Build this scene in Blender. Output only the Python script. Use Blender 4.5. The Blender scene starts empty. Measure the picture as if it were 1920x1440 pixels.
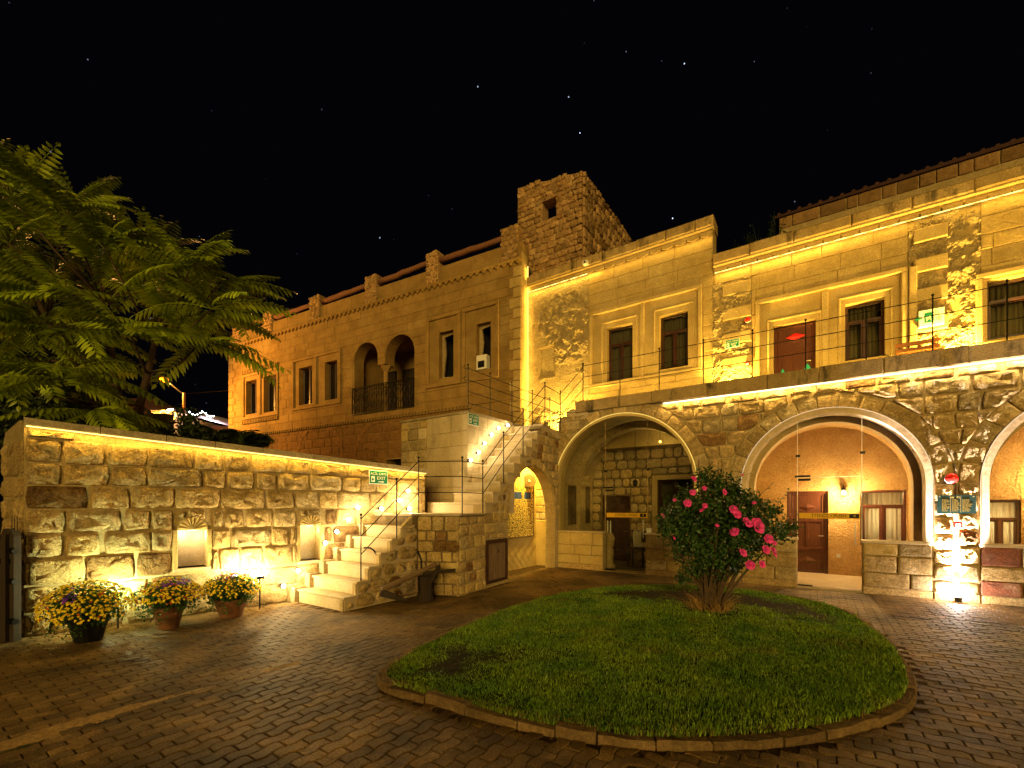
import bpy, math, random
import numpy as np
from mathutils import Vector, Matrix
from mathutils.geometry import tessellate_polygon
R = math.radians
scene = bpy.context.scene
col = scene.collection

# ------------------------------------------------------------------ camera
# world frame: x runs along the arcade (right), y is depth towards it, z is up, metres
YAW = 34.2
cam_d = bpy.data.cameras.new("camera")
cam = bpy.data.objects.new("camera", cam_d)
col.objects.link(cam)
cam.location = (0, 0, 1.6)
cam.rotation_euler = (R(90), 0, R(YAW))
cam_d.sensor_width = 36
cam_d.lens = 842 / 1920 * 36
cam_d.shift_y = 230 / 1920
cam_d.clip_start = 0.05
cam_d.clip_end = 3000
scene.camera = cam

# ------------------------------------------------------------------ world (night) and, standing in for unseen courtyard lamps, an added warm sun
world = bpy.data.worlds.new("World")
scene.world = world
world.use_nodes = True
wt = world.node_tree
wt.nodes.clear()
wo = wt.nodes.new("ShaderNodeOutputWorld")
bg = wt.nodes.new("ShaderNodeBackground")
sky = wt.nodes.new("ShaderNodeTexSky")
sky.sky_type = 'NISHITA'
sky.sun_disc = False
sky.sun_elevation = R(-9.0)
sky.sun_rotation = R(200)
tc = wt.nodes.new("ShaderNodeTexCoord")
vo = wt.nodes.new("ShaderNodeTexVoronoi"); vo.inputs['Scale'].default_value = 42
cmp_ = wt.nodes.new("ShaderNodeMath"); cmp_.operation = 'LESS_THAN'; cmp_.inputs[1].default_value = 0.042
sepc = wt.nodes.new("ShaderNodeSeparateColor")
pw = wt.nodes.new("ShaderNodeMath"); pw.operation = 'POWER'; pw.inputs[1].default_value = 8.0
ml = wt.nodes.new("ShaderNodeMath"); ml.operation = 'MULTIPLY'
ml2 = wt.nodes.new("ShaderNodeMath"); ml2.operation = 'MULTIPLY'; ml2.inputs[1].default_value = 0.8
starc = wt.nodes.new("ShaderNodeMix"); starc.data_type = 'RGBA'
starc.inputs[6].default_value = (0.0003, 0.0003, 0.0005, 1); starc.inputs[7].default_value = (0.6, 0.7, 1.0, 1)
addc = wt.nodes.new("ShaderNodeMix"); addc.data_type = 'RGBA'; addc.blend_type = 'ADD'; addc.inputs[0].default_value = 0.05
wt.links.new(tc.outputs['Generated'], vo.inputs['Vector'])
wt.links.new(vo.outputs['Distance'], cmp_.inputs[0])
wt.links.new(vo.outputs['Color'], sepc.inputs[0])
wt.links.new(sepc.outputs[0], pw.inputs[0])
wt.links.new(cmp_.outputs[0], ml.inputs[0]); wt.links.new(pw.outputs[0], ml.inputs[1])
wt.links.new(ml.outputs[0], ml2.inputs[0])
wt.links.new(ml2.outputs[0], starc.inputs[0])
wt.links.new(starc.outputs[2], addc.inputs[6]); wt.links.new(sky.outputs[0], addc.inputs[7])
wt.links.new(addc.outputs[2], bg.inputs[0]); bg.inputs[1].default_value = 1.0
wt.links.new(bg.outputs[0], wo.inputs[0])

fill_sun_d = bpy.data.lights.new("sun", 'SUN')
fill_sun_d.energy = 0.74
fill_sun_d.angle = R(25)
fill_sun_d.color = (1.0, 0.65, 0.17)
sun = bpy.data.objects.new("sun", fill_sun_d)
col.objects.link(sun)
sun.rotation_euler = (R(81), 0, R(30))

scene.view_settings.view_transform = 'Standard'
scene.view_settings.look = 'None'
scene.view_settings.exposure = 1.68
scene.view_settings.gamma = 1.0
scene.view_settings.use_curve_mapping = False
scene.cycles.max_bounces = 6
scene.cycles.diffuse_bounces = 3
scene.cycles.transparent_max_bounces = 12
scene.cycles.sample_clamp_indirect = 4.0
scene.cycles.caustics_reflective = False
scene.cycles.caustics_refractive = False

# ------------------------------------------------------------------ frames: a wall's own axes, x along it, -y its outside
CY, SY = math.cos(R(YAW)), math.sin(R(YAW))
class Frame:
    def __init__(s, ox=0.0, oy=0.0, deg=0.0):
        s.ox, s.oy, s.deg = ox, oy, deg
        c, n = math.cos(R(deg)), math.sin(R(deg))
        s.ex, s.ey = (c, n), (-n, c)
        s.m = Matrix.Translation((ox, oy, 0)) @ Matrix.Rotation(R(deg), 4, 'Z')
    def _c(s, w): return (CY*w[0] + SY*w[1], -SY*w[0] + CY*w[1])
    def W(s, a, d): return (s.ox + a*s.ex[0] + d*s.ey[0], s.oy + a*s.ex[1] + d*s.ey[1])
    def X(s, u, d):      # where the sight line through column u meets the wall plane at depth d
        t = (u - 960)/842
        O, E, N = s._c((s.ox, s.oy)), s._c(s.ex), s._c(s.ey)
        return (t*(O[1] + d*N[1]) - O[0] - d*N[0])/(E[0] - t*E[1])
    def Y(s, u, a):
        t = (u - 960)/842
        O, E, N = s._c((s.ox, s.oy)), s._c(s.ex), s._c(s.ey)
        return (t*(O[1] + a*E[1]) - O[0] - a*E[0])/(N[0] - t*N[1])
    def Z(s, v, a, d):
        return 1.6 + (950 - v)/842*s._c(s.W(a, d))[1]
def place(u, dist):      # a spot dist metres ahead of the viewpoint
    X = (u - 960)/842*dist
    return (CY*X - SY*dist, SY*X + CY*dist)
def height(v, dist): return 1.6 + (950 - v)/842*dist
WF = Frame()
YA, YU = 10.6, 12.5                     # arcade front, upper storey front
GW = Frame(-8.04, 1.19, math.degrees(math.atan2(5.56, 1.25)))   # garden wall
MF = Frame(-7.86, 12.1, 4.93)           # mansion
SR = Frame(-5.30, 6.12, 95.0)           # right-hand face of the stairs
SL = Frame(-5.99, 4.20, 90.0)           # side of the lower flight

# ------------------------------------------------------------------ materials
def nt(name):
    m = bpy.data.materials.new(name); m.use_nodes = True
    t = m.node_tree; t.nodes.clear()
    o = t.nodes.new("ShaderNodeOutputMaterial")
    p = t.nodes.new("ShaderNodeBsdfPrincipled")
    t.links.new(p.outputs[0], o.inputs[0])
    return m, t, p, o
def N(t, k, **kw):
    n = t.nodes.new(k)
    for a, b in kw.items(): setattr(n, a, b)
    return n
def mixc(t, fac, a, b, blend='MIX'):
    n = N(t, "ShaderNodeMix", data_type='RGBA', blend_type=blend)
    for i, v in ((0, fac), (6, a), (7, b)):
        if isinstance(v, (int, float)): n.inputs[i].default_value = v
        elif isinstance(v, tuple): n.inputs[i].default_value = (*v[:3], 1)
        else: t.links.new(v, n.inputs[i])
    return n.outputs[2]
def ramp(t, src, lo, hi):
    n = N(t, "ShaderNodeMapRange"); t.links.new(src, n.inputs[0])
    n.inputs[1].default_value = lo; n.inputs[2].default_value = hi
    return n.outputs[0]
def noise(t, scale, detail=5, rough=0.6, vec=None, dist=0.0):
    n = N(t, "ShaderNodeTexNoise"); n.inputs['Scale'].default_value = scale
    n.inputs['Detail'].default_value = detail; n.inputs['Roughness'].default_value = rough
    n.inputs['Distortion'].default_value = dist
    if vec is not None: t.links.new(vec, n.inputs['Vector'])
    return n.outputs['Fac']
def m_stone(name, c1, c2, c3=None, scale=6, bump=0.5, bscale=30, bdist=0.02, var=0.25, rough=0.9, pores=0.0, stain=0.0, grain=0.35, blotch=0.0):
    m, t, p, o = nt(name)
    g = N(t, "ShaderNodeNewGeometry"); pos = g.outputs['Position']
    a = ramp(t, noise(t, scale, 6, 0.62, pos), 0.35, 0.68)
    c = mixc(t, a, c1, c2)
    if c3:
        c = mixc(t, ramp(t, noise(t, scale*0.35, 4, 0.6, pos), 0.52, 0.72), c, c3)
    fine = ramp(t, noise(t, 34 if bscale < 80 else 75, 6, 0.8, pos), 0.36, 0.64)
    c = mixc(t, min(1.0, grain*1.5), c, mixc(t, fine, (0.28, 0.25, 0.2), (1.45, 1.45, 1.4)), 'MULTIPLY')
    if blotch:
        c = mixc(t, blotch, c, mixc(t, ramp(t, noise(t, 0.9, 6, 0.65, pos, 0.6), 0.38, 0.62), (0.35, 0.33, 0.3), (1.35, 1.3, 1.2)), 'MULTIPLY')
    if stain:
        mp = N(t, "ShaderNodeMapping"); t.links.new(pos, mp.inputs[0]); mp.inputs['Scale'].default_value = (2.2, 2.2, 0.7)
        s = ramp(t, noise(t, 1.3, 6, 0.7, mp.outputs[0]), 0.52, 0.66)
        sm = N(t, "ShaderNodeMath", operation='MULTIPLY'); t.links.new(s, sm.inputs[0]); sm.inputs[1].default_value = stain
        c = mixc(t, sm.outputs[0], c, (0.035, 0.03, 0.02))
    oi = N(t, "ShaderNodeObjectInfo")
    hs = N(t, "ShaderNodeHueSaturation"); t.links.new(c, hs.inputs['Color'])
    hs.inputs['Value'].default_value = 1
    mr = N(t, "ShaderNodeMapRange"); t.links.new(oi.outputs['Random'], mr.inputs[0])
    mr.inputs[3].default_value = 1 - var; mr.inputs[4].default_value = 1 + var
    t.links.new(mr.outputs[0], hs.inputs['Value'])
    t.links.new(hs.outputs[0], p.inputs['Base Color'])
    p.inputs['Roughness'].default_value = rough
    p.inputs['Specular IOR Level'].default_value = 0.25 if rough < 0.8 else 0.06
    b1 = noise(t, bscale, 8, 0.68, pos, 0.3)
    h = b1
    if pores:
        v = N(t, "ShaderNodeTexVoronoi"); v.inputs['Scale'].default_value = bscale*1.6; t.links.new(pos, v.inputs['Vector'])
        pr = ramp(t, v.outputs['Distance'], 0.0, 0.35)
        ad = N(t, "ShaderNodeMath", operation='MULTIPLY_ADD'); t.links.new(pr, ad.inputs[0]); ad.inputs[1].default_value = pores; t.links.new(b1, ad.inputs[2])
        h = ad.outputs[0]
    bm = N(t, "ShaderNodeBump"); bm.inputs['Strength'].default_value = bump; bm.inputs['Distance'].default_value = bdist
    t.links.new(h, bm.inputs['Height']); t.links.new(bm.outputs[0], p.inputs['Normal'])
    return m
def m_plain(name, c, rough=0.6, metal=0.0, spec=0.4, var=0.0, nscale=0, nvar=0.3, bump=0, c2=None):
    m, t, p, o = nt(name)
    src = None
    if nscale:
        g = N(t, "ShaderNodeNewGeometry")
        nz = noise(t, nscale, 5, 0.6, g.outputs['Position'])
        k = c2 if c2 else tuple(x*(1-nvar) for x in c)
        src = mixc(t, ramp(t, nz, 0.35, 0.65), c, k)
        if bump:
            bm = N(t, "ShaderNodeBump"); bm.inputs['Strength'].default_value = bump; bm.inputs['Distance'].default_value = 0.01
            t.links.new(nz, bm.inputs['Height']); t.links.new(bm.outputs[0], p.inputs['Normal'])
    if var:
        oi = N(t, "ShaderNodeObjectInfo"); hs = N(t, "ShaderNodeHueSaturation")
        if src is not None: t.links.new(src, hs.inputs['Color'])
        else: hs.inputs['Color'].default_value = (*c, 1)
        mr = N(t, "ShaderNodeMapRange"); t.links.new(oi.outputs['Random'], mr.inputs[0])
        mr.inputs[3].default_value = 1 - var; mr.inputs[4].default_value = 1 + var
        t.links.new(mr.outputs[0], hs.inputs['Value']); src = hs.outputs[0]
    if src is not None: t.links.new(src, p.inputs['Base Color'])
    else: p.inputs['Base Color'].default_value = (*c, 1)
    p.inputs['Roughness'].default_value = rough; p.inputs['Metallic'].default_value = metal
    p.inputs['Specular IOR Level'].default_value = spec
    return m
def m_wood(name, c1, c2, rough=0.5, axis=(14, 14, 1.2)):
    m, t, p, o = nt(name)
    g = N(t, "ShaderNodeNewGeometry"); mp = N(t, "ShaderNodeMapping"); t.links.new(g.outputs['Position'], mp.inputs[0])
    mp.inputs['Scale'].default_value = axis
    n1 = noise(t, 3.0, 8, 0.65, mp.outputs[0], 1.2)
    t.links.new(mixc(t, ramp(t, n1, 0.35, 0.65), c1, c2), p.inputs['Base Color'])
    p.inputs['Roughness'].default_value = rough
    bm = N(t, "ShaderNodeBump"); bm.inputs['Strength'].default_value = 0.35; bm.inputs['Distance'].default_value = 0.006
    t.links.new(n1, bm.inputs['Height']); t.links.new(bm.outputs[0], p.inputs['Normal'])
    return m
def m_emit(name, c, s):
    m, t, p, o = nt(name)
    p.inputs['Base Color'].default_value = (*[0.08*x for x in c], 1); p.inputs['Specular IOR Level'].default_value = 0.0
    p.inputs['Emission Color'].default_value = (*c, 1); p.inputs['Emission Strength'].default_value = s
    return m
def m_leaf(name, c1, c2, trans=0.25, rough=0.45, scale=3, spec=0.4, isl=(0.65, 1.35), ovar=0.0, patch=None):
    m, t, p, o = nt(name)
    g = N(t, "ShaderNodeNewGeometry")
    c = mixc(t, ramp(t, noise(t, scale, 4, 0.6, g.outputs['Position']), 0.35, 0.65), c1, c2)
    if patch: c = mixc(t, ramp(t, noise(t, 1.3, 5, 0.6, g.outputs['Position'], 0.5), 0.57, 0.75), c, patch)
    ri = mixc(t, g.outputs['Random Per Island'], (isl[0],)*3, (isl[1], isl[1], isl[1]*0.9))
    c = mixc(t, 1.0, c, ri, 'MULTIPLY')
    if ovar:
        oi = N(t, "ShaderNodeObjectInfo"); c = mixc(t, 1.0, c, mixc(t, oi.outputs['Random'], (1-ovar,)*3, (1+ovar, 1+ovar*0.9, 1.0)), 'MULTIPLY')
    t.links.new(c, p.inputs['Base Color']); p.inputs['Roughness'].default_value = rough
    p.inputs['Specular IOR Level'].default_value = spec
    tr = N(t, "ShaderNodeBsdfTranslucent"); t.links.new(c, tr.inputs[0])
    ms = N(t, "ShaderNodeMixShader"); ms.inputs[0].default_value = trans
    t.links.new(p.outputs[0], ms.inputs[1]); t.links.new(tr.outputs[0], ms.inputs[2]); t.links.new(ms.outputs[0], o.inputs[0])
    return m
def m_glass(name, tint=(0.92, 0.93, 0.88), refl=1.0):
    m, t, p, o = nt(name)
    t.nodes.remove(p)
    tr = N(t, "ShaderNodeBsdfTransparent"); tr.inputs[0].default_value = (*tint, 1)
    gl = N(t, "ShaderNodeBsdfGlossy"); gl.inputs['Roughness'].default_value = 0.02
    fr = N(t, "ShaderNodeFresnel"); fr.inputs[0].default_value = 1.5
    k = N(t, "ShaderNodeMath", operation='MULTIPLY'); t.links.new(fr.outputs[0], k.inputs[0]); k.inputs[1].default_value = refl
    ms = N(t, "ShaderNodeMixShader"); t.links.new(k.outputs[0], ms.inputs[0])
    t.links.new(tr.outputs[0], ms.inputs[1]); t.links.new(gl.outputs[0], ms.inputs[2]); t.links.new(ms.outputs[0], o.inputs[0])
    return m

M = {}
M['rock_tan'] = m_stone("rock_tan", (0.62, 0.45, 0.21), (0.42, 0.285, 0.12), (0.66, 0.51, 0.28), 9, 1.0, 38, 0.05, 0.22, grain=0.45)
M['rock_brown'] = m_stone("rock_brown", (0.34, 0.20, 0.08), (0.18, 0.10, 0.045), (0.46, 0.31, 0.14), 9, 1.0, 40, 0.05, 0.3, grain=0.45)
M['rock_grey'] = m_stone("rock_grey", (0.56, 0.43, 0.23), (0.37, 0.275, 0.14), (0.62, 0.5, 0.3), 8, 1.0, 42, 0.045, 0.2, grain=0.45)
M['rock_red'] = m_stone("rock_red", (0.30, 0.11, 0.06), (0.2, 0.09, 0.06), (0.42, 0.26, 0.16), 7, 1.0, 38, 0.045, 0.15)
M['mortar'] = m_stone("mortar", (0.46, 0.35, 0.18), (0.33, 0.25, 0.12), None, 5, 0.5, 40, 0.01, 0.0)
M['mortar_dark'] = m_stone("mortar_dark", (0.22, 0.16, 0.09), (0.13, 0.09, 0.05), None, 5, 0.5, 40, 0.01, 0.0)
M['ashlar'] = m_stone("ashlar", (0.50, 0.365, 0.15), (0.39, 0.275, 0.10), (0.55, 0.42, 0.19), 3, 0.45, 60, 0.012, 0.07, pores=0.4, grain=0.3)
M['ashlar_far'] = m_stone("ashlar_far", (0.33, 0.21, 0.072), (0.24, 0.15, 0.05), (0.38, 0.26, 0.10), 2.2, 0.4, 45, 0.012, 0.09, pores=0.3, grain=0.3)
M['lowstone'] = m_stone('low_stone', (0.30, 0.17, 0.065), (0.21, 0.115, 0.04), None, 4, 0.6, 40, 0.02, 0.12)
M['carved'] = m_stone("carved", (0.52, 0.39, 0.17), (0.41, 0.295, 0.12), None, 3, 0.4, 55, 0.012, 0.05, pores=0.3, grain=0.3)
M['roughwall'] = m_stone("roughwall", (0.50, 0.39, 0.20), (0.36, 0.27, 0.13), None, 5, 1.0, 26, 0.06, 0.05)
M['limestone'] = m_stone("limestone", (0.52, 0.41, 0.25), (0.43, 0.33, 0.19), (0.56, 0.47, 0.32), 3, 0.2, 40, 0.008, 0.06, rough=0.65, grain=0.18)
M['whiteblock'] = m_stone("whiteblock", (0.60, 0.48, 0.30), (0.5, 0.39, 0.23), None, 3, 0.3, 50, 0.01, 0.09, stain=0.35, grain=0.2)
M['pale_arch'] = m_stone("pale_arch", (0.66, 0.51, 0.32), (0.50, 0.38, 0.23), None, 4, 0.35, 14, 0.02, 0.0, grain=0.2)
M['ledge'] = m_stone("ledge", (0.44, 0.31, 0.13), (0.31, 0.215, 0.09), (0.5, 0.37, 0.18), 5, 0.6, 30, 0.02, 0.15, stain=0.85)
M['coping'] = m_stone("coping", (0.42, 0.34, 0.20), (0.32, 0.25, 0.14), None, 5, 0.4, 35, 0.015, 0.08, stain=0.3)
M['plaster'] = m_stone("plaster", (0.64, 0.41, 0.17), (0.50, 0.30, 0.11), None, 3, 1.0, 24, 0.08, 0.0, grain=0.25)
M['plaster_yellow'] = m_stone("plaster_yellow", (0.58, 0.44, 0.18), (0.5, 0.36, 0.14), None, 3, 0.5, 22, 0.03, 0.0, grain=0.2)
M['tower'] = m_stone("tower_stone", (0.52, 0.33, 0.15), (0.32, 0.19, 0.08), (0.58, 0.4, 0.2), 7, 0.9, 16, 0.05, 0.3)
M['paver'] = m_stone("paver", (0.27, 0.175, 0.07), (0.18, 0.115, 0.045), (0.34, 0.235, 0.11), 9, 0.6, 90, 0.01, 0.34, rough=0.66, grain=0.6, blotch=1.0)
M['joint'] = m_stone("joint_sand", (0.05, 0.038, 0.025), (0.03, 0.022, 0.015), None, 9, 0.5, 60, 0.01, 0.0)
M['kerb'] = m_stone("kerb_stone", (0.24, 0.16, 0.08), (0.16, 0.105, 0.055), None, 6, 0.6, 35, 0.02, 0.2, stain=0.4)
M['soil'] = m_stone("soil", (0.05, 0.04, 0.02), (0.03, 0.022, 0.012), None, 9, 0.9, 30, 0.03, 0.0)
M['pale_tan'] = m_stone("pale_tan", (0.60, 0.40, 0.18), (0.42, 0.27, 0.12), None, 9, 0.5, 60, 0.01, 0.0)
M['concrete'] = m_stone("concrete", (0.22, 0.18, 0.12), (0.14, 0.11, 0.07), None, 2, 0.3, 30, 0.01, 0.0, stain=0.5)
M['tile'] = m_plain("roof_tile", (0.07, 0.022, 0.013), 0.8, var=0.3, nscale=12)
M['brick'] = m_stone("pale_brick", (0.30, 0.18, 0.08), (0.20, 0.12, 0.05), None, 8, 0.5, 40, 0.012, 0.25)
M['iron'] = m_plain("black_iron", (0.012, 0.011, 0.010), 0.42, 0.6, nscale=40, nvar=0.5)
M['wood_dark'] = m_wood("dark_wood", (0.05, 0.018, 0.010), (0.028, 0.010, 0.006), 0.35)
M['wood_door'] = m_wood("red_brown_wood", (0.115, 0.034, 0.015), (0.06, 0.017, 0.008), 0.35)
M['wood_old'] = m_wood("weathered_wood", (0.20, 0.125, 0.06), (0.10, 0.06, 0.03), 0.8)
M['wood_log'] = m_wood("log_wood", (0.26, 0.11, 0.05), (0.13, 0.055, 0.028), 0.85, (2, 2, 14))
M['wood_black'] = m_wood("blackened_wood", (0.035, 0.02, 0.011), (0.015, 0.009, 0.006), 0.95)
M['wood_bench'] = m_wood("orange_wood", (0.42, 0.16, 0.035), (0.3, 0.10, 0.02), 0.5, (2, 14, 14))
M['dark'] = m_plain("dark_interior", (0.012, 0.010, 0.008), 0.9)
M['glass'] = m_glass("clear_glass", refl=0.8)
M['glass_dark'] = m_glass("window_glass", (0.72, 0.72, 0.66), 0.9)
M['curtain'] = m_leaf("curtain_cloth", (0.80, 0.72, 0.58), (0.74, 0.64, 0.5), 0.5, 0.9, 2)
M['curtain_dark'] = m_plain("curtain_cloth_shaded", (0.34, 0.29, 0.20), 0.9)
M['black'] = m_plain("black_plastic", (0.01, 0.01, 0.01), 0.35)
M['white'] = m_plain("white_paint", (0.75, 0.73, 0.68), 0.5)
M['steel'] = m_plain("steel", (0.5, 0.5, 0.48), 0.3, 1.0)
M['green_sign'] = m_plain("green_sign", (0.0, 0.17, 0.075), 0.4)
M['sign_white'] = m_plain("sign_white", (0.8, 0.82, 0.75), 0.5)
M['yellow_band'] = m_plain("yellow_band", (0.72, 0.42, 0.02), 0.5)
M['ink'] = m_plain("ink", (0.04, 0.025, 0.01), 0.6)
M['gold'] = m_plain("gold_print", (0.55, 0.38, 0.1), 0.5)
M['teal'] = m_plain("teal_board", (0.010, 0.045, 0.042), 0.3, nscale=6, nvar=0.3)
M['teal_paint'] = m_plain("turquoise_paint", (0.03, 0.42, 0.33), 0.5)
M['red_paint'] = m_plain("red_paint", (0.65, 0.01, 0.015), 0.45)
M['red_plastic'] = m_plain("red_plastic", (0.8, 0.02, 0.015), 0.25)
M['terracotta'] = m_plain("terracotta", (0.22, 0.09, 0.04), 0.75, nscale=9, nvar=0.5, bump=0.3)
M['pot_black'] = m_plain("pot_black", (0.006, 0.006, 0.007), 0.35)
M['leaf_rose'] = m_leaf("rose_leaf", (0.045, 0.105, 0.02), (0.025, 0.06, 0.014), 0.15, 0.35)
M['leaf_tree'] = m_leaf("tree_leaf", (0.36, 0.46, 0.04), (0.24, 0.34, 0.03), 0.35, 0.4, 3, 0.5, (0.75, 1.25), 0.6)
M['leaf_bush'] = m_leaf("bush_leaf", (0.04, 0.06, 0.014), (0.025, 0.04, 0.01), 0.2, 0.5)
M['leaf_pot'] = m_leaf("pot_leaf", (0.05, 0.13, 0.02), (0.025, 0.07, 0.015), 0.2, 0.5, 8)
M['grass'] = m_leaf("grass_blade", (0.20, 0.30, 0.02), (0.085, 0.19, 0.013), 0.3, 0.45, 2.2, 0.5, (0.2, 2.2), patch=(0.20, 0.17, 0.03))
M['dry'] = m_leaf("dry_grass", (0.38, 0.24, 0.08), (0.24, 0.13, 0.04), 0.2, 0.8, 4)
M['bark'] = m_wood("bark", (0.10, 0.06, 0.03), (0.045, 0.028, 0.016), 0.9, (3, 3, 14))
M['petal_pink'] = m_leaf("pink_petal", (0.95, 0.10, 0.60), (0.9, 0.05, 0.42), 0.2, 0.6, 20, 0.15)
M['petal_pale'] = m_leaf("pale_pink_petal", (0.95, 0.4, 0.7), (0.9, 0.3, 0.6), 0.2, 0.6, 20, 0.15)
M['fl_yellow'] = m_leaf("yellow_blossom", (0.95, 0.76, 0.05), (0.9, 0.64, 0.03), 0.15, 0.7, 9, 0.1)
M['fl_orange'] = m_leaf("orange_blossom", (0.62, 0.14, 0.02), (0.45, 0.07, 0.02), 0.15, 0.7, 9, 0.1)
M['fl_purple'] = m_leaf("purple_blossom", (0.3, 0.03, 0.6), (0.12, 0.06, 0.8), 0.15, 0.7, 9, 0.1)
M['led_warm'] = m_emit("led_warm", (1.0, 0.78, 0.34), 2)
M['led_yellow'] = m_emit("led_yellow", (1.0, 0.72, 0.16), 1.3)
M['led_dim'] = m_emit('led_dim', (1.0, 0.75, 0.45), 0.35)
M['led_white'] = m_emit("led_white", (1.0, 0.74, 0.40), 1.2)
M['bulb'] = m_emit("bulb_white", (1.0, 0.86, 0.62), 14)
M['bulb_warm'] = m_emit("bulb_warm", (1.0, 0.72, 0.36), 20)
M['bulb_orange'] = m_emit("bulb_orange", (1.0, 0.26, 0.010), 0.8)
M['neon'] = m_emit("neon_yellow", (1.0, 0.5, 0.05), 6)
M['bulb_cool'] = m_emit("bulb_cool", (0.85, 0.9, 1.0), 30)
M['tent'] = m_plain("tent_cloth", (0.6, 0.5, 0.55), 0.8)
M['carpet'] = None
def m_carpet():
    m, t, p, o = nt("carpet_weave")
    g = N(t, "ShaderNodeTexCoord"); sp = N(t, "ShaderNodeSeparateXYZ"); t.links.new(g.outputs['Generated'], sp.inputs[0])
    nz = noise(t, 30, 3, 0.7, g.outputs['Generated'])
    c = mixc(t, ramp(t, nz, 0.50, 0.53), (0.62, 0.45, 0.12), (0.03, 0.02, 0.015))
    a = N(t, "ShaderNodeMath", operation='COMPARE'); t.links.new(sp.outputs[2], a.inputs[0]); a.inputs[1].default_value = 0.83; a.inputs[2].default_value = 0.07
    b = N(t, "ShaderNodeMath", operation='COMPARE'); t.links.new(sp.outputs[0], b.inputs[0]); b.inputs[1].default_value = 0.5; b.inputs[2].default_value = 0.40
    k = N(t, "ShaderNodeMath", operation='MULTIPLY'); t.links.new(a.outputs[0], k.inputs[0]); t.links.new(b.outputs[0], k.inputs[1])
    gp_ = N(t, "ShaderNodeMath", operation='COMPARE'); t.links.new(sp.outputs[1], gp_.inputs[0]); gp_.inputs[1].default_value = 0.5; gp_.inputs[2].default_value = 0.05
    gx_ = N(t, "ShaderNodeMath", operation='COMPARE'); t.links.new(sp.outputs[0], gx_.inputs[0]); gx_.inputs[1].default_value = 0.58; gx_.inputs[2].default_value = 0.05
    sb_ = N(t, "ShaderNodeMath", operation='SUBTRACT', use_clamp=True); t.links.new(k.outputs[0], sb_.inputs[0]); t.links.new(gx_.outputs[0], sb_.inputs[1])
    c = mixc(t, sb_.outputs[0], c, (0.004, 0.03, 0.22))
    t.links.new(c, p.inputs['Base Color']); p.inputs['Roughness'].default_value = 0.95
    return m
M['carpet'] = m_carpet()
M['tapestry'] = m_stone("tapestry_cloth", (0.12, 0.085, 0.04), (0.05, 0.035, 0.02), (0.2, 0.15, 0.08), 9, 0.5, 14, 0.03, 0.0)

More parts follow.
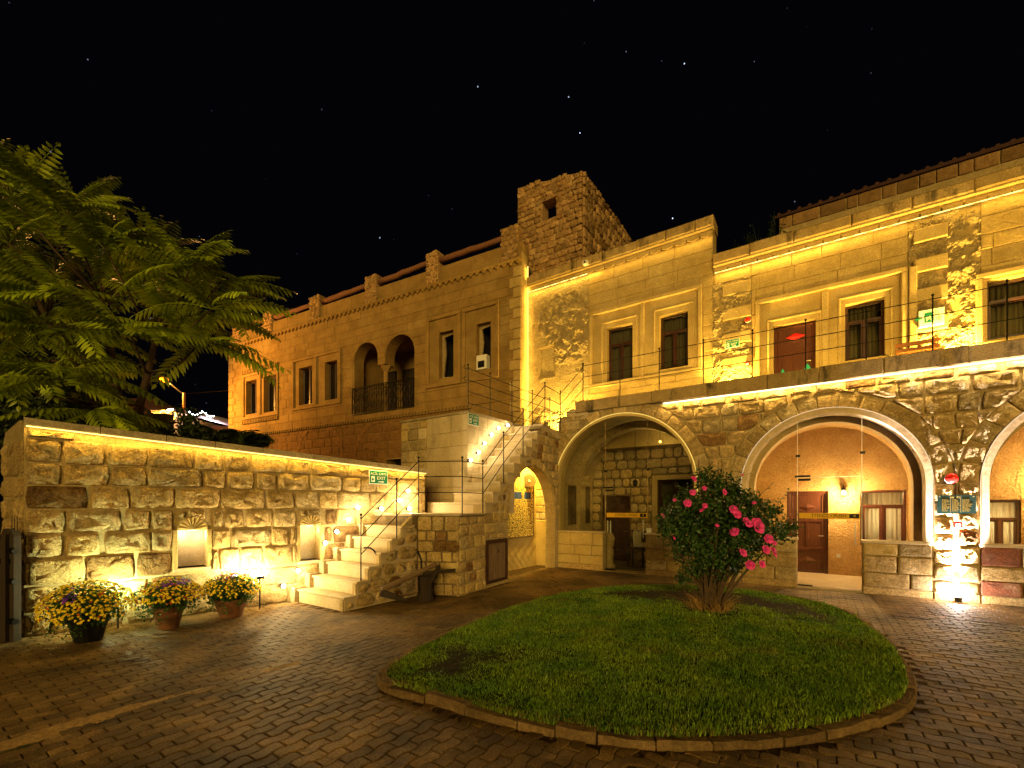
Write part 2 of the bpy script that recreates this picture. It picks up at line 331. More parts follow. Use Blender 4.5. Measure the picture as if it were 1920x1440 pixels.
# ------------------------------------------------------------------ mesh helpers
class MB:
    def __init__(s): s.v, s.f, s.flat = [], [], set()
    def add(s, vs, fs):
        k = len(s.v); s.v.extend(vs); s.f.extend([tuple(i + k for i in f) for f in fs]); return s
    def box(s, x0, x1, y0, y1, z0, z1):
        return s.add([(x0,y0,z0),(x1,y0,z0),(x1,y1,z0),(x0,y1,z0),(x0,y0,z1),(x1,y0,z1),(x1,y1,z1),(x0,y1,z1)],
                     [(0,3,2,1),(4,5,6,7),(0,1,5,4),(1,2,6,5),(2,3,7,6),(3,0,4,7)])
    def bbox(s, x0, x1, y0, y1, z0, z1, b=0.008):      # box with chamfered front (-y) edges
        return s.add([(x0,y1,z0),(x1,y1,z0),(x1,y1,z1),(x0,y1,z1), (x0,y0+b,z0),(x1,y0+b,z0),(x1,y0+b,z1),(x0,y0+b,z1),
                      (x0+b,y0,z0+b),(x1-b,y0,z0+b),(x1-b,y0,z1-b),(x0+b,y0,z1-b)],
                     [(3,2,1,0),(8,9,10,11),(0,1,5,4),(1,2,6,5),(2,3,7,6),(3,0,4,7),(4,5,9,8),(5,6,10,9),(6,7,11,10),(7,4,8,11)])
    def tube(s, pts, r, n=8, cap=True):
        rs = r if isinstance(r, (list, tuple)) else [r]*len(pts)
        pts = [Vector(p) for p in pts]; k = len(s.v); up = Vector((0, 0, 1))
        for i, p in enumerate(pts):
            d = (pts[min(i+1, len(pts)-1)] - pts[max(i-1, 0)])
            if d.length < 1e-9: d = Vector((0,0,1))
            d.normalize()
            a = d.cross(up) if abs(d.z) < 0.95 else d.cross(Vector((1, 0, 0)))
            a.normalize(); b = d.cross(a)
            for j in range(n):
                q = p + (a*math.cos(2*math.pi*j/n) + b*math.sin(2*math.pi*j/n))*rs[i]
                s.v.append(tuple(q))
        for i in range(len(pts)-1):
            for j in range(n):
                s.f.append((k+i*n+j, k+i*n+(j+1) % n, k+(i+1)*n+(j+1) % n, k+(i+1)*n+j))
        if cap:
            s.f.append(tuple(k+j for j in reversed(range(n)))); e = k+(len(pts)-1)*n
            s.f.append(tuple(e+j for j in range(n)))
        return s
    def lathe(s, prof, c=(0, 0, 0), n=16):
        k = len(s.v)
        for r, z in prof:
            for j in range(n):
                a = 2*math.pi*j/n; s.v.append((c[0]+r*math.cos(a), c[1]+r*math.sin(a), c[2]+z))
        for i in range(len(prof)-1):
            for j in range(n):
                s.f.append((k+i*n+j, k+i*n+(j+1) % n, k+(i+1)*n+(j+1) % n, k+(i+1)*n+j))
        s.f.append(tuple(k+j for j in reversed(range(n)))); e = k+(len(prof)-1)*n
        s.f.append(tuple(e+j for j in range(n)))
        return s
    def ball(s, c, r, n=10, m=6, sc=(1, 1, 1)):
        prof = [(math.sin(math.pi*i/m)*r*sc[0] + 1e-5, -math.cos(math.pi*i/m)*r*sc[2]) for i in range(m+1)]
        return s.lathe(prof, c, n)
    def slab(s, outer, holes, y0, y1):       # x,z outline with holes, from y0 (front) to y1 (back)
        loops = [list(outer)] + [list(h) for h in holes]
        tri = tessellate_polygon([[Vector((x, z, 0)) for x, z in l] for l in loops])
        flat = [p for l in loops for p in l]; n = len(flat); k = len(s.v)
        s.v.extend([(x, y0, z) for x, z in flat]); s.v.extend([(x, y1, z) for x, z in flat])
        for t in tri:
            a, b, c = t
            cr = (flat[b][0]-flat[a][0])*(flat[c][1]-flat[a][1]) - (flat[b][1]-flat[a][1])*(flat[c][0]-flat[a][0])
            if cr < 0: a, b, c = a, c, b
            s.f.append((k+a, k+b, k+c)); s.f.append((k+n+a, k+n+c, k+n+b))
        off = 0
        for li, l in enumerate(loops):
            m_ = len(l)
            ar = sum(l[i][0]*l[(i+1) % m_][1]-l[(i+1) % m_][0]*l[i][1] for i in range(m_))
            for i in range(m_):
                a, b = k+off+i, k+off+(i+1) % m_
                q = (a, a+n, b+n, b)
                if (ar > 0) != (li == 0): q = q[::-1]
                s.f.append(q)
            off += m_
        return s
    def build(s, name, mat, parent=None, frame=None, smooth=False, kind=None):
        me = bpy.data.meshes.new(name)
        me.from_pydata(s.v, [], s.f)
        if smooth: me.polygons.foreach_set('use_smooth', [i not in s.flat for i in range(len(me.polygons))])
        me.materials.append(M[mat] if isinstance(mat, str) else mat)
        me.update()
        return link(name, me, parent, frame, kind)
WM = {}
def link(name, me, parent=None, frame=None, kind=None, mat=None):
    o = bpy.data.objects.new(name, me); col.objects.link(o)
    m = frame.m if isinstance(frame, Frame) else (frame if frame is not None else Matrix.Identity(4))
    if mat is not None: m = m @ mat
    if parent is not None:
        o.parent = parent
        if frame is not None or mat is not None: o.matrix_basis = WM[parent.name].inverted() @ m
        else: m = WM[parent.name]
    else: o.matrix_basis = m
    WM[o.name] = m
    if kind: o['kind'] = kind
    return o
def thing(name, label, cat, loc=(0, 0, 0), deg=0.0, group=None, frame=None):
    o = bpy.data.objects.new(name, None); col.objects.link(o)
    m = frame.m if frame is not None else Matrix.Translation(loc) @ Matrix.Rotation(R(deg), 4, 'Z')
    o.matrix_basis = m; WM[o.name] = m; o.empty_display_size = 0.1
    o['label'] = label; o['category'] = cat
    if group: o['group'] = group
    return o
def tag(o, label, cat, group=None):
    o['label'] = label; o['category'] = cat
    if group: o['group'] = group
    return o
def struct(name, kind='structure'):
    o = bpy.data.objects.new(name, None); col.objects.link(o); WM[o.name] = Matrix.Identity(4); o['kind'] = kind
    return o

def clip_half(poly, px, pz, nx, nz):       # keep the side where (p - P).n >= 0
    out = []
    for i in range(len(poly)):
        a, b = poly[i], poly[(i+1) % len(poly)]
        da = (a[0]-px)*nx + (a[1]-pz)*nz; db = (b[0]-px)*nx + (b[1]-pz)*nz
        if da >= 0: out.append(a)
        if (da >= 0) != (db >= 0):
            t = da/(da-db); out.append((a[0]+(b[0]-a[0])*t, a[1]+(b[1]-a[1])*t))
    return out
def area(p): return 0.5*sum(p[i][0]*p[(i+1) % len(p)][1]-p[(i+1) % len(p)][0]*p[i][1] for i in range(len(p)))
def courses(x0, x1, z0, z1, rh, wr, rng, holes=(), arches=(), wob=0.0):
    """rows of stones as polygons, cut round rectangular holes and round arches (cx, zc, R)"""
    out = []; z = z0; rows = []
    while z < z1 - 0.02:
        h = rh*rng.uniform(0.85, 1.18)
        if z + h*1.5 > z1: h = z1 - z
        rows.append((z, min(z+h, z1))); z += h
    for za, zb in rows:
        x = x0 - rng.uniform(0, 0.1); cuts = [x0]
        while True:
            x += rng.uniform(*wr)
            if x > x1 - wr[0]*0.6: break
            if x > x0 + wr[0]*0.5: cuts.append(x)
        cuts.append(x1)
        for a, b in zip(cuts[:-1], cuts[1:]):
            rects = [(a, b, za, zb)]
            for hx0, hx1, hz0, hz1 in holes:
                nx = []
                for (p, q, r, s_) in rects:
                    if q <= hx0 or p >= hx1 or s_ <= hz0 or r >= hz1: nx.append((p, q, r, s_)); continue
                    if p < hx0: nx.append((p, hx0, r, s_))
                    if q > hx1: nx.append((hx1, q, r, s_))
                    m0, m1 = max(p, hx0), min(q, hx1)
                    if r < hz0: nx.append((m0, m1, r, hz0))
                    if s_ > hz1: nx.append((m0, m1, hz1, s_))
                rects = nx
            for (p, q, r, s_) in rects:
                if q-p < 0.06 or s_-r < 0.05: continue
                poly = [(p, r), (q, r), (q, s_), (p, s_)]
                if wob:
                    poly = [(X+rng.uniform(-wob, wob)*(0 if X in (x0, x1) else 1), Z+rng.uniform(-wob, wob)*0.6) for X, Z in poly]
                for (cx, zc, Rr) in arches:
                    mx, mz = (p+q)/2-cx, (r+s_)/2-zc
                    if mz <= 0:
                        if abs(mx) < Rr+(q-p)/2+0.01 and s_ - zc < 0.3:
                            if mx >= 0: poly = clip_half(poly, cx+Rr, 0, 1, 0)
                            else: poly = clip_half(poly, cx-Rr, 0, -1, 0)
                    else:
                        L = math.hypot(mx, mz)
                        if L < Rr + 0.6: poly = clip_half(poly, cx+Rr*mx/L, zc+Rr*mz/L, mx/L, mz/L)
                    if len(poly) < 3: break
                if len(poly) >= 3 and area(poly) > 0.006: out.append(poly)
    return out
def stone(mb, poly, y, depth, rng, gap=0.012, rough=0.015, seg=0.12, rnd=0.25):
    cx = sum(p[0] for p in poly)/len(poly); cz = sum(p[1] for p in poly)/len(poly)
    w = max(p[0] for p in poly)-min(p[0] for p in poly); h = max(p[1] for p in poly)-min(p[1] for p in poly)
    sx, sz = max(0.3, 1-2*gap/w), max(0.3, 1-2*gap/h)
    P = [(cx+(x-cx)*sx, cz+(z-cz)*sz) for x, z in poly]
    per = []; corner = []
    for i in range(len(P)):
        a, b = P[i], P[(i+1) % len(P)]; L = math.hypot(b[0]-a[0], b[1]-a[1])
        if L < 0.015: continue
        n = max(1, min(5, int(L/seg+0.5)))
        for j in range(n):
            per.append((a[0]+(b[0]-a[0])*j/n, a[1]+(b[1]-a[1])*j/n)); corner.append(j == 0)
    n = len(per)
    if n < 3: return
    def ring(ins, yy, jit, jy):
        r = []
        for (x, z), c in zip(per, corner):
            dx, dz = cx-x, cz-z; L = math.hypot(dx, dz)+1e-6
            k = ins + (rnd*0.06 if c else 0)
            k = min(k, L*0.8)
            r.append((x+dx/L*k+rng.uniform(-jit, jit), yy+rng.uniform(-jy, jy), z+dz/L*k+rng.uniform(-jit, jit)))
        return r
    k0 = len(mb.v); md = min(w, h)
    q = rough*0.9
    rings = [ring(0, y, 0, 0), ring(0.001, y-depth*0.65, 0.002, 0), ring(min(0.010, md*0.06), y-depth, 0.003, rough*0.2),
             ring(md*0.13, y-depth-q*0.3, md*0.03, q), ring(md*0.27, y-depth-q*0.5, md*0.04, q), ring(md*0.40, y-depth-q*0.5, md*0.03, q)]
    for r in rings: mb.v.extend(r)
    mb.v.append((cx, y-depth-q*rng.uniform(-0.3, 1.2), cz))
    nr_ = len(rings)
    for a in range(nr_-1):
        for i in range(n):
            if a < 2: mb.flat.add(len(mb.f))
            mb.f.append((k0+a*n+i, k0+a*n+(i+1) % n, k0+(a+1)*n+(i+1) % n, k0+(a+1)*n+i))
    c = k0+nr_*n
    for i in range(n): mb.f.append((k0+(nr_-1)*n+i, k0+(nr_-1)*n+(i+1) % n, c))
def masonry(polys, y, depth, parent, frame, mats, rng, name='stone', gap=0.012, rough=0.015, smooth=True, limit=290, rnd=0.25):
    polys = list(polys)
    rest = MB()
    for i, p in enumerate(polys):
        mb = MB() if i < limit else rest
        stone(mb, p, y, depth*rng.uniform(0.7, 1.15), rng, gap, rough, rnd=rnd)
        if i < limit and mb.v:
            mt = rng.choices([m for m, _ in mats], [w for _, w in mats])[0]
            mb.build(name, mt, parent, frame, smooth)
    if rest.v: rest.build(name+'_infill', mats[0][0], parent, frame, smooth, 'stuff')
def arch_pts(cx, zc, Rr, n=28, a0=0.0, a1=math.pi):
    return [(cx+Rr*math.cos(a0+(a1-a0)*i/n), zc+Rr*math.sin(a0+(a1-a0)*i/n)) for i in range(n+1)]
def arch_hole(cx, zc, Rr, z0, n=28): return [(cx+Rr, z0)] + arch_pts(cx, zc, Rr, n) + [(cx-Rr, z0)]
def voussoirs(cx, zc, r0, r1, nseg, rng, a0=0.0, a1=math.pi):
    out = []
    for i in range(nseg):
        a, b = a0+(a1-a0)*i/nseg, a0+(a1-a0)*(i+1)/nseg; m_ = (a+b)/2; r2 = r1*rng.uniform(0.985, 1.015)
        pt = lambda r, t: (cx+r*math.cos(t), zc+r*math.sin(t))
        out.append([pt(r0, a), pt(r2, a), pt(r2, m_), pt(r2, b), pt(r0, b), pt(r0, m_)])
    return out
def text(body, size, parent, frame, x, y, z, mat, name='lettering', align='CENTER', rot=0):
    c = bpy.data.curves.new(name, 'FONT'); c.body = body; c.size = size; c.align_x = align; c.align_y = 'CENTER'; c.extrude = 0.0008
    tmp = bpy.data.objects.new('tmp', c)
    me = bpy.data.meshes.new_from_object(tmp); bpy.data.objects.remove(tmp); bpy.data.curves.remove(c)
    me.materials.clear(); me.materials.append(M[mat]); me.name = name
    return link(name, me, parent, frame, None, Matrix.Translation((x, y, z)) @ Matrix.Rotation(R(90), 4, 'X') @ Matrix.Rotation(R(rot), 4, 'Z'))

# ------------------------------------------------------------------ lamps
def lamp_point(name, p, e, c, r=0.04):
    d = bpy.data.lights.new(name, 'POINT'); d.energy = e; d.color = c; d.shadow_soft_size = r
    o = bpy.data.objects.new(name, d); col.objects.link(o); o.location = p; return o
def lamp_spot(name, p, target, e, c, ang=90, blend=0.6, r=0.03):
    d = bpy.data.lights.new(name, 'SPOT'); d.energy = e; d.color = c; d.spot_size = R(ang); d.spot_blend = blend; d.shadow_soft_size = r
    o = bpy.data.objects.new(name, d); col.objects.link(o); o.location = p
    o.rotation_euler = (Vector(target)-Vector(p)).to_track_quat('-Z', 'Y').to_euler(); return o
def lamp_strip(name, p0, p1, aim, e, c, w=0.02):
    p0, p1 = Vector(p0), Vector(p1); d = bpy.data.lights.new(name, 'AREA'); d.shape = 'RECTANGLE'
    d.size = (p1-p0).length; d.size_y = w; d.energy = e; d.color = c
    o = bpy.data.objects.new(name, d); col.objects.link(o)
    xa = (p1-p0).normalized(); za = -Vector(aim); za = (za - xa*za.dot(xa)).normalized(); ya = za.cross(xa)
    o.matrix_basis = Matrix.Translation((p0+p1)/2) @ Matrix((xa, ya, za)).transposed().to_4x4(); return o
YEL = (1.0, 0.61, 0.10); WARM = (1.0, 0.72, 0.28); WHT = (1.0, 0.77, 0.38); ORG = (1.0, 0.42, 0.06)
M['bed'] = m_stone('bedding', (0.11, 0.07, 0.035), (0.06, 0.038, 0.02), None, 9, 0.6, 60, 0.01, 0.0)
M['led_rim'] = m_emit('led_rim', (1.0, 0.72, 0.16), 0.6)
# ================================================================== GROUND
base = MB(); base.add([(-300, -300, -0.06), (300, -300, -0.06), (300, 300, -0.06), (-300, 300, -0.06)], [(0, 1, 2, 3)])
base.build('ground', 'joint', kind='structure')

MB().box(-14, 12, -8, YA-0.02, -0.055, -0.011).build('bedding_sand', M['bed'], kind='structure')
def catmull(P, n=8):
    out = []; k = len(P)
    for i in range(k):
        p0, p1, p2, p3 = [Vector((*P[(i+j-1) % k], 0)) for j in range(4)]
        for j in range(n):
            t = j/n
            q = 0.5*((2*p1)+(-p0+p2)*t+(2*p0-5*p1+4*p2-p3)*t*t+(-p0+3*p1-3*p2+p3)*t**3)
            out.append((q.x, q.y))
    return out
def c2w(X, Y): return (CY*X - SY*Y, SY*X + CY*Y)
LAWN = catmull([c2w(*p) for p in [(-1.17, 4.25), (-0.43, 6.1), (0.75, 7.85), (2.3, 8.75), (4.1, 8.55), (4.93, 7.1), (4.5, 5.6), (3.85, 4.5), (3.2, 3.70), (2.45, 3.27), (1.6, 3.06), (0.87, 3.06), (0.156, 3.28), (-0.475, 3.64)]], 8)
LC = (sum(p[0] for p in LAWN)/len(LAWN), sum(p[1] for p in LAWN)/len(LAWN))
def inside(p, poly):
    x, y = p; c = False; j = len(poly)-1
    for i in range(len(poly)):
        if (poly[i][1] > y) != (poly[j][1] > y) and x < (poly[j][0]-poly[i][0])*(y-poly[i][1])/(poly[j][1]-poly[i][1])+poly[i][0]: c = not c
        j = i
    return c
def scaled(k_abs):    # lawn outline moved outwards by k metres
    out = []; n = len(LAWN)
    for i in range(n):
        a, b = LAWN[i-1], LAWN[(i+1) % n]; dx, dy = b[0]-a[0], b[1]-a[1]; L = math.hypot(dx, dy)
        nx, ny = dy/L, -dx/L
        if (LAWN[i][0]+nx*0.1-LC[0])**2+(LAWN[i][1]+ny*0.1-LC[1])**2 < (LAWN[i][0]-LC[0])**2+(LAWN[i][1]-LC[1])**2: nx, ny = -nx, -ny
        out.append((LAWN[i][0]+nx*k_abs, LAWN[i][1]+ny*k_abs))
    return out
KERB_OUT = scaled(0.09)

# pavers: interlocking zigzag blocks, rows along y on the left of the lawn and along x on the right
paving = struct('courtyard_paving')
rng = random.Random(5)
PL, PW, AMP = 0.205, 0.103, 0.011
WAVE = [0, 1, 1, 0, -1, -1, 0]      # long edges follow this over one block length
def paver_mesh(shift, b=0.006, h=0.05):
    xs = [PL*i/6 for i in range(7)]
    g = 0.0028
    def w(x):
        q = ((x+shift) % PL)/PL*6; i = int(q); f = q-i
        return AMP*(WAVE[i % 6]*(1-f)+WAVE[(i+1) % 6]*f)
    def outline(ins, z):
        lo = [(min(max(x, g+ins), PL-g-ins), w(x)+g+ins, z) for x in xs]
        hi = [(min(max(x, g+ins), PL-g-ins), w(x)+PW-g-ins, z) for x in xs]
        return lo+hi[::-1]
    v = outline(0, -h)+outline(0, -b)+outline(b, 0); n = 14
    v = [(x-PL/2, y-PW/2, z) for x, y, z in v]
    f = []
    for a in (0, 1):
        for i in range(n): f.append((a*n+i, a*n+(i+1) % n, (a+1)*n+(i+1) % n, (a+1)*n+i))
    for i in range(6): f.append((2*n+i, 2*n+i+1, 2*n+12-i, 2*n+13-i))
    me = bpy.data.meshes.new('paver'); me.from_pydata(v, [], f); me.materials.append(M['paver']); me.update()
    return me, v, f
PM = [paver_mesh(0), paver_mesh(PL/2)]
spots = []
def paver_ok(x, y):
    if y > 10.52 or y < -3.0 or x < -12 or x > 9: return False
    if (-5.6 < x < -4.3 or -0.5 < x < 0.9) and y > 10.5: return False
    if inside((x, y), KERB_BIG): return False
    la = ((x-GW.ox)*GW.ex[0]+(y-GW.oy)*GW.ex[1], (x-GW.ox)*GW.ey[0]+(y-GW.oy)*GW.ey[1])
    if la[1] > 0.02 and la[0] > -0.6: return False
    if y > 4.2 and x < -5.95: return False
    if y > 5.95 and x < -5.28 and y < 10.6: 
        if y < 7.8: return False
        if x < -6.45: return False
    Xc, Yc = CY*x+SY*y, -SY*x+CY*y
    if Yc < 1.2 or abs(Xc)/Yc > 1.45: return False
    return True
KERB_BIG = scaled(0.085)
for reg in (0, 1):
    ang = 90.0 if reg == 0 else 0.0
    for r in range(-140, 220):
        for c in range(-70, 75):
            a = c*PL + (PL/2 if r % 2 else 0); b = r*PW
            if reg == 0: x, y = -b, a
            else: x, y = a, b
            if not (-12 < x < 9 and -3 < y < 10.6): continue
            Xc, Yc = CY*x+SY*y, -SY*x+CY*y
            if (Xc < 0.72+0.02*Yc) != (reg == 0): continue
            if paver_ok(x, y): spots.append((Yc, Xc, x, y, ang, r % 2))
spots.sort()
inview = [s for s in spots if abs(s[1])/s[0] < 1.16 and s[0] > 2.72][:300]
ids = set(id(s) for s in inview)
rest = MB()
for s in spots:
    Yc, Xc, x, y, ang, k = s
    z = -0.001+rng.uniform(-0.0025, 0.0025) + 0.004*math.sin(x*2.1)*math.cos(y*1.7)
    rot = Matrix.Rotation(R(ang+rng.uniform(-0.8, 0.8)), 4, 'Z') @ Matrix.Rotation(rng.uniform(-0.012, 0.012), 4, 'X') @ Matrix.Rotation(rng.uniform(-0.008, 0.008), 4, 'Y')
    mm = Matrix.Translation((x, y, z)) @ rot
    if id(s) in ids:
        link('paver', PM[k][0], paving, mm)
    else:
        me, v, f = PM[k]
        rest.add([tuple(mm @ Vector(q)) for q in v[14:]], [tuple(i-14 for i in q) for q in f[14:]])
rest.build('paver_field', 'paver', paving, kind='stuff')

# lawn bed, kerb stones
lawn = struct('lawn')
rng = random.Random(6)
mb = MB(); rings = [1.0, 0.97, 0.8, 0.6, 0.35, 0.1]
for q in rings:
    for p in LAWN:
        mb.v.append((LC[0]+(p[0]-LC[0])*q, LC[1]+(p[1]-LC[1])*q, 0.042+0.06*(1-q**4)))
n = len(LAWN)
for a in range(len(rings)-1):
    for i in range(n): mb.f.append((a*n+i, a*n+(i+1) % n, (a+1)*n+(i+1) % n, (a+1)*n+i))
mb.f.append(tuple((len(rings)-1)*n+i for i in range(n)))
mb.build('soil', 'soil', lawn, smooth=True)
kerb = thing('lawn_kerb', 'low ring of worn kerb stones edging the round lawn', 'kerb', (LC[0], LC[1], 0))
i = 0; OUT = KERB_OUT
while i < n:
    L = rng.choice([3, 4, 4, 5]); j = min(i+L, n)
    if n-j < 2: j = n
    idx = [q % n for q in range(i, j+1)]
    h = 0.058+rng.uniform(-0.018, 0.016)
    inn = [LAWN[q] for q in idx]; out = [OUT[q] for q in idx]
    def lerp(a, b, t): return (a[0]+(b[0]-a[0])*t, a[1]+(b[1]-a[1])*t)
    g = 0.035
    inn[0] = lerp(inn[0], inn[1], g*2); out[0] = lerp(out[0], out[1], g*2)
    inn[-1] = lerp(inn[-1], inn[-2], g*2); out[-1] = lerp(out[-1], out[-2], g*2)
    mb = MB(); m_ = len(idx)
    jt = lambda: rng.uniform(-0.006, 0.006)
    for q in range(m_): mb.v.append((*inn[q], -0.03))
    for q in range(m_): mb.v.append((*out[q], -0.03))
    for q in range(m_): mb.v.append((out[q][0]+jt(), out[q][1]+jt(), h-0.02))
    for q in range(m_):
        e = lerp(out[q], inn[q], 0.13); mb.v.append((e[0]+jt(), e[1]+jt(), h+jt()))
    for q in range(m_): mb.v.append((*inn[q], h+jt()))
    for a in (1, 2, 3):
        for q in range(m_-1): mb.f.append((a*m_+q, a*m_+q+1, (a+1)*m_+q+1, (a+1)*m_+q))
    for e in (0, m_-1):
        fc = [e, m_+e, 2*m_+e, 3*m_+e, 4*m_+e]; mb.f.append(tuple(fc if e else fc[::-1]))
    mb.build('kerb_stone', 'kerb', kerb, WF)
    i = j

# ================================================================== GARDEN WALL
rng = random.Random(11)
gw = thing('garden_wall', 'long wall of rough tan stones with two small niches behind the flower pots', 'stone wall', frame=GW)
GL = 5.70
def gtop(a): return 2.60 - 0.053*a
n1 = (GW.X(333, 0), GW.X(388, 0)); n2 = (GW.X(563, 0), GW.X(601, 0))
n1z = (GW.Z(1066, n1[0], 0), GW.Z(994, n1[0], 0)); n2z = (GW.Z(1052, n2[0], 0), GW.Z(985, n2[0], 0))
niches = [(n1[0], n1[1], n1z[0], n1z[1]), (n2[0], n2[1], n2z[0], n2z[1])]
mb = MB(); mb.slab([(0, -0.05), (GL, -0.05), (GL, gtop(GL)), (0, gtop(0))], [[(a, c), (b, c), (b, d), (a, d)] for a, b, c, d in niches], 0, 0.42)
mb.build('wall_core', 'mortar', gw)
ex = []
for k, (a, b, c, d) in enumerate(niches):
    mb = MB(); mb.box(a-0.02, b+0.02, 0.27, 0.3, c-0.02, d+0.02).build('niche_back', 'limestone', gw)
    # carved shell hood over the niche and jambs
    w = (b-a)/2; cx = (a+b)/2
    mb = MB(); hood = [(cx+math.cos(t)*w*1.05, d+math.sin(t)*w*1.05) for t in [math.pi*i/14 for i in range(15)]]
    mb.slab(hood, [], -0.035, 0.0); mb.build('niche_hood', 'carved', gw)
    for i in range(9):
        t0 = math.pi*(i+0.12)/9; t1 = math.pi*(i+0.88)/9; tm = (t0+t1)/2
        m2 = MB(); r0, r1 = w*0.12, w*0.95
        p = lambda r, t, y: (cx+r*math.cos(t), y, d+r*math.sin(t)+0.006)
        m2.add([p(r0, t0, -0.036), p(r1, t0, -0.036), p(r1, t1, -0.036), p(r0, t1, -0.036), p(r0, tm, -0.045), p(r1*1.0, tm, -0.058)], [(0, 1, 5, 4), (4, 5, 2, 3), (1, 2, 5), (0, 4, 3)])
        m2.build('flute', 'carved', gw)
    MB().bbox(a-0.05, b+0.05, -0.03, 0.26, c-0.05, c, 0.006).build('niche_sill', 'limestone', gw)
    for s in (0, 1):
        x = a-0.06 if s == 0 else b
        MB().bbox(x, x+0.06, -0.02, 0.0, c, d, 0.006).build('niche_jamb', 'carved', gw)
    ex.append((a-0.065, b+0.065, c-0.055, d+0.005))
    ex.append((cx-w*1.07, cx+w*1.07, d-0.01, d+w*0.86))
P = [p for p in courses(0.0, GL, 0.0, 2.75, 0.30, (0.28, 0.66), rng, ex, wob=0.018)]
P2 = []
for p in P:
    q = clip_half(p, 0, gtop(0)-0.02, -0.053, -1)
    if len(q) >= 3 and area(q) > 0.012 and max(k[1] for k in q)-min(k[1] for k in q) > 0.11: P2.append(q)
masonry(P2, 0.008, 0.034, gw, GW, [('rock_tan', 7), ('rock_brown', 1), ('rock_grey', 2)], rng, gap=0.010, rough=0.030, rnd=0.3)
a = 0
while a < GL:
    b = min(a+rng.uniform(0.55, 0.8), GL)
    if GL-b < 0.3: b = GL
    mb = MB(); z0, z1 = gtop(a), gtop(b)
    mb.v = [(a+.004, -0.095, z0+.001), (b-.004, -0.095, z1+.001), (b-.004, 0.47, z1+.001), (a+.004, 0.47, z0+.001), (a+.004, -0.095, z0+0.085), (b-.004, -0.095, z1+0.085), (b-.004, 0.47, z1+0.085), (a+.004, 0.47, z0+0.085)]
    mb.f = [(0,3,2,1),(4,5,6,7),(0,1,5,4),(1,2,6,5),(2,3,7,6),(3,0,4,7)]
    mb.build('coping_slab', 'coping', gw); a = b
# rough end pier of the wall, by the gate
EP = Frame(*GW.W(0, 0), 0.0)
pier = MB(); pier.slab([(-1.35, -0.05), (-0.002, -0.05), (-0.002, 2.62), (-0.25, 2.69), (-1.2, 2.62), (-1.35, 2.5)], [], 0.004, 0.45); pier.build('end_pier', 'roughwall', gw, EP)
masonry(courses(-1.35, -0.01, 0, 2.45, 0.3, (0.4, 0.7), rng, wob=0.02), 0.012, 0.03, gw, EP, [('rock_tan', 1)], rng, gap=0.014, rough=0.02, rnd=0.5)
MB().tube([GW.W(0.02, -0.035) + (gtop(0)-0.012,), GW.W(GL, -0.035) + (gtop(GL)-0.012,)], 0.007, 6).build('led_strip', 'led_yellow', gw, WF)
lamp_strip('coping_led', GW.W(0.0, -0.085) + (gtop(0)-0.015,), GW.W(GL, -0.085) + (gtop(GL)-0.015,), (0.0, 0.0, -1.0), 11, YEL, 0.015)

# ================================================================== ARCADE (lower storey with terrace)
rng = random.Random(21)
ar = thing('stone_arcade', 'rough stone arcade with three wide round arches carrying the terrace', 'arcade', (0, YA, 0))
A1, A2, A3 = (-4.0, 2.08, 1.80), (0.17, 2.0, 1.50), (3.75, 2.0, 1.50)
outl = [(-6.44, -0.05), (5.9, -0.05), (5.9, 4.0), (-5.175, 4.0), (-5.175, 4.08), (-5.445, 4.08), (-5.445, 3.87), (-5.69, 3.87), (-5.69, 3.5), (-6.44, 3.5)]
MB().slab(outl, [arch_hole(*a, 0.0) for a in (A1, A2, A3)], YA+0.005, YA+0.38).build('wall', 'mortar', ar, WF)
ring = 0.27
vs = voussoirs(*A1[:2], A1[2], A1[2]+ring, 17, rng, R(-1), R(181)) + voussoirs(*A2[:2], A2[2]+0.0, A2[2]+ring, 15, rng) + voussoirs(*A3[:2], A3[2], A3[2]+ring, 15, rng)
P = courses(-5.68, 5.8, 0.0, 3.98, 0.285, (0.26, 0.62), rng, [], [(A1[0], A1[1], A1[2]+ring+0.01), (A2[0], A2[1], A2[2]+ring+0.01), (A3[0], A3[1], A3[2]+ring+0.01)], wob=0.02)
P = [p for p in P if not any(abs(sum(q[0] for q in p)/len(p)-a[0]) < a[2]+0.02 and sum(q[1] for q in p)/len(p) < a[1]+0.1 for a in (A1, A2, A3))]
jamb = []
for (cx, zc, r) in (A2, A3):
    z = 0.0
    while z < zc-0.05:
        h = min(rng.uniform(0.24, 0.36), zc-z); jamb.append([(cx-r-ring, z), (cx-r, z), (cx-r, z+h), (cx-r-ring, z+h)]); jamb.append([(cx+r, z), (cx+r+ring, z), (cx+r+ring, z+h), (cx+r, z+h)]); z += h
P += jamb
rm = [('rock_tan', 7), ('rock_brown', 1), ('rock_grey', 4)]
masonry(vs, YA+0.01, 0.03, ar, WF, [('rock_tan', 3), ('rock_grey', 1)], rng, 'voussoir', gap=0.007, rough=0.01, rnd=0.2)
masonry(P, YA+0.008, 0.034, ar, WF, rm, rng, 'stone', gap=0.008, rough=0.028, rnd=0.3)
# stones of the step shaped left end and the pillar beside arch one
masonry(courses(-6.42, -5.83, 1.25, 2.75, 0.2, (0.18, 0.3), rng), YA+0.012, 0.022, ar, WF, [('whiteblock', 3), ('ashlar', 3)], rng, 'pillar_stone', gap=0.006, rough=0.004)
MB().bbox(-6.46, -5.8, YA-0.012, YA+0.2, -0.02, 1.24, 0.02).build('plaster_base', 'plaster_yellow', ar, WF)
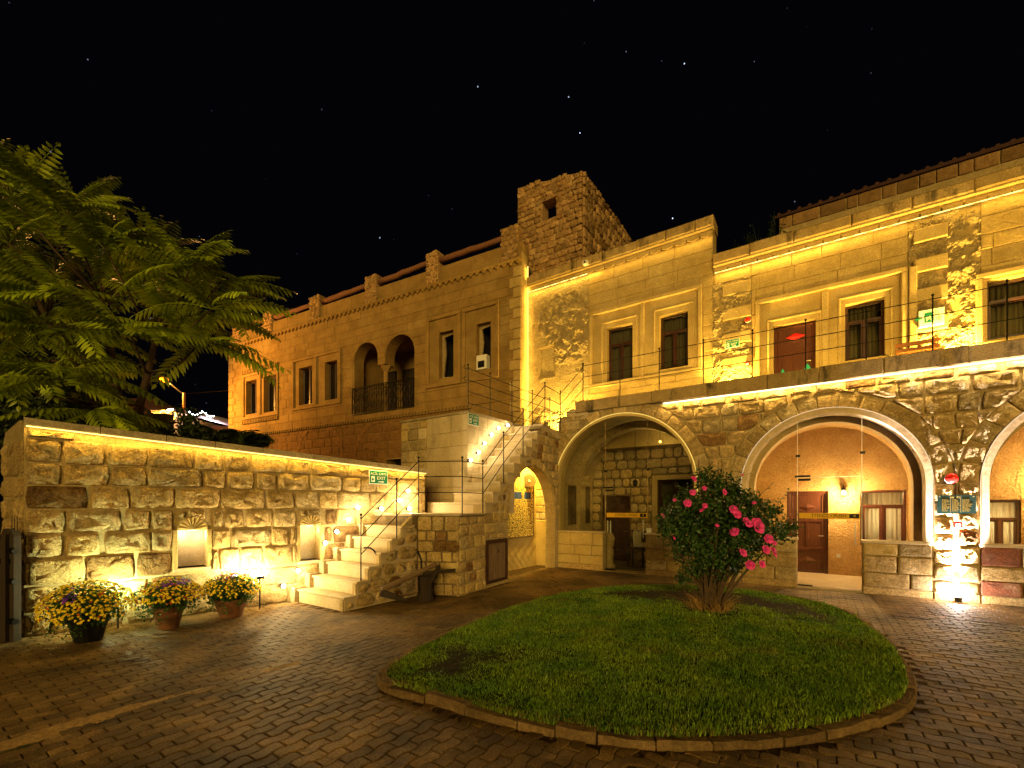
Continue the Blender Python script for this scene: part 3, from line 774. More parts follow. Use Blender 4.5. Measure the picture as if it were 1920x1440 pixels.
# rim profiles: arch one bright thin rim, arches two and three pale inner rings
def ring_part(name, mat, cx, zc, r0, r1, y0, y1, zlow, parent, n=36):
    o = [(cx+r1, zlow)] + arch_pts(cx, zc, r1, n) + [(cx-r1, zlow)]
    i_ = [(cx-r0, zlow)] + arch_pts(cx, zc, r0, n)[::-1] + [(cx+r0, zlow)]
    return MB().slab(o+i_, [], y0, y1).build(name, mat, parent, WF)
ring_part('arch_rim', 'plaster_yellow', A1[0], A1[1], 1.735, 1.80, YA-0.045, YA+0.36, 0.98, ar)
for a in (A2, A3):
    ring_part('arch_rim', 'pale_arch', a[0], a[1], a[2]-0.10, a[2], YA-0.05, YA+0.30, 0.98, ar)
    ring_part('inner_rim', 'pale_arch', a[0], a[1], a[2]-0.20, a[2]-0.04, YA+0.42, YA+0.75, 0.0, ar)
for (cx, zc, r), e in ((A1, 'led_yellow'), (A2, 'led_dim'), (A3, 'led_dim')):
    pr = [(cx+r+0.004, YA-0.052, 1.0)] + [(x, YA-0.052, z) for x, z in arch_pts(cx, zc, r+0.004, 40)] + [(cx-r-0.004, YA-0.052, 1.0)]
    MB().tube(pr, 0.0045, 5).build('rim_led', 'led_rim' if e == 'led_yellow' else e, ar, WF)
# half walls with pale sills
for (x0, x1, cap) in ((-5.79, -4.45, 0), (-3.37, -2.21, 1), (-1.325, -0.33, 1), (0.70, 1.665, 1), (2.255, 5.245, 1)):
    MB().box(x0, x1, YA+0.01, YA+0.25, -0.05, 0.93).build('half_wall', 'mortar', ar, WF)
    mats = [('rock_tan', 3), ('ashlar', 3), ('rock_grey', 2)] if x0 < 2 else [('rock_tan', 2), ('rock_red', 2), ('rock_grey', 3)]
    if x0 < -5: mats = [('plaster_yellow', 1)]
    masonry(courses(x0, x1, 0.12, 0.93, 0.27, (0.4, 0.75), rng), YA+0.012, 0.035, ar, WF, mats, rng, 'half_wall_block', gap=0.004, rough=0.008, rnd=0.1)
    MB().bbox(x0-0.015, x1+0.015, YA-0.05, YA+0.3, 0.931, 0.975, 0.006).build('sill', 'limestone', ar, WF)
    MB().bbox(x0, x1, YA-0.045, YA+0.01, -0.02, 0.115, 0.015).build('plinth', 'rock_tan', ar, WF)
MB().bbox(1.672, 2.248, YA-0.055, YA+0.01, -0.02, 0.12, 0.015).build('plinth', 'rock_tan', ar, WF)
# bays: vault, sides, back wall, floor
def bay(cx, zc, r, y0, y1, zf, mv, mf):
    mb = MB(); prof = [(cx+r, zf)] + arch_pts(cx, zc, r, 24) + [(cx-r, zf)]; k = len(prof)
    steps = 6
    for s in range(steps+1):
        y = y0+(y1-y0)*s/steps
        for x, z in prof: mb.v.append((x, y, z))
    for s in range(steps):
        for i in range(k-1): mb.f.append((s*k+i, s*k+i+1, (s+1)*k+i+1, (s+1)*k+i))
    mb.build('vault', mv, ar, WF, smooth=True)
    MB().box(cx-r-0.1, cx+r+0.1, YA+0.0, y1+0.1, zf-0.03, zf).build('floor', mf, ar, WF)
bay(*A1, YA+0.36, 13.0, -0.028, 'rock_grey', 'concrete')
bay(A2[0], A2[1], 1.47, YA+0.36, 12.9, 0.012, 'plaster', 'limestone')
bay(A3[0], A3[1], 1.47, YA+0.36, 12.9, 0.012, 'plaster', 'limestone')
ring_part('vault_rib', 'rock_grey', A1[0], A1[1], 1.62, 1.82, 11.75, 12.1, -0.02, ar)
# back wall of bay one with doorway and window
B1 = 13.0
d1 = (WF.X(1128, B1), WF.X(1181, B1), -0.03, WF.Z(930, WF.X(1150, B1), B1))
w1 = (WF.X(1233, B1), WF.X(1300, B1), WF.Z(1000, WF.X(1260, B1), B1), WF.Z(899, WF.X(1260, B1), B1))
def rect(r): return [(r[0], r[2]), (r[1], r[2]), (r[1], r[3]), (r[0], r[3])]
bw = MB().slab([(-6.0, -0.1), (-2.0, -0.1), (-2.0, 4.0), (-6.0, 4.0)], [[(d1[0], -0.05), (d1[1], -0.05), (d1[1], d1[3]), (d1[0], d1[3])], rect(w1)], B1+0.005, B1+0.25).build('back_wall', 'mortar_dark', ar, WF)
masonry(courses(-5.8, -2.2, 0.0, 3.9, 0.27, (0.24, 0.46), rng, [(d1[0]-0.02, d1[1]+0.02, 0, d1[3]+0.02), (w1[0]-0.16, w1[1]+0.12, w1[2]-0.05, w1[3]+0.14)], [], wob=0.015), B1+0.012, 0.04, bw, WF, [('rock_grey', 3), ('rock_tan', 3)], rng, 'stone', gap=0.012, rough=0.02, rnd=0.6)
def dark_box(x0, x1, z0, z1, y0, y1, parent, mat='dark', frame=WF):
    mb = MB(); v = [(x0,y0,z0),(x1,y0,z0),(x1,y0,z1),(x0,y0,z1),(x0,y1,z0),(x1,y1,z0),(x1,y1,z1),(x0,y1,z1)]
    mb.add(v, [(4,5,6,7),(0,1,5,4),(1,2,6,5),(2,3,7,6),(3,0,4,7)]).build('room_shade', mat, parent, frame)

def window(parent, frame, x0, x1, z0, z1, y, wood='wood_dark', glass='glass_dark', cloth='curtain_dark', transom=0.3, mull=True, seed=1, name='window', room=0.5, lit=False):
    """wooden window: frame with transom and two casements, panes, gathered curtain behind"""
    rr = random.Random(seed); fw = 0.055; w = x1-x0; h = z1-z0; zt = z1-h*transom if transom else z1
    mb = MB()
    mb.bbox(x0, x0+fw, y, y+0.07, z0, z1); mb.bbox(x1-fw, x1, y, y+0.07, z0, z1)
    mb.bbox(x0+fw, x1-fw, y, y+0.07, z0, z0+fw); mb.bbox(x0+fw, x1-fw, y, y+0.07, z1-fw, z1)
    if transom: mb.bbox(x0+fw, x1-fw, y-0.004, y+0.07, zt-fw*0.5, zt+fw*0.5)
    xm = (x0+x1)/2
    if mull: mb.bbox(xm-fw*0.55, xm+fw*0.55, y-0.006, y+0.07, z0+fw, zt-fw*0.5)
    f = mb.build(name, wood, parent, frame)
    def pane(a, b, c, d): MB().box(a, b, y+0.03, y+0.036, c, d).build('pane', glass, f, frame)
    def sash(a, b, c, d):
        s = 0.03; m2 = MB()
        m2.bbox(a, a+s, y+0.01, y+0.05, c, d, 0.004); m2.bbox(b-s, b, y+0.01, y+0.05, c, d, 0.004); m2.bbox(a+s, b-s, y+0.01, y+0.05, c, c+s, 0.004); m2.bbox(a+s, b-s, y+0.01, y+0.05, d-s, d, 0.004)
        m2.build('sash', wood, f, frame)
    if transom: pane(x0+fw, x1-fw, zt+fw*0.5, z1-fw)
    zb = zt-fw*0.5 if transom else z1-fw
    if mull:
        for a, b in ((x0+fw, xm-fw*0.55), (xm+fw*0.55, x1-fw)): sash(a, b, z0+fw, zb); pane(a+0.03, b-0.03, z0+fw+0.03, zb-0.03)
    else: sash(x0+fw, x1-fw, z0+fw, zb); pane(x0+fw+0.03, x1-fw-0.03, z0+fw+0.03, zb-0.03)
    if cloth:
        m3 = MB(); n = int(w*90); ph = rr.uniform(0, 6)
        for i in range(n+1):
            x = x0+w*i/n; yy = y+0.13+0.018*math.sin(i*0.9+ph)+0.01*math.sin(i*2.3+ph*2)
            m3.v.append((x, yy, z0)); m3.v.append((x, yy+0.01*math.sin(i*0.5), z1))
        for i in range(n): m3.f.append((2*i, 2*i+2, 2*i+3, 2*i+1))
        m3.build('curtain', cloth, f, frame, smooth=True)
        if lit: lamp_point('curtain_fill', (*frame.W((x0+x1)/2, y+room*0.8), (z0+z1)/2), 5, (1.0, 0.80, 0.5), 0.1)  # added light behind the cloth to make it glow, no lamp seen there
    dark_box(x0, x1, z0, z1, y+0.07, y+room, f, 'dark' if not lit else 'plaster', frame)
    return f
def panel_door(parent, frame, x0, x1, z0, z1, y, wood='wood_door', name='door', double=False, diamond=None):
    fw = 0.07; mb = MB()
    mb.bbox(x0, x0+fw, y, y+0.1, z0, z1); mb.bbox(x1-fw, x1, y, y+0.1, z0, z1); mb.bbox(x0+fw, x1-fw, y, y+0.1, z1-fw, z1)
    f = mb.build(name, wood, parent, frame)
    a, b, c, d = x0+fw, x1-fw, z0+0.01, z1-fw; h = d-c
    MB().box(a, b, y+0.05, y+0.09, c, d).build('leaf', wood, f, frame)
    m2 = MB(); xm = (a+b)/2; s = 0.06
    zs = [c, c+h*0.30, c+h*0.66, d]
    for zz in zs: m2.bbox(a, b, y+0.03, y+0.051, max(c, zz-s*0.6), min(d, zz+s*0.6), 0.006)
    for i, (za, zb) in enumerate(zip(zs[:-1], zs[1:])):
        for xx in ([a+s/2, b-s/2] if i != 1 else [a+s/2, xm, b-s/2]):
            m2.bbox(xx-s/2, xx+s/2, y+0.03, y+0.051, za+s*0.6, zb-s*0.6, 0.006)
    m2.build('stile', wood, f, frame)
    for i in (0, 2):
        cz = (zs[i]+zs[i+1])/2; w_ = (b-a)*0.27; hh = h*0.055
        m3 = MB(); m3.add([(xm-w_, y+0.05, cz), (xm, y+0.05, cz-hh), (xm+w_, y+0.05, cz), (xm, y+0.05, cz+hh), (xm, y+0.02, cz)], [(0, 1, 4), (1, 2, 4), (2, 3, 4), (3, 0, 4)])
        m3.build('diamond_boss', wood, f, frame)
    MB().tube([(b-0.03, y-0.0, c+h*0.47), (b-0.03, y-0.045, c+h*0.47), (b-0.13, y-0.045, c+h*0.47)], 0.009, 6).build('handle', 'steel', f, frame)
    return f
panel_door(ar, WF, d1[0], d1[1], d1[2], d1[3], B1+0.06, 'wood_dark')
window(ar, WF, w1[0], w1[1], w1[2], w1[3], B1+0.08, transom=0.0, seed=2)
MB().slab([(w1[0]-0.15, w1[2]-0.04), (w1[1]+0.11, w1[2]-0.04), (w1[1]+0.11, w1[3]+0.13), (w1[0]-0.15, w1[3]+0.13)], [rect(w1)], B1-0.02, B1+0.01).build('window_surround', 'carved', ar, WF)
# back walls of bays two and three
B2 = 12.9
d2 = (WF.X(1475, B2), WF.X(1553, B2), 0.012, WF.Z(921, WF.X(1500, B2), B2))
w2 = (WF.X(1613, B2), WF.X(1700, B2), WF.Z(1024, WF.X(1650, B2), B2), WF.Z(919, WF.X(1650, B2), B2))
MB().slab([(-1.4, -0.1), (1.75, -0.1), (1.75, 3.7), (-1.4, 3.7)], [[(d2[0], -0.05), (d2[1], -0.05), (d2[1], d2[3]), (d2[0], d2[3])], rect(w2)], B2, B2+0.2).build('back_wall', 'plaster', ar, WF)
panel_door(ar, WF, d2[0], d2[1], d2[2], d2[3], B2+0.05)
window(ar, WF, w2[0], w2[1], w2[2], w2[3], B2+0.04, 'wood_door', 'glass', 'curtain', 0.28, seed=4, lit=True, room=0.6)
w3 = (WF.X(1836, B2), WF.X(1915, B2), WF.Z(1032, WF.X(1870, B2), B2), WF.Z(937, WF.X(1870, B2), B2))
MB().slab([(2.2, -0.1), (5.35, -0.1), (5.35, 3.7), (2.2, 3.7)], [rect(w3)], B2, B2+0.2).build('back_wall', 'plaster', ar, WF)
window(ar, WF, w3[0], w3[1], w3[2], w3[3], B2+0.04, 'wood_door', 'glass', 'curtain', 0.38, seed=5, lit=True, room=0.6)
# glazing
YG = YA+0.16
def glazing(cx, zc, r, xa, xb, zt, bandz, glassmat='glass'):
    full = [(cx-r, 0.975), (cx+r, 0.975)] + arch_pts(cx, zc, r, 30)
    for (p, q, lo) in ((cx-r, xa, 0.975), (xa, xb, zt), (xb, cx+r, 0.975)):
        poly = clip_half(clip_half(full, p, 0, 1, 0), q, 0, -1, 0); poly = clip_half(poly, 0, lo, 0, 1)
        if len(poly) > 2: MB().slab([(x, z) for x, z in poly], [], YG, YG+0.01).build('glass_pane', glassmat, ar, WF)
    g = MB().box(xa+0.01, xb-0.01, YG+0.02, YG+0.03, 0.03, zt-0.01).build('glass_door', glassmat, ar, WF)
    for x in (xa, xb):
        top = zc+math.sqrt(max(0.01, r*r-(x-cx)**2))
        MB().box(x-0.006, x+0.006, YG-0.004, YG+0.016, 0.98, top).build('joint_profile', 'sign_white' if cx > -2 else 'ledge', ar, WF)
        MB().bbox(x-0.03, x+0.05, YG-0.012, YG+0.03, zt+0.42, zt+0.47, 0.004).build('glass_clamp', 'black', ar, WF)
    MB().box(xa+0.006, xb-0.006, YG-0.003, YG+0.012, zt-0.005, zt+0.005).build('joint_profile', 'sign_white' if cx > -2 else 'ledge', ar, WF)
    m2 = MB(); m2.bbox(xa-0.05, xa+0.22, YG-0.015, YG+0.035, zt+0.012, zt+0.05, 0.004); m2.bbox(xa+0.01, xa+0.22, YG-0.012, YG+0.04, zt-0.06, zt-0.015, 0.004); m2.build('door_patch', 'black', g, WF)
    MB().box(xa+0.03, xb-0.02, YG+0.012, YG+0.019, bandz-0.055, bandz+0.055).build('door_band', 'yellow_band', g, WF)
    text('İTİNİZ • PUSH', 0.085, g, WF, (xa+xb)/2, YG+0.010, bandz, 'ink')
    MB().box(xb-0.19, xb-0.04, YG+0.008, YG+0.0115, bandz-0.04, bandz+0.04).build('door_badge', 'black', g, WF)
    text('◄', 0.05, g, WF, xb-0.115, YG+0.006, bandz, 'gold', 'mark')
    MB().tube([(xb-0.1, YG-0.03, bandz-0.12), (xb-0.1, YG-0.03, bandz-0.55)], 0.011, 8).build('door_handle', 'steel', g, WF)
    MB().bbox(xa-0.02, xa+0.25, YG-0.03, YG+0.06, 0.0, 0.035, 0.004).build('floor_hinge', 'black', g, WF)
    return g
glazing(A1[0], A1[1], 1.735, -4.45, -3.37, 2.05, 1.39)
glazing(A2[0], A2[1], 1.40, -0.33, 0.70, 2.18, 1.42)
full = [(2.35, 0.975), (5.15, 0.975)] + arch_pts(A3[0], A3[1], 1.40, 30)
MB().slab(full, [], YG, YG+0.01).build('glass_pane', 'glass', ar, WF)
# terrace slab and ledge
MB().box(-5.175, 5.9, YA+0.02, 13.4, 4.0, 4.22).build('terrace_slab', 'concrete', ar, WF)
x = -5.175; 
while x < 5.9:
    b = min(x+rng.uniform(0.7, 1.3), 5.9)
    if 5.9-b < 0.4: b = 5.9
    MB().bbox(x+0.003, b-0.003, YA-0.10+rng.uniform(-0.004, 0.004), YA+0.25, 4.0 if x > -3.1 else 4.03, 4.30+rng.uniform(-0.006, 0.006), 0.014).build('ledge_block', 'ledge', ar, WF); x = b
MB().box(-2.95, 5.9, YA-0.05, YA-0.02, 3.975, 3.998).build('led_strip', 'led_white', ar, WF)
lamp_strip('ledge_led', (-2.95, YA-0.09, 3.97), (1.2, YA-0.09, 3.97), (0, 0.1, -1), 13, (1.0, 0.66, 0.20), 0.02)
lamp_strip('ledge_led', (1.2, YA-0.09, 3.97), (5.9, YA-0.09, 3.97), (0, 0.1, -1), 20, (1.0, 0.74, 0.36), 0.02)

# ================================================================== STAIRS
rng = random.Random(31)
st = thing('stone_staircase', 'two flight stone staircase with pale treads turning up to the terrace', 'staircase', (-6.2, 4.2, 0))
def xleft(y): return GW.W(0, 0)[0] + (y-GW.oy)*GW.ex[0]/GW.ex[1]
T1 = [(4.22+0.2317*k, 0.21*(k+1)) for k in range(7)]
for k, (y, z) in enumerate(T1[:6]):
    yn = T1[k+1][0]
    mb = MB(); xl = xleft(y)+0.012
    mb.bbox(xl, -5.995, y+0.03, 5.75, z-0.21 if k else -0.02, z-0.035, 0.004)
    s = mb.build('step', 'limestone', st, WF)
    MB().bbox(xl, -5.985+0.02, y, yn+0.035, z-0.034, z, 0.008).build('tread', 'limestone', s, WF)
MB().add([(xleft(5.6), 5.62, 1.435), (-5.99, 5.62, 1.435), (-5.96, 5.78, 1.435), (-5.27, 6.11, 1.435), (-5.34, 6.95, 1.435), (-6.3, 7.7, 1.435), (-8.0, 7.7, 1.435), (-7.2, 5.62, 1.435)] +
         [(xleft(5.6), 5.62, 1.47), (-5.97, 5.60, 1.47), (-5.95, 5.74, 1.47), (-5.24, 6.09, 1.47), (-5.31, 6.95, 1.47), (-6.3, 7.7, 1.47), (-8.0, 7.7, 1.47), (-7.2, 5.62, 1.47)],
         [(1, 2, 3, 4, 5, 6, 0)[::-1], (9, 10, 11, 12, 13, 14, 8), (0, 1, 9, 8), (1, 2, 10, 9), (2, 3, 11, 10), (3, 4, 12, 11)]).build('landing', 'limestone', st, WF)
# core under the landing
MB().add([(-7.1, 5.66, -0.05), (-6.0, 5.66, -0.05), (-5.995, 5.79, -0.05), (-5.325, 6.135, -0.05), (-5.48, 7.83, -0.05), (-6.4, 7.83, -0.05)] + [(-7.1, 5.66, 1.434), (-6.0, 5.66, 1.434), (-5.995, 5.79, 1.434), (-5.325, 6.135, 1.434), (-5.48, 7.83, 1.434), (-6.4, 7.83, 1.434)],
         [(0, 1, 7, 6), (1, 2, 8, 7), (2, 3, 9, 8), (3, 4, 10, 9), (4, 5, 11, 10), (5, 0, 6, 11), (6, 7, 8, 9, 10, 11)]).build('core', 'mortar_dark', st, WF)
# side of the lower flight
P = []
for p in courses(0.04, 1.56, 0, 1.45, 0.24, (0.22, 0.45), rng, wob=0.02):
    q = clip_half(p, 0.0, -0.02, 1.30, -1.39)
    if len(q) >= 3 and area(q) > 0.006: P.append(q)
MB().slab([(0.03, -0.05), (1.58, -0.05), (1.58, 1.42), (1.45, 1.42)] + [c for k in range(5, 0, -1) for c in ((0.2317*k+0.03, T1[k][1]-0.04), (0.2317*k+0.03, T1[k-1][1]-0.04))] + [(0.03, 0.16)], [], 0.02, 0.1).build('side_wall', 'mortar', st, SL)
masonry(P, 0.035, 0.045, st, SL, [('rock_brown', 1), ('rock_tan', 3), ('rock_grey', 2)], rng, 'stone', gap=0.012, rough=0.03, rnd=0.8)
# landing front
FL = Frame(-5.99, 5.77, math.degrees(math.atan2(0.35, 0.69)))
masonry(courses(0.0, 0.775, 0, 1.43, 0.2, (0.16, 0.34), rng, wob=0.008), 0.012, 0.03, st, FL, [('rock_tan', 5), ('ashlar', 3), ('rock_brown', 1)], rng, 'stone', gap=0.005, rough=0.008, rnd=0.2)
# right face with cupboard door and passage arch
T2 = [(6.94+0.289*k, 1.47+0.217*(k+1)) for k in range(10)]
def xr(y): return -5.30-0.0875*(y-6.12)
dr = (SR.X(911, 0), SR.X(950, 0)); drz = (0.07, SR.Z(1013, SR.X(911, 0), 0))
AC, AZ, AR = 3.02, 1.32, 1.24
top = [(4.49, 3.50), (3.30, 3.50)]
for k in range(9, -1, -1):
    xx = (T2[k][0]-6.12)/0.996; top += [(xx+0.03, T2[k][1]-0.05), (xx+0.03, (T2[k-1][1] if k else 1.47)-0.05)]
o = [(0.0, -0.05), (AC-AR, -0.05)] + arch_pts(AC, AZ, AR, 20, math.pi, 0) + [(AC+AR, -0.05), (4.49, -0.05)] + top + [(0.0, 1.42)]
MB().slab(o, [], 0.01, 0.28).build('side_wall', 'mortar', st, SR)
P = []
for p in courses(0.0, 4.47, 0, 3.6, 0.21, (0.18, 0.4), rng, [(dr[0]-0.01, dr[1]+0.01, drz[0]-0.1, drz[1]+0.02)], [(AC, AZ, AR+0.2)], wob=0.012):
    c = (sum(q[0] for q in p)/len(p), sum(q[1] for q in p)/len(p))
    if abs(c[0]-AC) < AR+0.03 and c[1] < AZ+0.2: continue
    q = clip_half(p, 0.85, 1.45, 0.217, -0.29) if c[0] > 0.85 else clip_half(p, 0, 1.42, 0, -1)
    if len(q) >= 3: q = clip_half(q, 0, 3.48, 0, -1)
    if len(q) >= 3 and area(q) > 0.006: P.append(q)
masonry(P, 0.018, 0.03, st, SR, [('rock_tan', 4), ('rock_grey', 3), ('ashlar', 3), ('rock_brown', 1)], rng, 'stone', gap=0.007, rough=0.014, rnd=0.4)
masonry(voussoirs(AC, AZ, AR, AR+0.2, 13, rng), 0.018, 0.03, st, SR, [('ashlar', 2), ('rock_grey', 1)], rng, 'voussoir', gap=0.005, rough=0.004)
# cupboard door in the side wall
mb = MB(); a, b, c, d = dr[0], dr[1], drz[0], drz[1]
mb.bbox(a, a+0.06, -0.03, 0.02, c, d, .006); mb.bbox(b-0.06, b, -0.03, 0.02, c, d, .006); mb.bbox(a+0.06, b-0.06, -0.03, 0.02, d-0.08, d, .006); mb.bbox(a+0.06, b-0.06, -0.03, 0.02, c, c+0.05, .006)
cd = mb.build('cupboard_door', 'wood_dark', st, SR)
for i in range(6):
    x0 = a+0.065+(b-a-0.13)*i/6; MB().bbox(x0+0.003, x0+(b-a-0.13)/6-0.003, -0.015+0.004*(i % 2), 0.02, c+0.055, d-0.085, .006).build('plank', 'wood_old', cd, SR)
MB().tube([((a+b)/2, -0.03, d-0.2), ((a+b)/2, -0.05, d-0.24), ((a+b)/2, -0.03, d-0.28)], 0.008, 6).build('handle', 'iron', cd, SR)
# upper flight
for k, (y, z) in enumerate(T2):
    yn = y+0.289 if k < 9 else 9.9
    xl = -6.425
    if k == 0: xl = -6.93
    mb = MB(); zb = 1.45 if k < 4 else z-0.30
    mb.add([(xl, y+0.03, zb), (xr(y)-0.0, y+0.03, zb), (xr(yn), yn+0.05, zb), (xl, yn+0.05, zb), (xl, y+0.03, z-0.035), (xr(y)-0.0, y+0.03, z-0.035), (xr(yn), yn+0.05, z-0.035), (xl, yn+0.05, z-0.035)],
           [(0,3,2,1),(4,5,6,7),(0,1,5,4),(1,2,6,5),(2,3,7,6),(3,0,4,7)])
    s = mb.build('step', 'limestone', st, WF)
    MB().add([(xl, y, z-0.034), (xr(y)+0.02, y, z-0.034), (xr(yn)+0.02, yn+0.03, z-0.034), (xl, yn+0.03, z-0.034), (xl, y, z), (xr(y)+0.02, y, z), (xr(yn)+0.02, yn+0.03, z), (xl, yn+0.03, z)],
             [(0,3,2,1),(4,5,6,7),(0,1,5,4),(1,2,6,5),(2,3,7,6),(3,0,4,7)]).build('tread', 'limestone', s, WF)
MB().box(-6.425, -5.66, 9.75, 10.55, 3.4, 3.60).build('upper_landing', 'limestone', st, WF)
MB().box(-7.8, -5.70, 10.55, 12.45, 3.4, 3.60).build('upper_landing', 'limestone', st, WF)
for (x0, z) in ((-5.69, 3.87), (-5.445, 4.10)):
    s = MB().box(x0, x0+0.6, YA-0.02, 12.45, z-0.25, z-0.04).build('step', 'limestone', st, WF)
    MB().bbox(x0-0.02, x0+0.27, YA-0.06, 12.45, z-0.039, z, 0.008).build('tread', 'limestone', s, WF)
# low skirting stones between garden wall and steps
for k, (y, z) in enumerate(T1[:6]):
    xl = xleft(y); MB().bbox(xl-0.01, xl+0.13, y-0.06, y+0.22, z-0.24, z+0.03, 0.012).build('edge_stone', 'coping', st, WF)

# rear wall of the passage with a hanging picture carpet and a wooden hub above
pw_ = thing('passage_wall', 'rough yellow plaster wall at the end of the passage under the stairs', 'wall', (-6.4, 9.8, 0))
PF = Frame(-6.43, 7.71, 90.0)
mb = MB(); nx, nz = 52, 110
for q in range(nz+1):
    for i in range(nx+1):
        a, z = 1.30+1.58*i/nx, -0.02+3.38*q/nz
        mb.v.append((a, -0.035-0.010*math.sin(a*21+z*4+2*math.sin(z*5))*math.sin(z*17+a*5)-rng.uniform(0, 0.006), z))
for q in range(nz):
    for i in range(nx): mb.f.append((q*(nx+1)+i, q*(nx+1)+i+1, (q+1)*(nx+1)+i+1, (q+1)*(nx+1)+i))
mb.build('plaster', 'plaster_yellow', pw_, PF, smooth=True)
ca, cb = PF.X(950, -0.06), PF.X(999, -0.06); za, zb = PF.Z(1003, cb, -0.06), PF.Z(915, cb, -0.06)
cp = MB().box(ca, cb, -0.075, -0.062, za, zb).build('hanging_carpet', 'carpet', None, PF); tag(cp, 'patterned carpet with two blue patches hanging on the passage wall', 'carpet')
MB().bbox(ca-0.02, cb+0.02, -0.09, -0.06, za-0.03, za, 0.004).build('fringe', 'wood_old', cp, PF)
MB().bbox(cb, cb+0.03, -0.09, -0.06, za, zb, 0.004).build('fringe', 'wood_old', cp, PF)
hx = WF.X(997, 10.2); hz = WF.Z(902, hx, 10.2)
hb = thing('wooden_hub', 'round wooden hub mounted high above the carpet in the passage', 'wooden hub', (hx, 10.2, hz))
mb = MB(); mb.tube([(hx+0.02, 10.05, hz), (hx-0.10, 10.30, hz)], [0.17, 0.14], 20).build('drum', 'wood_bench', hb, WF)
mb = MB(); mb.tube([(hx+0.03, 10.03, hz), (hx+0.018, 10.055, hz)], [0.175, 0.175], 20).build('face', 'wood_old', hb, WF)
mb = MB(); mb.tube([(hx+0.035, 10.02, hz), (hx+0.018, 10.055, hz)], [0.03, 0.03], 12).build('centre_hole', 'sign_white', hb, WF)

# ================================================================== WHITE STAIR BLOCK
rng = random.Random(41)
bk = thing('pale_block_house', 'pale squared stone block beside the upper flight with a green exit sign', 'stone block', (-7.5, 7.71, 0))
BX0, BX1, BY, BZ = -8.57, -6.43, 7.71, 3.74
MB().box(BX0, BX1, BY+0.005, 12.05, -0.05, BZ-0.06).build('core', 'mortar', bk, WF)
xm = WF.X(801, BY)
Pf = courses(xm, BX1, 1.47, BZ-0.06, 0.3, (0.3, 0.5), rng)
masonry(Pf, BY+0.006, 0.02, bk, WF, [('whiteblock', 1)], rng, 'block', gap=0.003, rough=0.001, smooth=False, rnd=0)
masonry(courses(BX0, xm, 0.3, BZ-0.1, 0.28, (0.25, 0.45), rng, wob=0.015), BY+0.006, 0.03, bk, WF, [('rock_grey', 3), ('whiteblock', 2), ('ashlar', 3)], rng, 'rough_block', gap=0.006, rough=0.015, rnd=0.3)
SB = Frame(BX1, BY, 90.0)
masonry(courses(0.0, 4.3, 1.6, BZ-0.06, 0.3, (0.3, 0.5), rng), 0.004, 0.012, bk, SB, [('whiteblock', 1)], rng, 'block', gap=0.003, rough=0.001, smooth=False, rnd=0)
MB().bbox(BX0-0.03, BX1+0.03, BY-0.03, 12.05, BZ-0.058, BZ, 0.01).build('cap_slab', 'coping', bk, WF)
# ================================================================== UPPER STOREY WINGS
def displaced(name, mat, parent, frame, x0, x1, z0, z1, y, fn, step=0.03):
    nx, nz = max(2, int((x1-x0)/step)), max(2, int((z1-z0)/step)); mb = MB()
    for j in range(nz+1):
        for i in range(nx+1):
            x, z = x0+(x1-x0)*i/nx, z0+(z1-z0)*j/nz
            mb.v.append((x, y-fn(x, z), z))
    w = nx+1
    for j in range(nz):
        for i in range(nx): mb.f.append((j*w+i, j*w+i+1, (j+1)*w+i+1, (j+1)*w+i))
    return mb.build(name, mat, parent, frame, smooth=False)
from mathutils import noise as mn
def fbm(x, z, s, o=4, seed=0.0): return mn.fractal(Vector((x*s, z*s, seed)), 0.8, 2.1, o)
def ridged(x, z, s, seed=0.0): return abs(mn.noise(Vector((x*s, z*s, seed))))
def moulding(parent, frame, x0, x1, z0, z1, y, w=0.09, t=0.07, name='window_surround', mat='carved'):
    """raised double frame round an opening"""
    mb = MB()
    mb.bbox(x0, x1, y-t, y, z1-w, z1, 0.015); mb.bbox(x0, x1, y-t, y, z0, z0+w, 0.015)
    mb.bbox(x0, x0+w, y-t, y, z0+w, z1-w, 0.015); mb.bbox(x1-w, x1, y-t, y, z0+w, z1-w, 0.015)
    return mb.build(name, mat, parent, frame)
def cornice(parent, frame, x0, x1, y, z, step=0.30, coping=0.26, proj=0.16, rng=None, led=True, mat='carved'):
    """row of small scalloped corbels under a weathered coping"""
    x = x0; i = 0
    mb = MB(); mb.bbox(x0, x1, y-0.05, y+0.02, z+0.10, z+0.145, 0.008); mb.bbox(x0, x1, y-proj+0.03, y+0.02, z+0.145, z+0.185, 0.01)
    mb.build('cornice_moulding', mat, parent, frame)
    while x < x1-0.05:
        b = min(x+step, x1)
        m2 = MB(); m2.slab([(x+0.01, z+0.10), (x+0.02, z+0.03), (x+(b-x)*0.5, z-0.015), (b-0.02, z+0.03), (b-0.01, z+0.10)], [], y-0.06, y)
        m2.build('corbel', mat, parent, frame); x = b; i += 1
    x = x0
    while x < x1:
        b = min(x+rng.uniform(0.7, 1.2), x1)
        if x1-b < 0.3: b = x1
        MB().bbox(x+0.003, b-0.003, y-proj+rng.uniform(-0.01, 0.01), y+0.5, z+0.187, z+0.187+coping+rng.uniform(-0.012, 0.012), 0.03).build('coping_slab', 'ledge', parent, frame)
        x = b
rng = random.Random(51)
lw = thing('upper_left_wing', 'taller yellow lit upper storey with two curtained windows, left of the door', 'building wing', (-5.0, YU, 4.2))
LX0, LX1 = -7.84, WF.X(1337, YU)
wa = (WF.X(1138, YU), WF.X(1186, YU), WF.Z(717, WF.X(1140, YU), YU), WF.Z(616, WF.X(1138, YU), YU))
wb = (WF.X(1236, YU), WF.X(1290, YU), WF.Z(694, WF.X(1236, YU), YU), WF.Z(593, WF.X(1236, YU), YU))
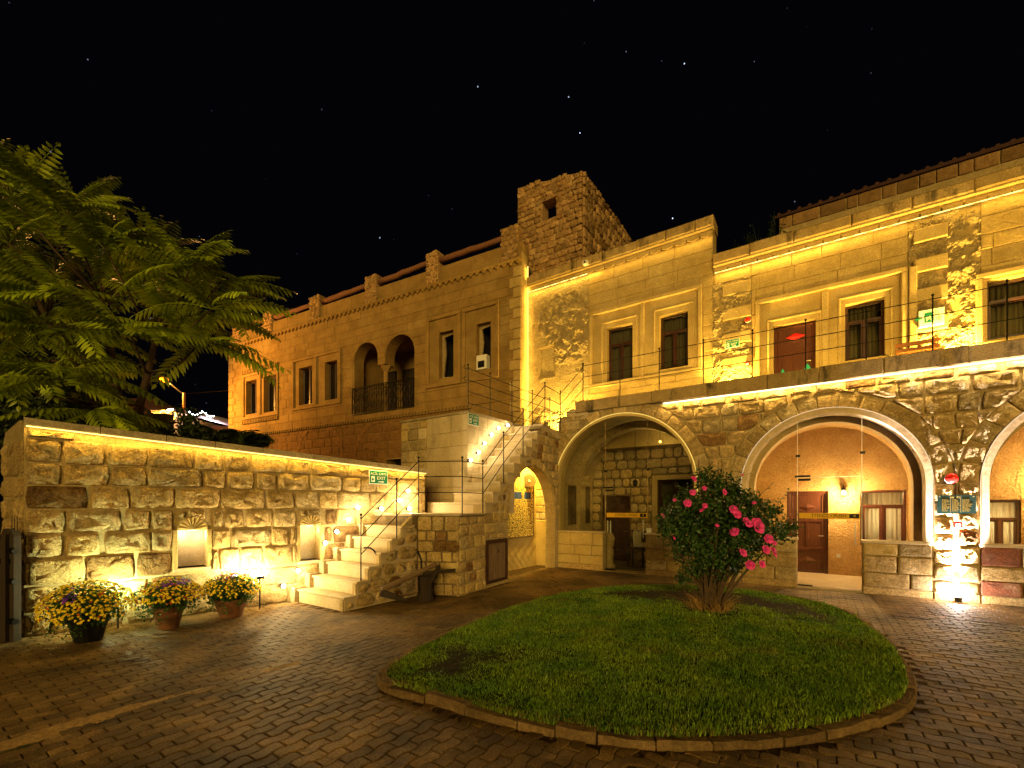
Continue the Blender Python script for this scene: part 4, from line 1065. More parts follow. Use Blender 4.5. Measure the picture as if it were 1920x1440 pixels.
fr = (WF.X(1107, YU), WF.X(1317, YU), WF.Z(728, WF.X(1110, YU), YU), WF.Z(588, WF.X(1108, YU), YU))
bu = (WF.X(1013, YU), WF.X(1040, YU), WF.Z(709, WF.X(1013, YU), YU), WF.Z(655, WF.X(1013, YU), YU))
vents = []
for uu in (1003, 1014, 1024.5):
    xx = WF.X(uu, YU); zz = WF.Z(612, xx, YU); vents.append((xx-0.06, xx+0.06, zz-0.08, zz+0.06))
MB().slab([(LX0, 3.3), (LX1, 3.3), (LX1, 8.85), (LX0, 8.85)], [rect(wa), rect(wb), rect(bu)]+[rect(v) for v in vents], YU, YU+0.45).build('wall', 'ashlar', lw, WF)
xs = WF.X(1104, YU)
masonry(courses(xs, LX1, 4.1, 8.62, 0.31, (0.55, 1.1), rng, [(fr[0]-0.01, fr[1]+0.01, fr[2]-0.01, fr[3]+0.01)]), YU+0.004, 0.024, lw, WF, [('ashlar', 1)], rng, 'block', gap=0.0025, rough=0.003, smooth=False, rnd=0)
# plastered part with broken rock faces
bz = {}
def rockmask(x, z):
    u = (x-LX0)/(xs-LX0); k = 0.0
    k += max(0, 1-((u-0.62)/0.62)**2-((z-7.5)/1.0)**2)*1.1 + max(0, 1-((u-0.72)/0.36)**2-((z-6.5)/0.65)**2)*1.1 + max(0, 1-((u-0.4)/0.4)**2-((z-6.2)/0.18)**2)*0.9
    k += max(0, min(1, (4.9-z)/0.7))*1.0
    return k
def f_plaster(x, z):
    k = rockmask(x, z) + 0.55*fbm(x, z, 2.2, 5, 3.0) - 0.34
    s = max(0, min(1, k*3))
    r = 0.03+0.06*fbm(x, z, 4.5, 6, 1.0)+0.015*mn.noise(Vector((x*30, z*30, 2)))
    for o in (bu,)+tuple(vents):
        if o[0]-0.03 < x < o[1]+0.03 and o[2]-0.03 < z < o[3]+0.03: return -0.02
    return 0.012+0.004*fbm(x, z, 12, 3, 5.0) + s*r
displaced('broken_rock_face', 'roughwall', lw, WF, LX0, xs-0.002, 3.5, 8.6, YU, f_plaster, 0.028)
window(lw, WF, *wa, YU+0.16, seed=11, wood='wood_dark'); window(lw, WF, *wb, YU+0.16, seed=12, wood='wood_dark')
MB().box(bu[0], bu[1], YU+0.10, YU+0.14, bu[2], bu[3]).build('blocked_window', 'plaster_yellow', lw, WF)
m2 = MB(); m2.bbox(bu[0], bu[1], YU+0.06, YU+0.1, bu[3]-0.05, bu[3]); m2.bbox(bu[1]-0.05, bu[1], YU+0.06, YU+0.1, bu[2], bu[3]-0.05); m2.bbox(bu[0], bu[1]-0.05, YU+0.06, YU+0.1, (bu[2]+bu[3])/2-0.02, (bu[2]+bu[3])/2+0.02); m2.build('blocked_window_frame', 'wood_old', lw, WF)
for v in vents: dark_box(v[0], v[1], v[2], v[3], YU+0.02, YU+0.44, lw)
moulding(lw, WF, *fr, YU+0.002, 0.1, 0.085)
xmid = (WF.X(1205, YU)); MB().bbox(xmid-0.05, xmid+0.05, YU-0.06, YU, fr[2]+0.1, fr[3]-0.1, 0.012).build('window_surround', 'carved', lw, WF)
for w_ in (wa, wb): moulding(lw, WF, w_[0]-0.16, w_[1]+0.16, w_[2]-0.12, w_[3]+0.2, YU+0.0, 0.05, 0.03)
cornice(lw, WF, LX0+0.02, LX1+0.03, YU, 8.60, 0.33, 0.27, 0.17, rng)
MB().box(LX0, xs, YU-0.06, YU-0.045, 8.60, 8.612).build('led_strip', 'led_yellow', lw, WF)
lamp_strip('cornice_led', (LX0+0.1, YU-0.10, 8.58), (xs+0.4, YU-0.10, 8.58), (0, 0.1, -1), 5, YEL)
lamp_strip('cornice_led', (xs+0.4, YU-0.13, 8.58), (LX1, YU-0.13, 8.58), (0, 0.1, -1), 2.6, YEL)

rw = thing('upper_right_wing', 'lower yellow lit upper storey with dark wooden door decorated with coloured diamonds', 'building wing', (1.5, YU, 4.2))
RX0, RX1 = LX1+0.002, 5.9
RZ = 7.60
dd = (WF.X(1450.5, YU), WF.X(1529.5, YU), 4.24, WF.Z(612, WF.X(1451, YU), YU))
wc = (WF.X(1584.5, YU), WF.X(1660, YU), WF.Z(677, WF.X(1586, YU), YU), WF.Z(571, WF.X(1584.5, YU), YU))
wd = (WF.X(1851, YU), WF.X(1851, YU)+1.35, WF.Z(638, WF.X(1851, YU), YU), WF.Z(527, WF.X(1851, YU), YU))
MB().slab([(RX0, 3.9), (RX1, 3.9), (RX1, 7.85), (RX0, 7.85)], [rect(dd), rect(wc), rect(wd)], YU, YU+0.45).build('wall', 'ashlar', rw, WF)
f1 = (WF.X(1417, YU), WF.X(1701, YU), 4.22, WF.Z(566, WF.X(1417, YU), YU))
q0, q1 = WF.X(1345, YU), WF.X(1409, YU)
r0_, r1_ = WF.X(1703, YU), WF.X(1838, YU)
ex = [(f1[0]-0.01, f1[1]+0.01, 3.9, f1[3]+0.01), (wd[0]-0.18, wd[1]+0.18, wd[2]-0.15, wd[3]+0.16), (q0-0.1, q1, 4.0, 7.3), (r0_, r1_, 4.0, RZ)]
masonry(courses(RX0+0.02, RX1, 4.1, RZ, 0.31, (0.55, 1.1), rng, ex), YU+0.004, 0.024, rw, WF, [('ashlar', 1)], rng, 'block', gap=0.0025, rough=0.003, smooth=False, rnd=0)
f_rock = lambda x, z: 0.02+0.065*fbm(x, z, 5, 6, 7.0)+0.022*mn.noise(Vector((x*26, z*34, 2)))
displaced('broken_rock_face', 'roughwall', rw, WF, q0-0.1, q1, 4.1, 7.3, YU, f_rock, 0.026)
displaced('broken_rock_face', 'roughwall', rw, WF, r0_, r1_, 4.1, RZ, YU, f_rock, 0.026)
z = 4.45; i = 0
while z < 7.15:
    h = 0.31
    w_ = 0.18 if i % 2 else 0.0
    MB().bbox(q0-0.1+(0.0 if i % 2 else 0.22), q1, YU-0.055, YU+0.01, z, z+h-0.02, 0.02).build('quoin', 'carved', rw, WF) if i % 2 == 0 else None
    z += h; i += 1
z = 4.9; i = 0
while z < RZ-0.15:
    if i % 2: MB().bbox(r0_+0.08, WF.X(1776, YU), YU-0.09, YU+0.01, z, z+0.28, 0.02).build('quoin', 'carved', rw, WF)
    z += 0.31; i += 1
MB().bbox(r0_+0.0, r0_+0.13, YU-0.11, YU, 4.24, RZ-1.0, 0.02).build('pilaster', 'carved', rw, WF)
df = panel_door(rw, WF, *dd, YU+0.12, 'wood_door')
cx = (dd[0]+dd[1])/2
for (dx, zz, w_, h_, mt) in ((0.02, dd[3]-0.30, 0.20, 0.085, 'red_paint'), (-0.24, dd[2]+0.52, 0.085, 0.17, 'teal_paint'), (0.26, dd[2]+0.56, 0.085, 0.17, 'teal_paint')):
    m3 = MB(); X_, Y_ = cx+dx, YU+0.10
    m3.add([(X_-w_, Y_+0.02, zz), (X_, Y_+0.02, zz-h_), (X_+w_, Y_+0.02, zz), (X_, Y_+0.02, zz+h_), (X_, Y_-0.01, zz)], [(0, 1, 4), (1, 2, 4), (2, 3, 4), (3, 0, 4)])
    m3.build('coloured_diamond', mt, df, WF)
window(rw, WF, *wc, YU+0.16, seed=13, wood='wood_dark'); window(rw, WF, *wd, YU+0.16, seed=14, wood='wood_dark', transom=0.33)
moulding(rw, WF, f1[0], f1[1], f1[2], f1[3], YU+0.002, 0.10, 0.09)
xmid = WF.X(1547, YU); MB().bbox(xmid-0.06, xmid+0.06, YU-0.065, YU, f1[2]+0.1, f1[3]-0.1, 0.012).build('window_surround', 'carved', rw, WF)
for w_ in (dd, wc): moulding(rw, WF, w_[0]-0.13, w_[1]+0.13, w_[2]-0.1, w_[3]+0.17, YU, 0.05, 0.035)
moulding(rw, WF, wd[0]-0.17, wd[1]+0.17, wd[2]-0.14, wd[3]+0.15, YU+0.002, 0.10, 0.08)
cornice(rw, WF, RX0+0.02, RX1, YU, RZ-0.02, 0.33, 0.27, 0.17, rng)
MB().box(RX0+0.05, RX1, YU-0.06, YU-0.045, RZ-0.02, RZ-0.008).build('led_strip', 'led_yellow', rw, WF)
lamp_strip('cornice_led', (RX0+0.05, YU-0.12, RZ-0.05), (0.4, YU-0.12, RZ-0.05), (0, 0.1, -1), 5, YEL)
lamp_strip('cornice_led', (0.4, YU-0.12, RZ-0.05), (RX1, YU-0.12, RZ-0.05), (0, 0.1, -1), 5, YEL)
# low row of bricks and tiled roof set back above the right wing
YR = 13.6
bx0 = WF.X(1461, YR); bz1 = WF.Z(410, bx0, YR); bz0 = bz1-0.30
MB().box(bx0, 6.5, YR+0.006, YR+0.3, 7.9, bz1).build('parapet', 'mortar', rw, WF)
masonry(courses(bx0, 6.4, bz0, bz1, 0.33, (0.22, 0.6), rng), YR+0.01, 0.03, rw, WF, [('brick', 1)], rng, 'brick', gap=0.008, rough=0.006, rnd=0.1)
MB().slab([(bx0-0.1, bz1+0.002), (6.5, bz1+0.002), (6.5, bz1+0.10), (bx0-0.1, bz1+0.06)], [], YR-0.06, YR+1.0).build('roof_edge', 'tile', rw, WF)
for i in range(30):
    x = bx0+i*0.22
    if x < 6.4: MB().tube([(x, YR-0.05, bz1+0.08), (x+0.0, YR+0.6, bz1+0.20)], 0.045, 6).build('roof_tile', 'tile', rw, WF)
MB().box(RX0, RX1, YU+0.45, YR, 7.7, 7.78).build('flat_roof', 'concrete', rw, WF)
# terrace floor uplights: a long low strip behind the ledge
MB().box(-5.0, 5.9, 11.32, 11.36, 4.222, 4.25).build('floor_led_strip', 'led_yellow', ar, WF)
lamp_strip('terrace_led', (-5.0, 11.34, 4.27), (-2.3, 11.34, 4.27), (0, 0.62, 1), 16, YEL)
lamp_strip('terrace_led', (-2.3, 11.34, 4.27), (5.8, 11.34, 4.27), (0, 0.62, 1), 42, YEL)
def floodlight(name, x, y, z, tgt, e, c, label, cat='floodlight', group=None, ang=100, frame=WF, r=0.03):
    t = thing(name, label, cat, (x, y, z), group=group)
    d = (Vector(tgt)-Vector((x, y, z))).normalized()
    a = Vector((x, y, z+0.05)); mb = MB().tube([a-d*0.06, a+d*0.02], [0.045, 0.055], 12); mb.build('housing', 'black', t, WF)
    MB().tube([a+d*0.021, a+d*0.026], [0.047, 0.047], 12).build('lens', 'bulb_warm' if c is not WHT else 'bulb', t, WF)
    MB().box(x-0.05, x+0.05, y-0.03, y+0.03, z-0.005, z+0.01).build('bracket', 'black', t, WF)
    lamp_spot(name+'_beam', tuple(a+d*0.04), tgt, e, c, ang, 0.5, r)
    return t
fx = WF.X(1066, YU)
floodlight('terrace_floodlight', fx, YU-0.35, 3.62, (fx-0.1, YU, 6.0), 420, YEL, 'small black uplight at the top of the stairs against the rock face', ang=120)
fx = WF.X(1378, YU); floodlight('terrace_floodlight', fx, YU-0.30, 4.23, (fx, YU+0.02, 6.0), 260, YEL, 'small black uplight on the terrace below the left exit sign', ang=110)
fx = WF.X(1785, YU); floodlight('terrace_floodlight', fx, YU-0.32, 4.23, (fx, YU+0.02, 6.4), 520, YEL, 'small black uplight on the terrace behind the bench', ang=115)

# ================================================================== TOWER
rng = random.Random(61)
tx0, tx1, ty0, ty1, tz0, tz1 = WF.X(971, 12.95), WF.X(1092, 12.95), 12.95, 17.4, 7.4, 12.15
tw = thing('stone_tower', 'ruined square rubble tower with a single small window above the roofs', 'tower', ((tx0+tx1)/2, 15, 7.4))
win = (WF.X(1017, ty0), WF.X(1043, ty0), WF.Z(410, WF.X(1030, ty0), ty0), WF.Z(375, WF.X(1030, ty0), ty0))
tzl = WF.Z(352, tx0, ty0)
jag = [(tx1-(tx1-tx0)*i/8.0, tz1+(tzl-tz1)*i/8.0+rng.uniform(-0.06, 0.05)) for i in range(9)]
MB().slab([(tx0, tz0), (tx1-0.012, tz0)]+[(min(a_, tx1-0.012), b_) for a_, b_ in jag], [rect(win)], ty0, ty0+0.4).build('front_wall', 'tower', tw, WF)
P = courses(tx0, tx1, tz0, max(tz1, tzl)+0.1, 0.19, (0.14, 0.40), rng, [(win[0]-0.02, win[1]+0.02, win[2]-0.02, win[3]+0.02)], wob=0.02)
def jagz(x):
    for a, b in zip(jag[:-1], jag[1:]):
        if b[0] <= x <= a[0]: return min(a[1], b[1])+0.02
    return tz1
P = [p for p in P if max(q[1] for q in p) <= jagz(sum(q[0] for q in p)/len(p))+0.06]
masonry(P, ty0+0.02, 0.06, tw, WF, [('tower', 1)], rng, 'stone', gap=0.004, rough=0.05, rnd=0.3)
TS = Frame(tx1, ty0, 90.0)
MB().slab([(0, tz0), (ty1-ty0, tz0), (ty1-ty0, tz1-0.1), (3.2, tz1-0.05), (2.1, tz1+0.05), (1.2, tz1-0.02), (0, tz1+0.03)], [], 0.0, 0.4).build('side_wall', 'tower', tw, TS)
masonry(courses(0.02, ty1-ty0, tz0, tz1+0.05, 0.30, (0.18, 0.5), rng, wob=0.05), 0.012, 0.06, tw, TS, [('tower', 5), ('rock_brown', 1)], rng, 'stone', gap=0.010, rough=0.04, rnd=0.5)
MB().box(tx0, tx1-0.4, ty1-0.4, ty1, tz0, tz1-0.6).build('rear_wall', 'mortar_dark', tw, WF)
MB().box(tx0, tx0+0.35, ty0+0.4, ty1-0.4, tz0, tz1-0.8).build('far_wall', 'mortar_dark', tw, WF)
MB().box(win[0]-0.15, win[1]+0.15, ty0-0.045, ty0+0.02, win[3]+0.002, win[3]+0.10).build('lintel', 'tower', tw, WF)

# ================================================================== MANSION
rng = random.Random(71)
ma = thing('long_stone_mansion', 'long orange lit stone house with arched balcony and log rail on its roof', 'building', frame=MF)
ML = MF.X(430, 0)
MZ = MF.Z(542, MF.X(800, 0), 0)
def mrect(u0, u1, vt, vb, d=0.0):
    x0, x1 = MF.X(u0, d), MF.X(u1, d); um = (u0+u1)/2; xm_ = MF.X(um, d)
    return (x0, x1, MF.Z(vb, xm_, d), MF.Z(vt, xm_, d))
W1 = mrect(461, 481, 713, 776); W2 = mrect(494, 518.6, 704, 772); W3 = mrect(560, 585, 688, 758); W4 = mrect(609, 632, 677, 749)
W5 = mrect(823, 850, 621, 708); W6 = mrect(893, 920, 605, 693)
lx0, lx1 = MF.X(662, 0), MF.X(777, 0); lz0 = MF.Z(772, (lx0+lx1)/2, 0)
la0, la1, lb0, lb1 = MF.X(664, 0), MF.X(708, 0), MF.X(722, 0), MF.X(777, 0)
zl = MF.Z(642, (la0+la1)/2, 0); ra = (la1-la0)/2; rb = (lb1-lb0)/2; zr = MF.Z(627, (lb0+lb1)/2, 0)
sa = zl-ra; sb = zr-rb; sp = min(sa, sb); colz = sp-0.25
hole = [(lx1, lz0), (lx1, sb)] + arch_pts((lb0+lb1)/2, sb, rb, 16)[1:] + [(lb0, colz), (la1, colz)] + arch_pts((la0+la1)/2, sa, ra, 16) + [(la0, lz0)]
strz = MF.Z(802, MF.X(604, 0), 0)
lo1 = mrect(682, 707, 865, 876); lo2 = mrect(724, 752, 861, 880)
PZ = 0.62
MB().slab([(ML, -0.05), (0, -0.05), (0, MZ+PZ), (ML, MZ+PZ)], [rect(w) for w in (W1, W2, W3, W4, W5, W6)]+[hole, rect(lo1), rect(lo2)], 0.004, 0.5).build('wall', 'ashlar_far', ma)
F12 = (MF.X(456, 0), MF.X(523, 0), W1[2]-0.25, W1[3]+0.32)
F34 = (MF.X(549, 0), MF.X(640, 0), W3[2]-0.22, W3[3]+0.42)
F56 = (MF.X(800, 0), MF.X(937, 0), W5[2]-0.3, W5[3]+0.62)
ex = [(f[0]-.01, f[1]+.01, f[2], f[3]) for f in (F12, F34, F56)] + [(lx0-0.02, lx1+0.02, lz0-0.02, sp)]
archs = [((la0+la1)/2, sa, ra+0.02), ((lb0+lb1)/2, sb, rb+0.02)]
P = [p for p in courses(ML, -0.02, strz+0.12, MZ-0.02, 0.34, (0.6, 1.25), rng, ex, archs)]
P = [p for p in P if not any(math.hypot(sum(q[0] for q in p)/len(p)-a[0], sum(q[1] for q in p)/len(p)-a[1]) < a[2] for a in archs)]
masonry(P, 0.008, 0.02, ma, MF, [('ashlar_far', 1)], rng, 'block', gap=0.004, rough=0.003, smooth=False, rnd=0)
# lower storey: darker blocks with blind arches
bl = [(MF.X(c, 0), MF.Z(868, MF.X(c, 0), 0)+0.2, 1.35) for c in (598, 715)]
P = courses(ML+0.02, -2.0, 0.6, strz, 0.36, (0.35, 0.8), rng, [(l[0]-.05, l[1]+.05, l[2]-.05, l[3]+.05) for l in (lo1, lo2)], [])
lowm = [('lowstone', 1)]
lowmass = MB().box(ML, -2.0, -0.02, 0.0, 0.0, 0.05).build('lower_storey', 'lowstone', ma, MF)
masonry(P, 0.008, 0.018, lowmass, MF, lowm, rng, 'stone', gap=0.008, rough=0.008, rnd=0.2)
for b in bl:
    masonry(voussoirs(b[0], b[1], b[2], b[2]+0.2, 15, rng), -0.008, 0.010, lowmass, MF, lowm, rng, 'voussoir', gap=0.004, rough=0.005)
for l in (lo1, lo2): dark_box(*l, 0.05, 0.5, ma, 'dark', MF)
# string course and cornice of small dentils
mb = MB(); x = ML
while x < -2.0: mb.bbox(x+0.02, x+0.12, -0.07, 0, strz+0.0, strz+0.11, 0.015); x += 0.155
mb.build('dentil_course', 'ashlar_far', ma, MF, kind='stuff')
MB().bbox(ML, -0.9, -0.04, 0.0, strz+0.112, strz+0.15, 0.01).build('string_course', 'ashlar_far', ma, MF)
mb = MB(); x = ML
while x < -0.1: mb.slab([(x+0.02, MZ+0.02), (x+0.13, MZ-0.10), (x+0.24, MZ+0.02)], [], -0.09, 0.0); x += 0.26
mb.build('dentil_course', 'ashlar_far', ma, MF, kind='stuff')
MB().bbox(ML-0.05, 0.02, -0.12, 0.0, MZ+0.022, MZ+0.10, 0.015).build('cornice', 'ashlar_far', ma, MF)
x = ML
while x < -0.6:
    b = min(x+rng.uniform(0.9, 1.5), -0.55); MB().bbox(x+.004, b-.004, -0.01, 0.3, MZ+0.104, MZ+PZ+0.02, 0.01).build('parapet_block', 'ashlar_far', ma, MF); x = b
# roof posts of rubble with logs between them
pu = [(438, 452), (495, 512), (582, 602), (686, 709), (800, 824), (940, 974)]
pv = [(640, 600), (630, 585), (606, 555), (571, 517), (538, 473), (490, 425)]
for k, ((u0, u1), (vb, vt)) in enumerate(zip(pu, pv)):
    x0, x1 = MF.X(u0, 0), MF.X(u1, 0); zt_ = MF.Z(vt, (x0+x1)/2, 0)
    po = MB().box(x0+0.03, x1-0.03, -0.06, 0.3, MZ+0.1, zt_-0.03).build('roof_post', 'tower', ma, MF)
    masonry(courses(x0, x1, MZ+0.10, zt_, 0.16, (0.14, 0.3), rng, wob=0.02), -0.05, 0.045, po, MF, [('tower', 1)], rng, 'stone', gap=0.005, rough=0.03, rnd=0.8)
    if k:
        xp = MF.X(pu[k-1][1], 0); zp = MF.Z(pv[k-1][1], xp, 0)-0.22; zq = zt_-0.25
        pts = [(xp-0.05+(x0+0.05-xp)*t/8, 0.1+rng.uniform(-.02, .02), zp+(zq-zp)*t/8+rng.uniform(-0.015, 0.015)) for t in range(9)]
        MB().tube(pts, [0.115-0.03*t/8+rng.uniform(-.006, .006) for t in range(9)], 10).build('log', 'wood_log', ma, MF, smooth=True)
# quoins at both ends
z = 3.0; i = 0
while z < MZ-0.3:
    w_ = 0.42 if i % 2 else 0.28
    MB().bbox(-w_, 0.0, -0.045, 0.0, z, z+0.315, 0.015).build('quoin', 'ashlar', ma, MF)
    MB().bbox(ML-0.01, ML+w_*1.3, -0.045, 0.0, z, z+0.315, 0.015).build('quoin', 'ashlar_far', ma, MF)
    z += 0.335; i += 1
MB().box(-0.0, 0.012, -0.0, 0.42, 3.4, MZ+0.3).build('return_face', 'carved', ma, MF)
for i, w_ in enumerate((W1, W2, W3, W4)):
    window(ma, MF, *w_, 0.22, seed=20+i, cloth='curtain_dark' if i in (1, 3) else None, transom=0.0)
for i, w_ in enumerate((W5, W6)):
    dark_box(*w_, 0.2, 1.6, ma, 'dark', MF)
    MB().slab(rect(w_), [[(w_[0]+0.06, w_[2]+0.1), (w_[0]+0.16, w_[2]+1.0), (w_[0]+0.10, w_[3]-0.12), (w_[1]-0.05, w_[3]-0.05), (w_[1]-0.04, w_[2]+0.05)][::-1]], 0.2, 0.26).build('broken_plaster_rim', 'roughwall', ma, MF)
for f in (F12, F34): moulding(ma, MF, *f, 0.0, 0.12, 0.06, mat='ashlar_far')
for f in (F12, F34):
    xm_ = (f[0]+f[1])/2; MB().bbox(xm_-0.07, xm_+0.07, -0.05, 0.0, f[2]+0.12, f[3]-0.12, 0.02).build('window_surround', 'ashlar_far', ma, MF)
mb = MB()
for zz in (F12[3]+0.02, F12[2]-0.22):
    x = F12[0]
    while x < F12[1]: mb.bbox(x, x+0.07, -0.09, 0, zz, zz+0.18, 0.01); x += 0.13
mb.build('window_dentils', 'ashlar_far', ma, MF, kind='stuff')
xm_ = MF.X(866, 0)
for a, b in ((F56[0], xm_-0.02), (xm_+0.02, F56[1])): moulding(ma, MF, a, b, F56[2], F56[3], 0.0, 0.14, 0.07, mat='ashlar_far'); 
# loggia: recess, column, doors, wrought iron balustrade
mb = MB(); a, b, c, d = lx0-0.1, lx1+0.1, lz0-0.02, zr+0.15
mb.add([(a, 0.5, c), (b, 0.5, c), (b, 0.5, d), (a, 0.5, d), (a, 2.0, c), (b, 2.0, c), (b, 2.0, d), (a, 2.0, d)], [(4, 5, 6, 7), (0, 1, 5, 4), (1, 2, 6, 5), (2, 3, 7, 6), (3, 0, 4, 7)])
mb.build('loggia_recess', 'ashlar_far', ma, MF)
for (u0, u1, vt) in ((729, 744, 699), (757, 778, 695)):
    x0, x1 = MF.X(u0, 1.98), MF.X(u1, 1.98); panel_door(ma, MF, x0, x1, lz0, MF.Z(vt, x0, 1.98), 1.88, 'wood_black')
cxl = (la1+lb0)/2
MB().tube([(cxl, 0.25, lz0), (cxl, 0.25, colz-0.22)], 0.09, 12).build('column', 'ashlar_far', ma, MF)
MB().tube([(cxl, 0.25, colz-0.22), (cxl, 0.25, colz)], [0.10, 0.28], 4).build('capital', 'ashlar_far', ma, MF)
bz1_ = MF.Z(728, lx0+0.1, -0.05)
balm = MB().box(lx0, lx1, -0.07, -0.04, bz1_-0.03, bz1_).build('balustrade', 'iron', ma, MF)
nb = 26
for i in range(nb+1):
    x = lx0+(lx1-lx0)*i/nb; MB().box(x-0.012, x+0.012, -0.065, -0.045, lz0+0.02, bz1_-0.03).build('baluster', 'iron', balm, MF)
mb = MB(); mb.box(lx0, lx1, -0.07, -0.04, lz0+0.02, lz0+0.05); mb.box(lx0, lx1, -0.07, -0.04, bz1_-0.2, bz1_-0.18)
for i in range(13):
    x = lx0+(lx1-lx0)*(i+0.5)/13
    for zz in (lz0+0.3, bz1_-0.42): mb.tube([(x-0.08, -0.055, zz+0.15), (x-0.05, -0.055, zz), (x, -0.055, zz-0.1), (x+0.05, -0.055, zz), (x+0.08, -0.055, zz+0.15)], 0.014, 5)
    mb.tube([(x-0.12, -0.055, bz1_-0.16), (x-0.04, -0.055, bz1_-0.06), (x+0.03, -0.055, bz1_-0.1), (x+0.1, -0.055, bz1_-0.03)], 0.012, 5)
mb.build('scrollwork', 'iron', balm, MF)
ac = MB().box(W6[0]+0.02, W6[0]+0.42, -0.02, 0.2, W6[2]+0.02, W6[2]+0.5).build('air_conditioner', 'white'); ac.matrix_basis = MF.m; WM[ac.name] = MF.m
tag(ac, 'white air conditioner box tilted in the mansion window nearest the stairs', 'air conditioner')
MB().box(W6[0]+0.08, W6[0]+0.34, -0.03, -0.021, W6[2]+0.08, W6[2]+0.30).build('grille', 'black', ac, MF)
MB().box(ML, 0, 0.5, 8.0, MZ-0.1, MZ).build('flat_roof', 'concrete', ma, MF)
MB().box(ML-0.0, ML+0.3, 0.5, 8.0, -0.05, MZ-0.1).build('end_wall', 'ashlar_far', ma, MF)
# lit corner between mansion and wing
MB().tube([MF.W(0.06, 0.34)+(3.9,), MF.W(0.06, 0.34)+(MZ-0.05,)], 0.008, 6).build('led_strip', 'led_yellow', ma, WF)
lamp_strip('corner_led', MF.W(0.10, 0.30)+(3.8,), MF.W(0.10, 0.30)+(MZ-0.1,), (-1, -0.1, 0), 6, YEL)
lamp_strip('corner_led', MF.W(0.10, 0.30)+(3.8,), MF.W(0.10, 0.30)+(MZ-0.1,), (0.9, 0.5, 0), 3, YEL)
# ================================================================== RAILINGS
def railing(name, label, runs, heights, group='black iron railings'):
    """runs: lists of (base point, post height); rails join neighbouring posts"""
    p0 = runs[0][0]
    t = thing(name, label, 'railing', p0, group=group)
    for (p, h) in runs:
        mb = MB(); mb.tube([p, (p[0], p[1], p[2]+h)], 0.011, 6); mb.build('post', 'iron', t, WF)
        mb = MB(); z = p[2]+h; mb.ball((p[0], p[1], z+0.018), 0.024, 8, 5); mb.tube([(p[0], p[1], z-0.05), (p[0], p[1], z-0.035)], 0.018, 6); mb.build('finial', 'iron', t, WF, smooth=True)
    for (a, ha), (b, hb) in zip(runs[:-1], runs[1:]):
        for k in heights:
            MB().tube([(a[0], a[1], a[2]+ha-k), (b[0], b[1], b[2]+hb-k)], 0.008, 6).build('rail', 'iron', t, WF)
    return t
def wpt(u, v, x=None, y=None, f=WF):
    if y is not None: a = f.X(u, y); return (a, y, f.Z(v, a, y))
    d = f.Y(u, x); return (x, d, f.Z(v, x, d))
xe = -6.02
r1 = []
for (u, vb, vt) in ((676.7, 1097, 967), (743.7, 1018, 900), (785, 962, 860)):
    p = wpt(u, vb, x=xe); q = WF.Z(vt, p[0], p[1]); r1.append((p, q-p[2]))
def stp(u, vb, vt, x, y=None):
    y = WF.Y(u, x) if y is None else y
    z = WF.Z(vb, x, y); return ((x, y, z), WF.Z(vt, x, y)-z)
p3 = (-5.36, 6.27); p4 = (-5.40, 6.93)
r1 += [((p3[0], p3[1], 1.46), 1.02), ((p4[0], p4[1], 1.46), 1.02)]
railing('stair_railing', 'black iron railing climbing the lower flight and round the landing', r1, (0.05, 0.33, 0.62))
r2 = [((p4[0], p4[1], 1.47), 1.0)]
for k in (2, 5, 9):
    y, z = T2[k]; y += 0.12; r2.append(((xr(y)+0.03, y, z-0.03), 1.04))
r2.append(((-5.60, 10.5, 3.60), 1.02))
railing('stair_railing', 'black iron railing along the upper flight of steps', r2, (0.05, 0.33, 0.62))
pts = []
for (u, vt) in ((1093, 685), (1162.5, 668), (1236, 651), (1319, 634), (1411, 643), (1510.6, 625), (1624, 604), (1748.8, 580), (1888, 558)):
    x = WF.X(u, YA+0.05); zb = 4.30; pts.append(((x, YA+0.05, zb), WF.Z(vt, x, YA+0.05)-zb))
pts.append(((3.9, YA+0.05, 4.30), 0.98)); pts.append(((5.2, YA+0.05, 4.30), 0.98))
hh = pts[1][1]
railing('terrace_railing', 'long black iron railing on the edge of the terrace above the arches', [((-5.60, 10.5, 3.60), 1.02), (pts[0][0], pts[0][1])], (0.05, 0.33, 0.62))['label'] = 'short black iron railing rising from stair top to terrace corner'
railing('terrace_railing', 'long black iron railing on the edge of the terrace above the arches', [(p, 0.99 if h < 1.2 else 0.99) for p, h in pts], (0.05, 0.34, 0.63))
r5 = [((-6.48, y, BZ), 1.03) for y in (7.78, 8.6, 9.53, 10.53, 11.5)]
t5 = railing('block_railing', 'black iron railing with curled end on top of the pale stone block', r5, (0.06, 0.32, 0.58, 0.84))
for zz in (0.97, 0.71):
    mb = MB(); c = Vector((-6.48, 7.74, BZ+zz))
    mb.tube([tuple(c+Vector((0, -0.05-0.05*math.cos(a), 0.045*math.sin(a)))) for a in [math.pi*i/8-math.pi for i in range(13)]], 0.007, 5); mb.build('scroll', 'iron', t5, WF)
# handrail stub on the lower steps
tb = MB(); a = wpt(682, 1027, x=-6.1); b = wpt(712, 1052, x=-6.1)
tb.tube([a, (a[0], a[1]+0.12, a[2]-0.01), (b[0], a[1]+0.2, a[2]-0.06), (b[0], b[1]+0.02, b[2])], 0.014, 6)
tag(tb.build('bent_handrail', 'iron'), 'short bent iron bar fixed to the lower steps', 'handrail')

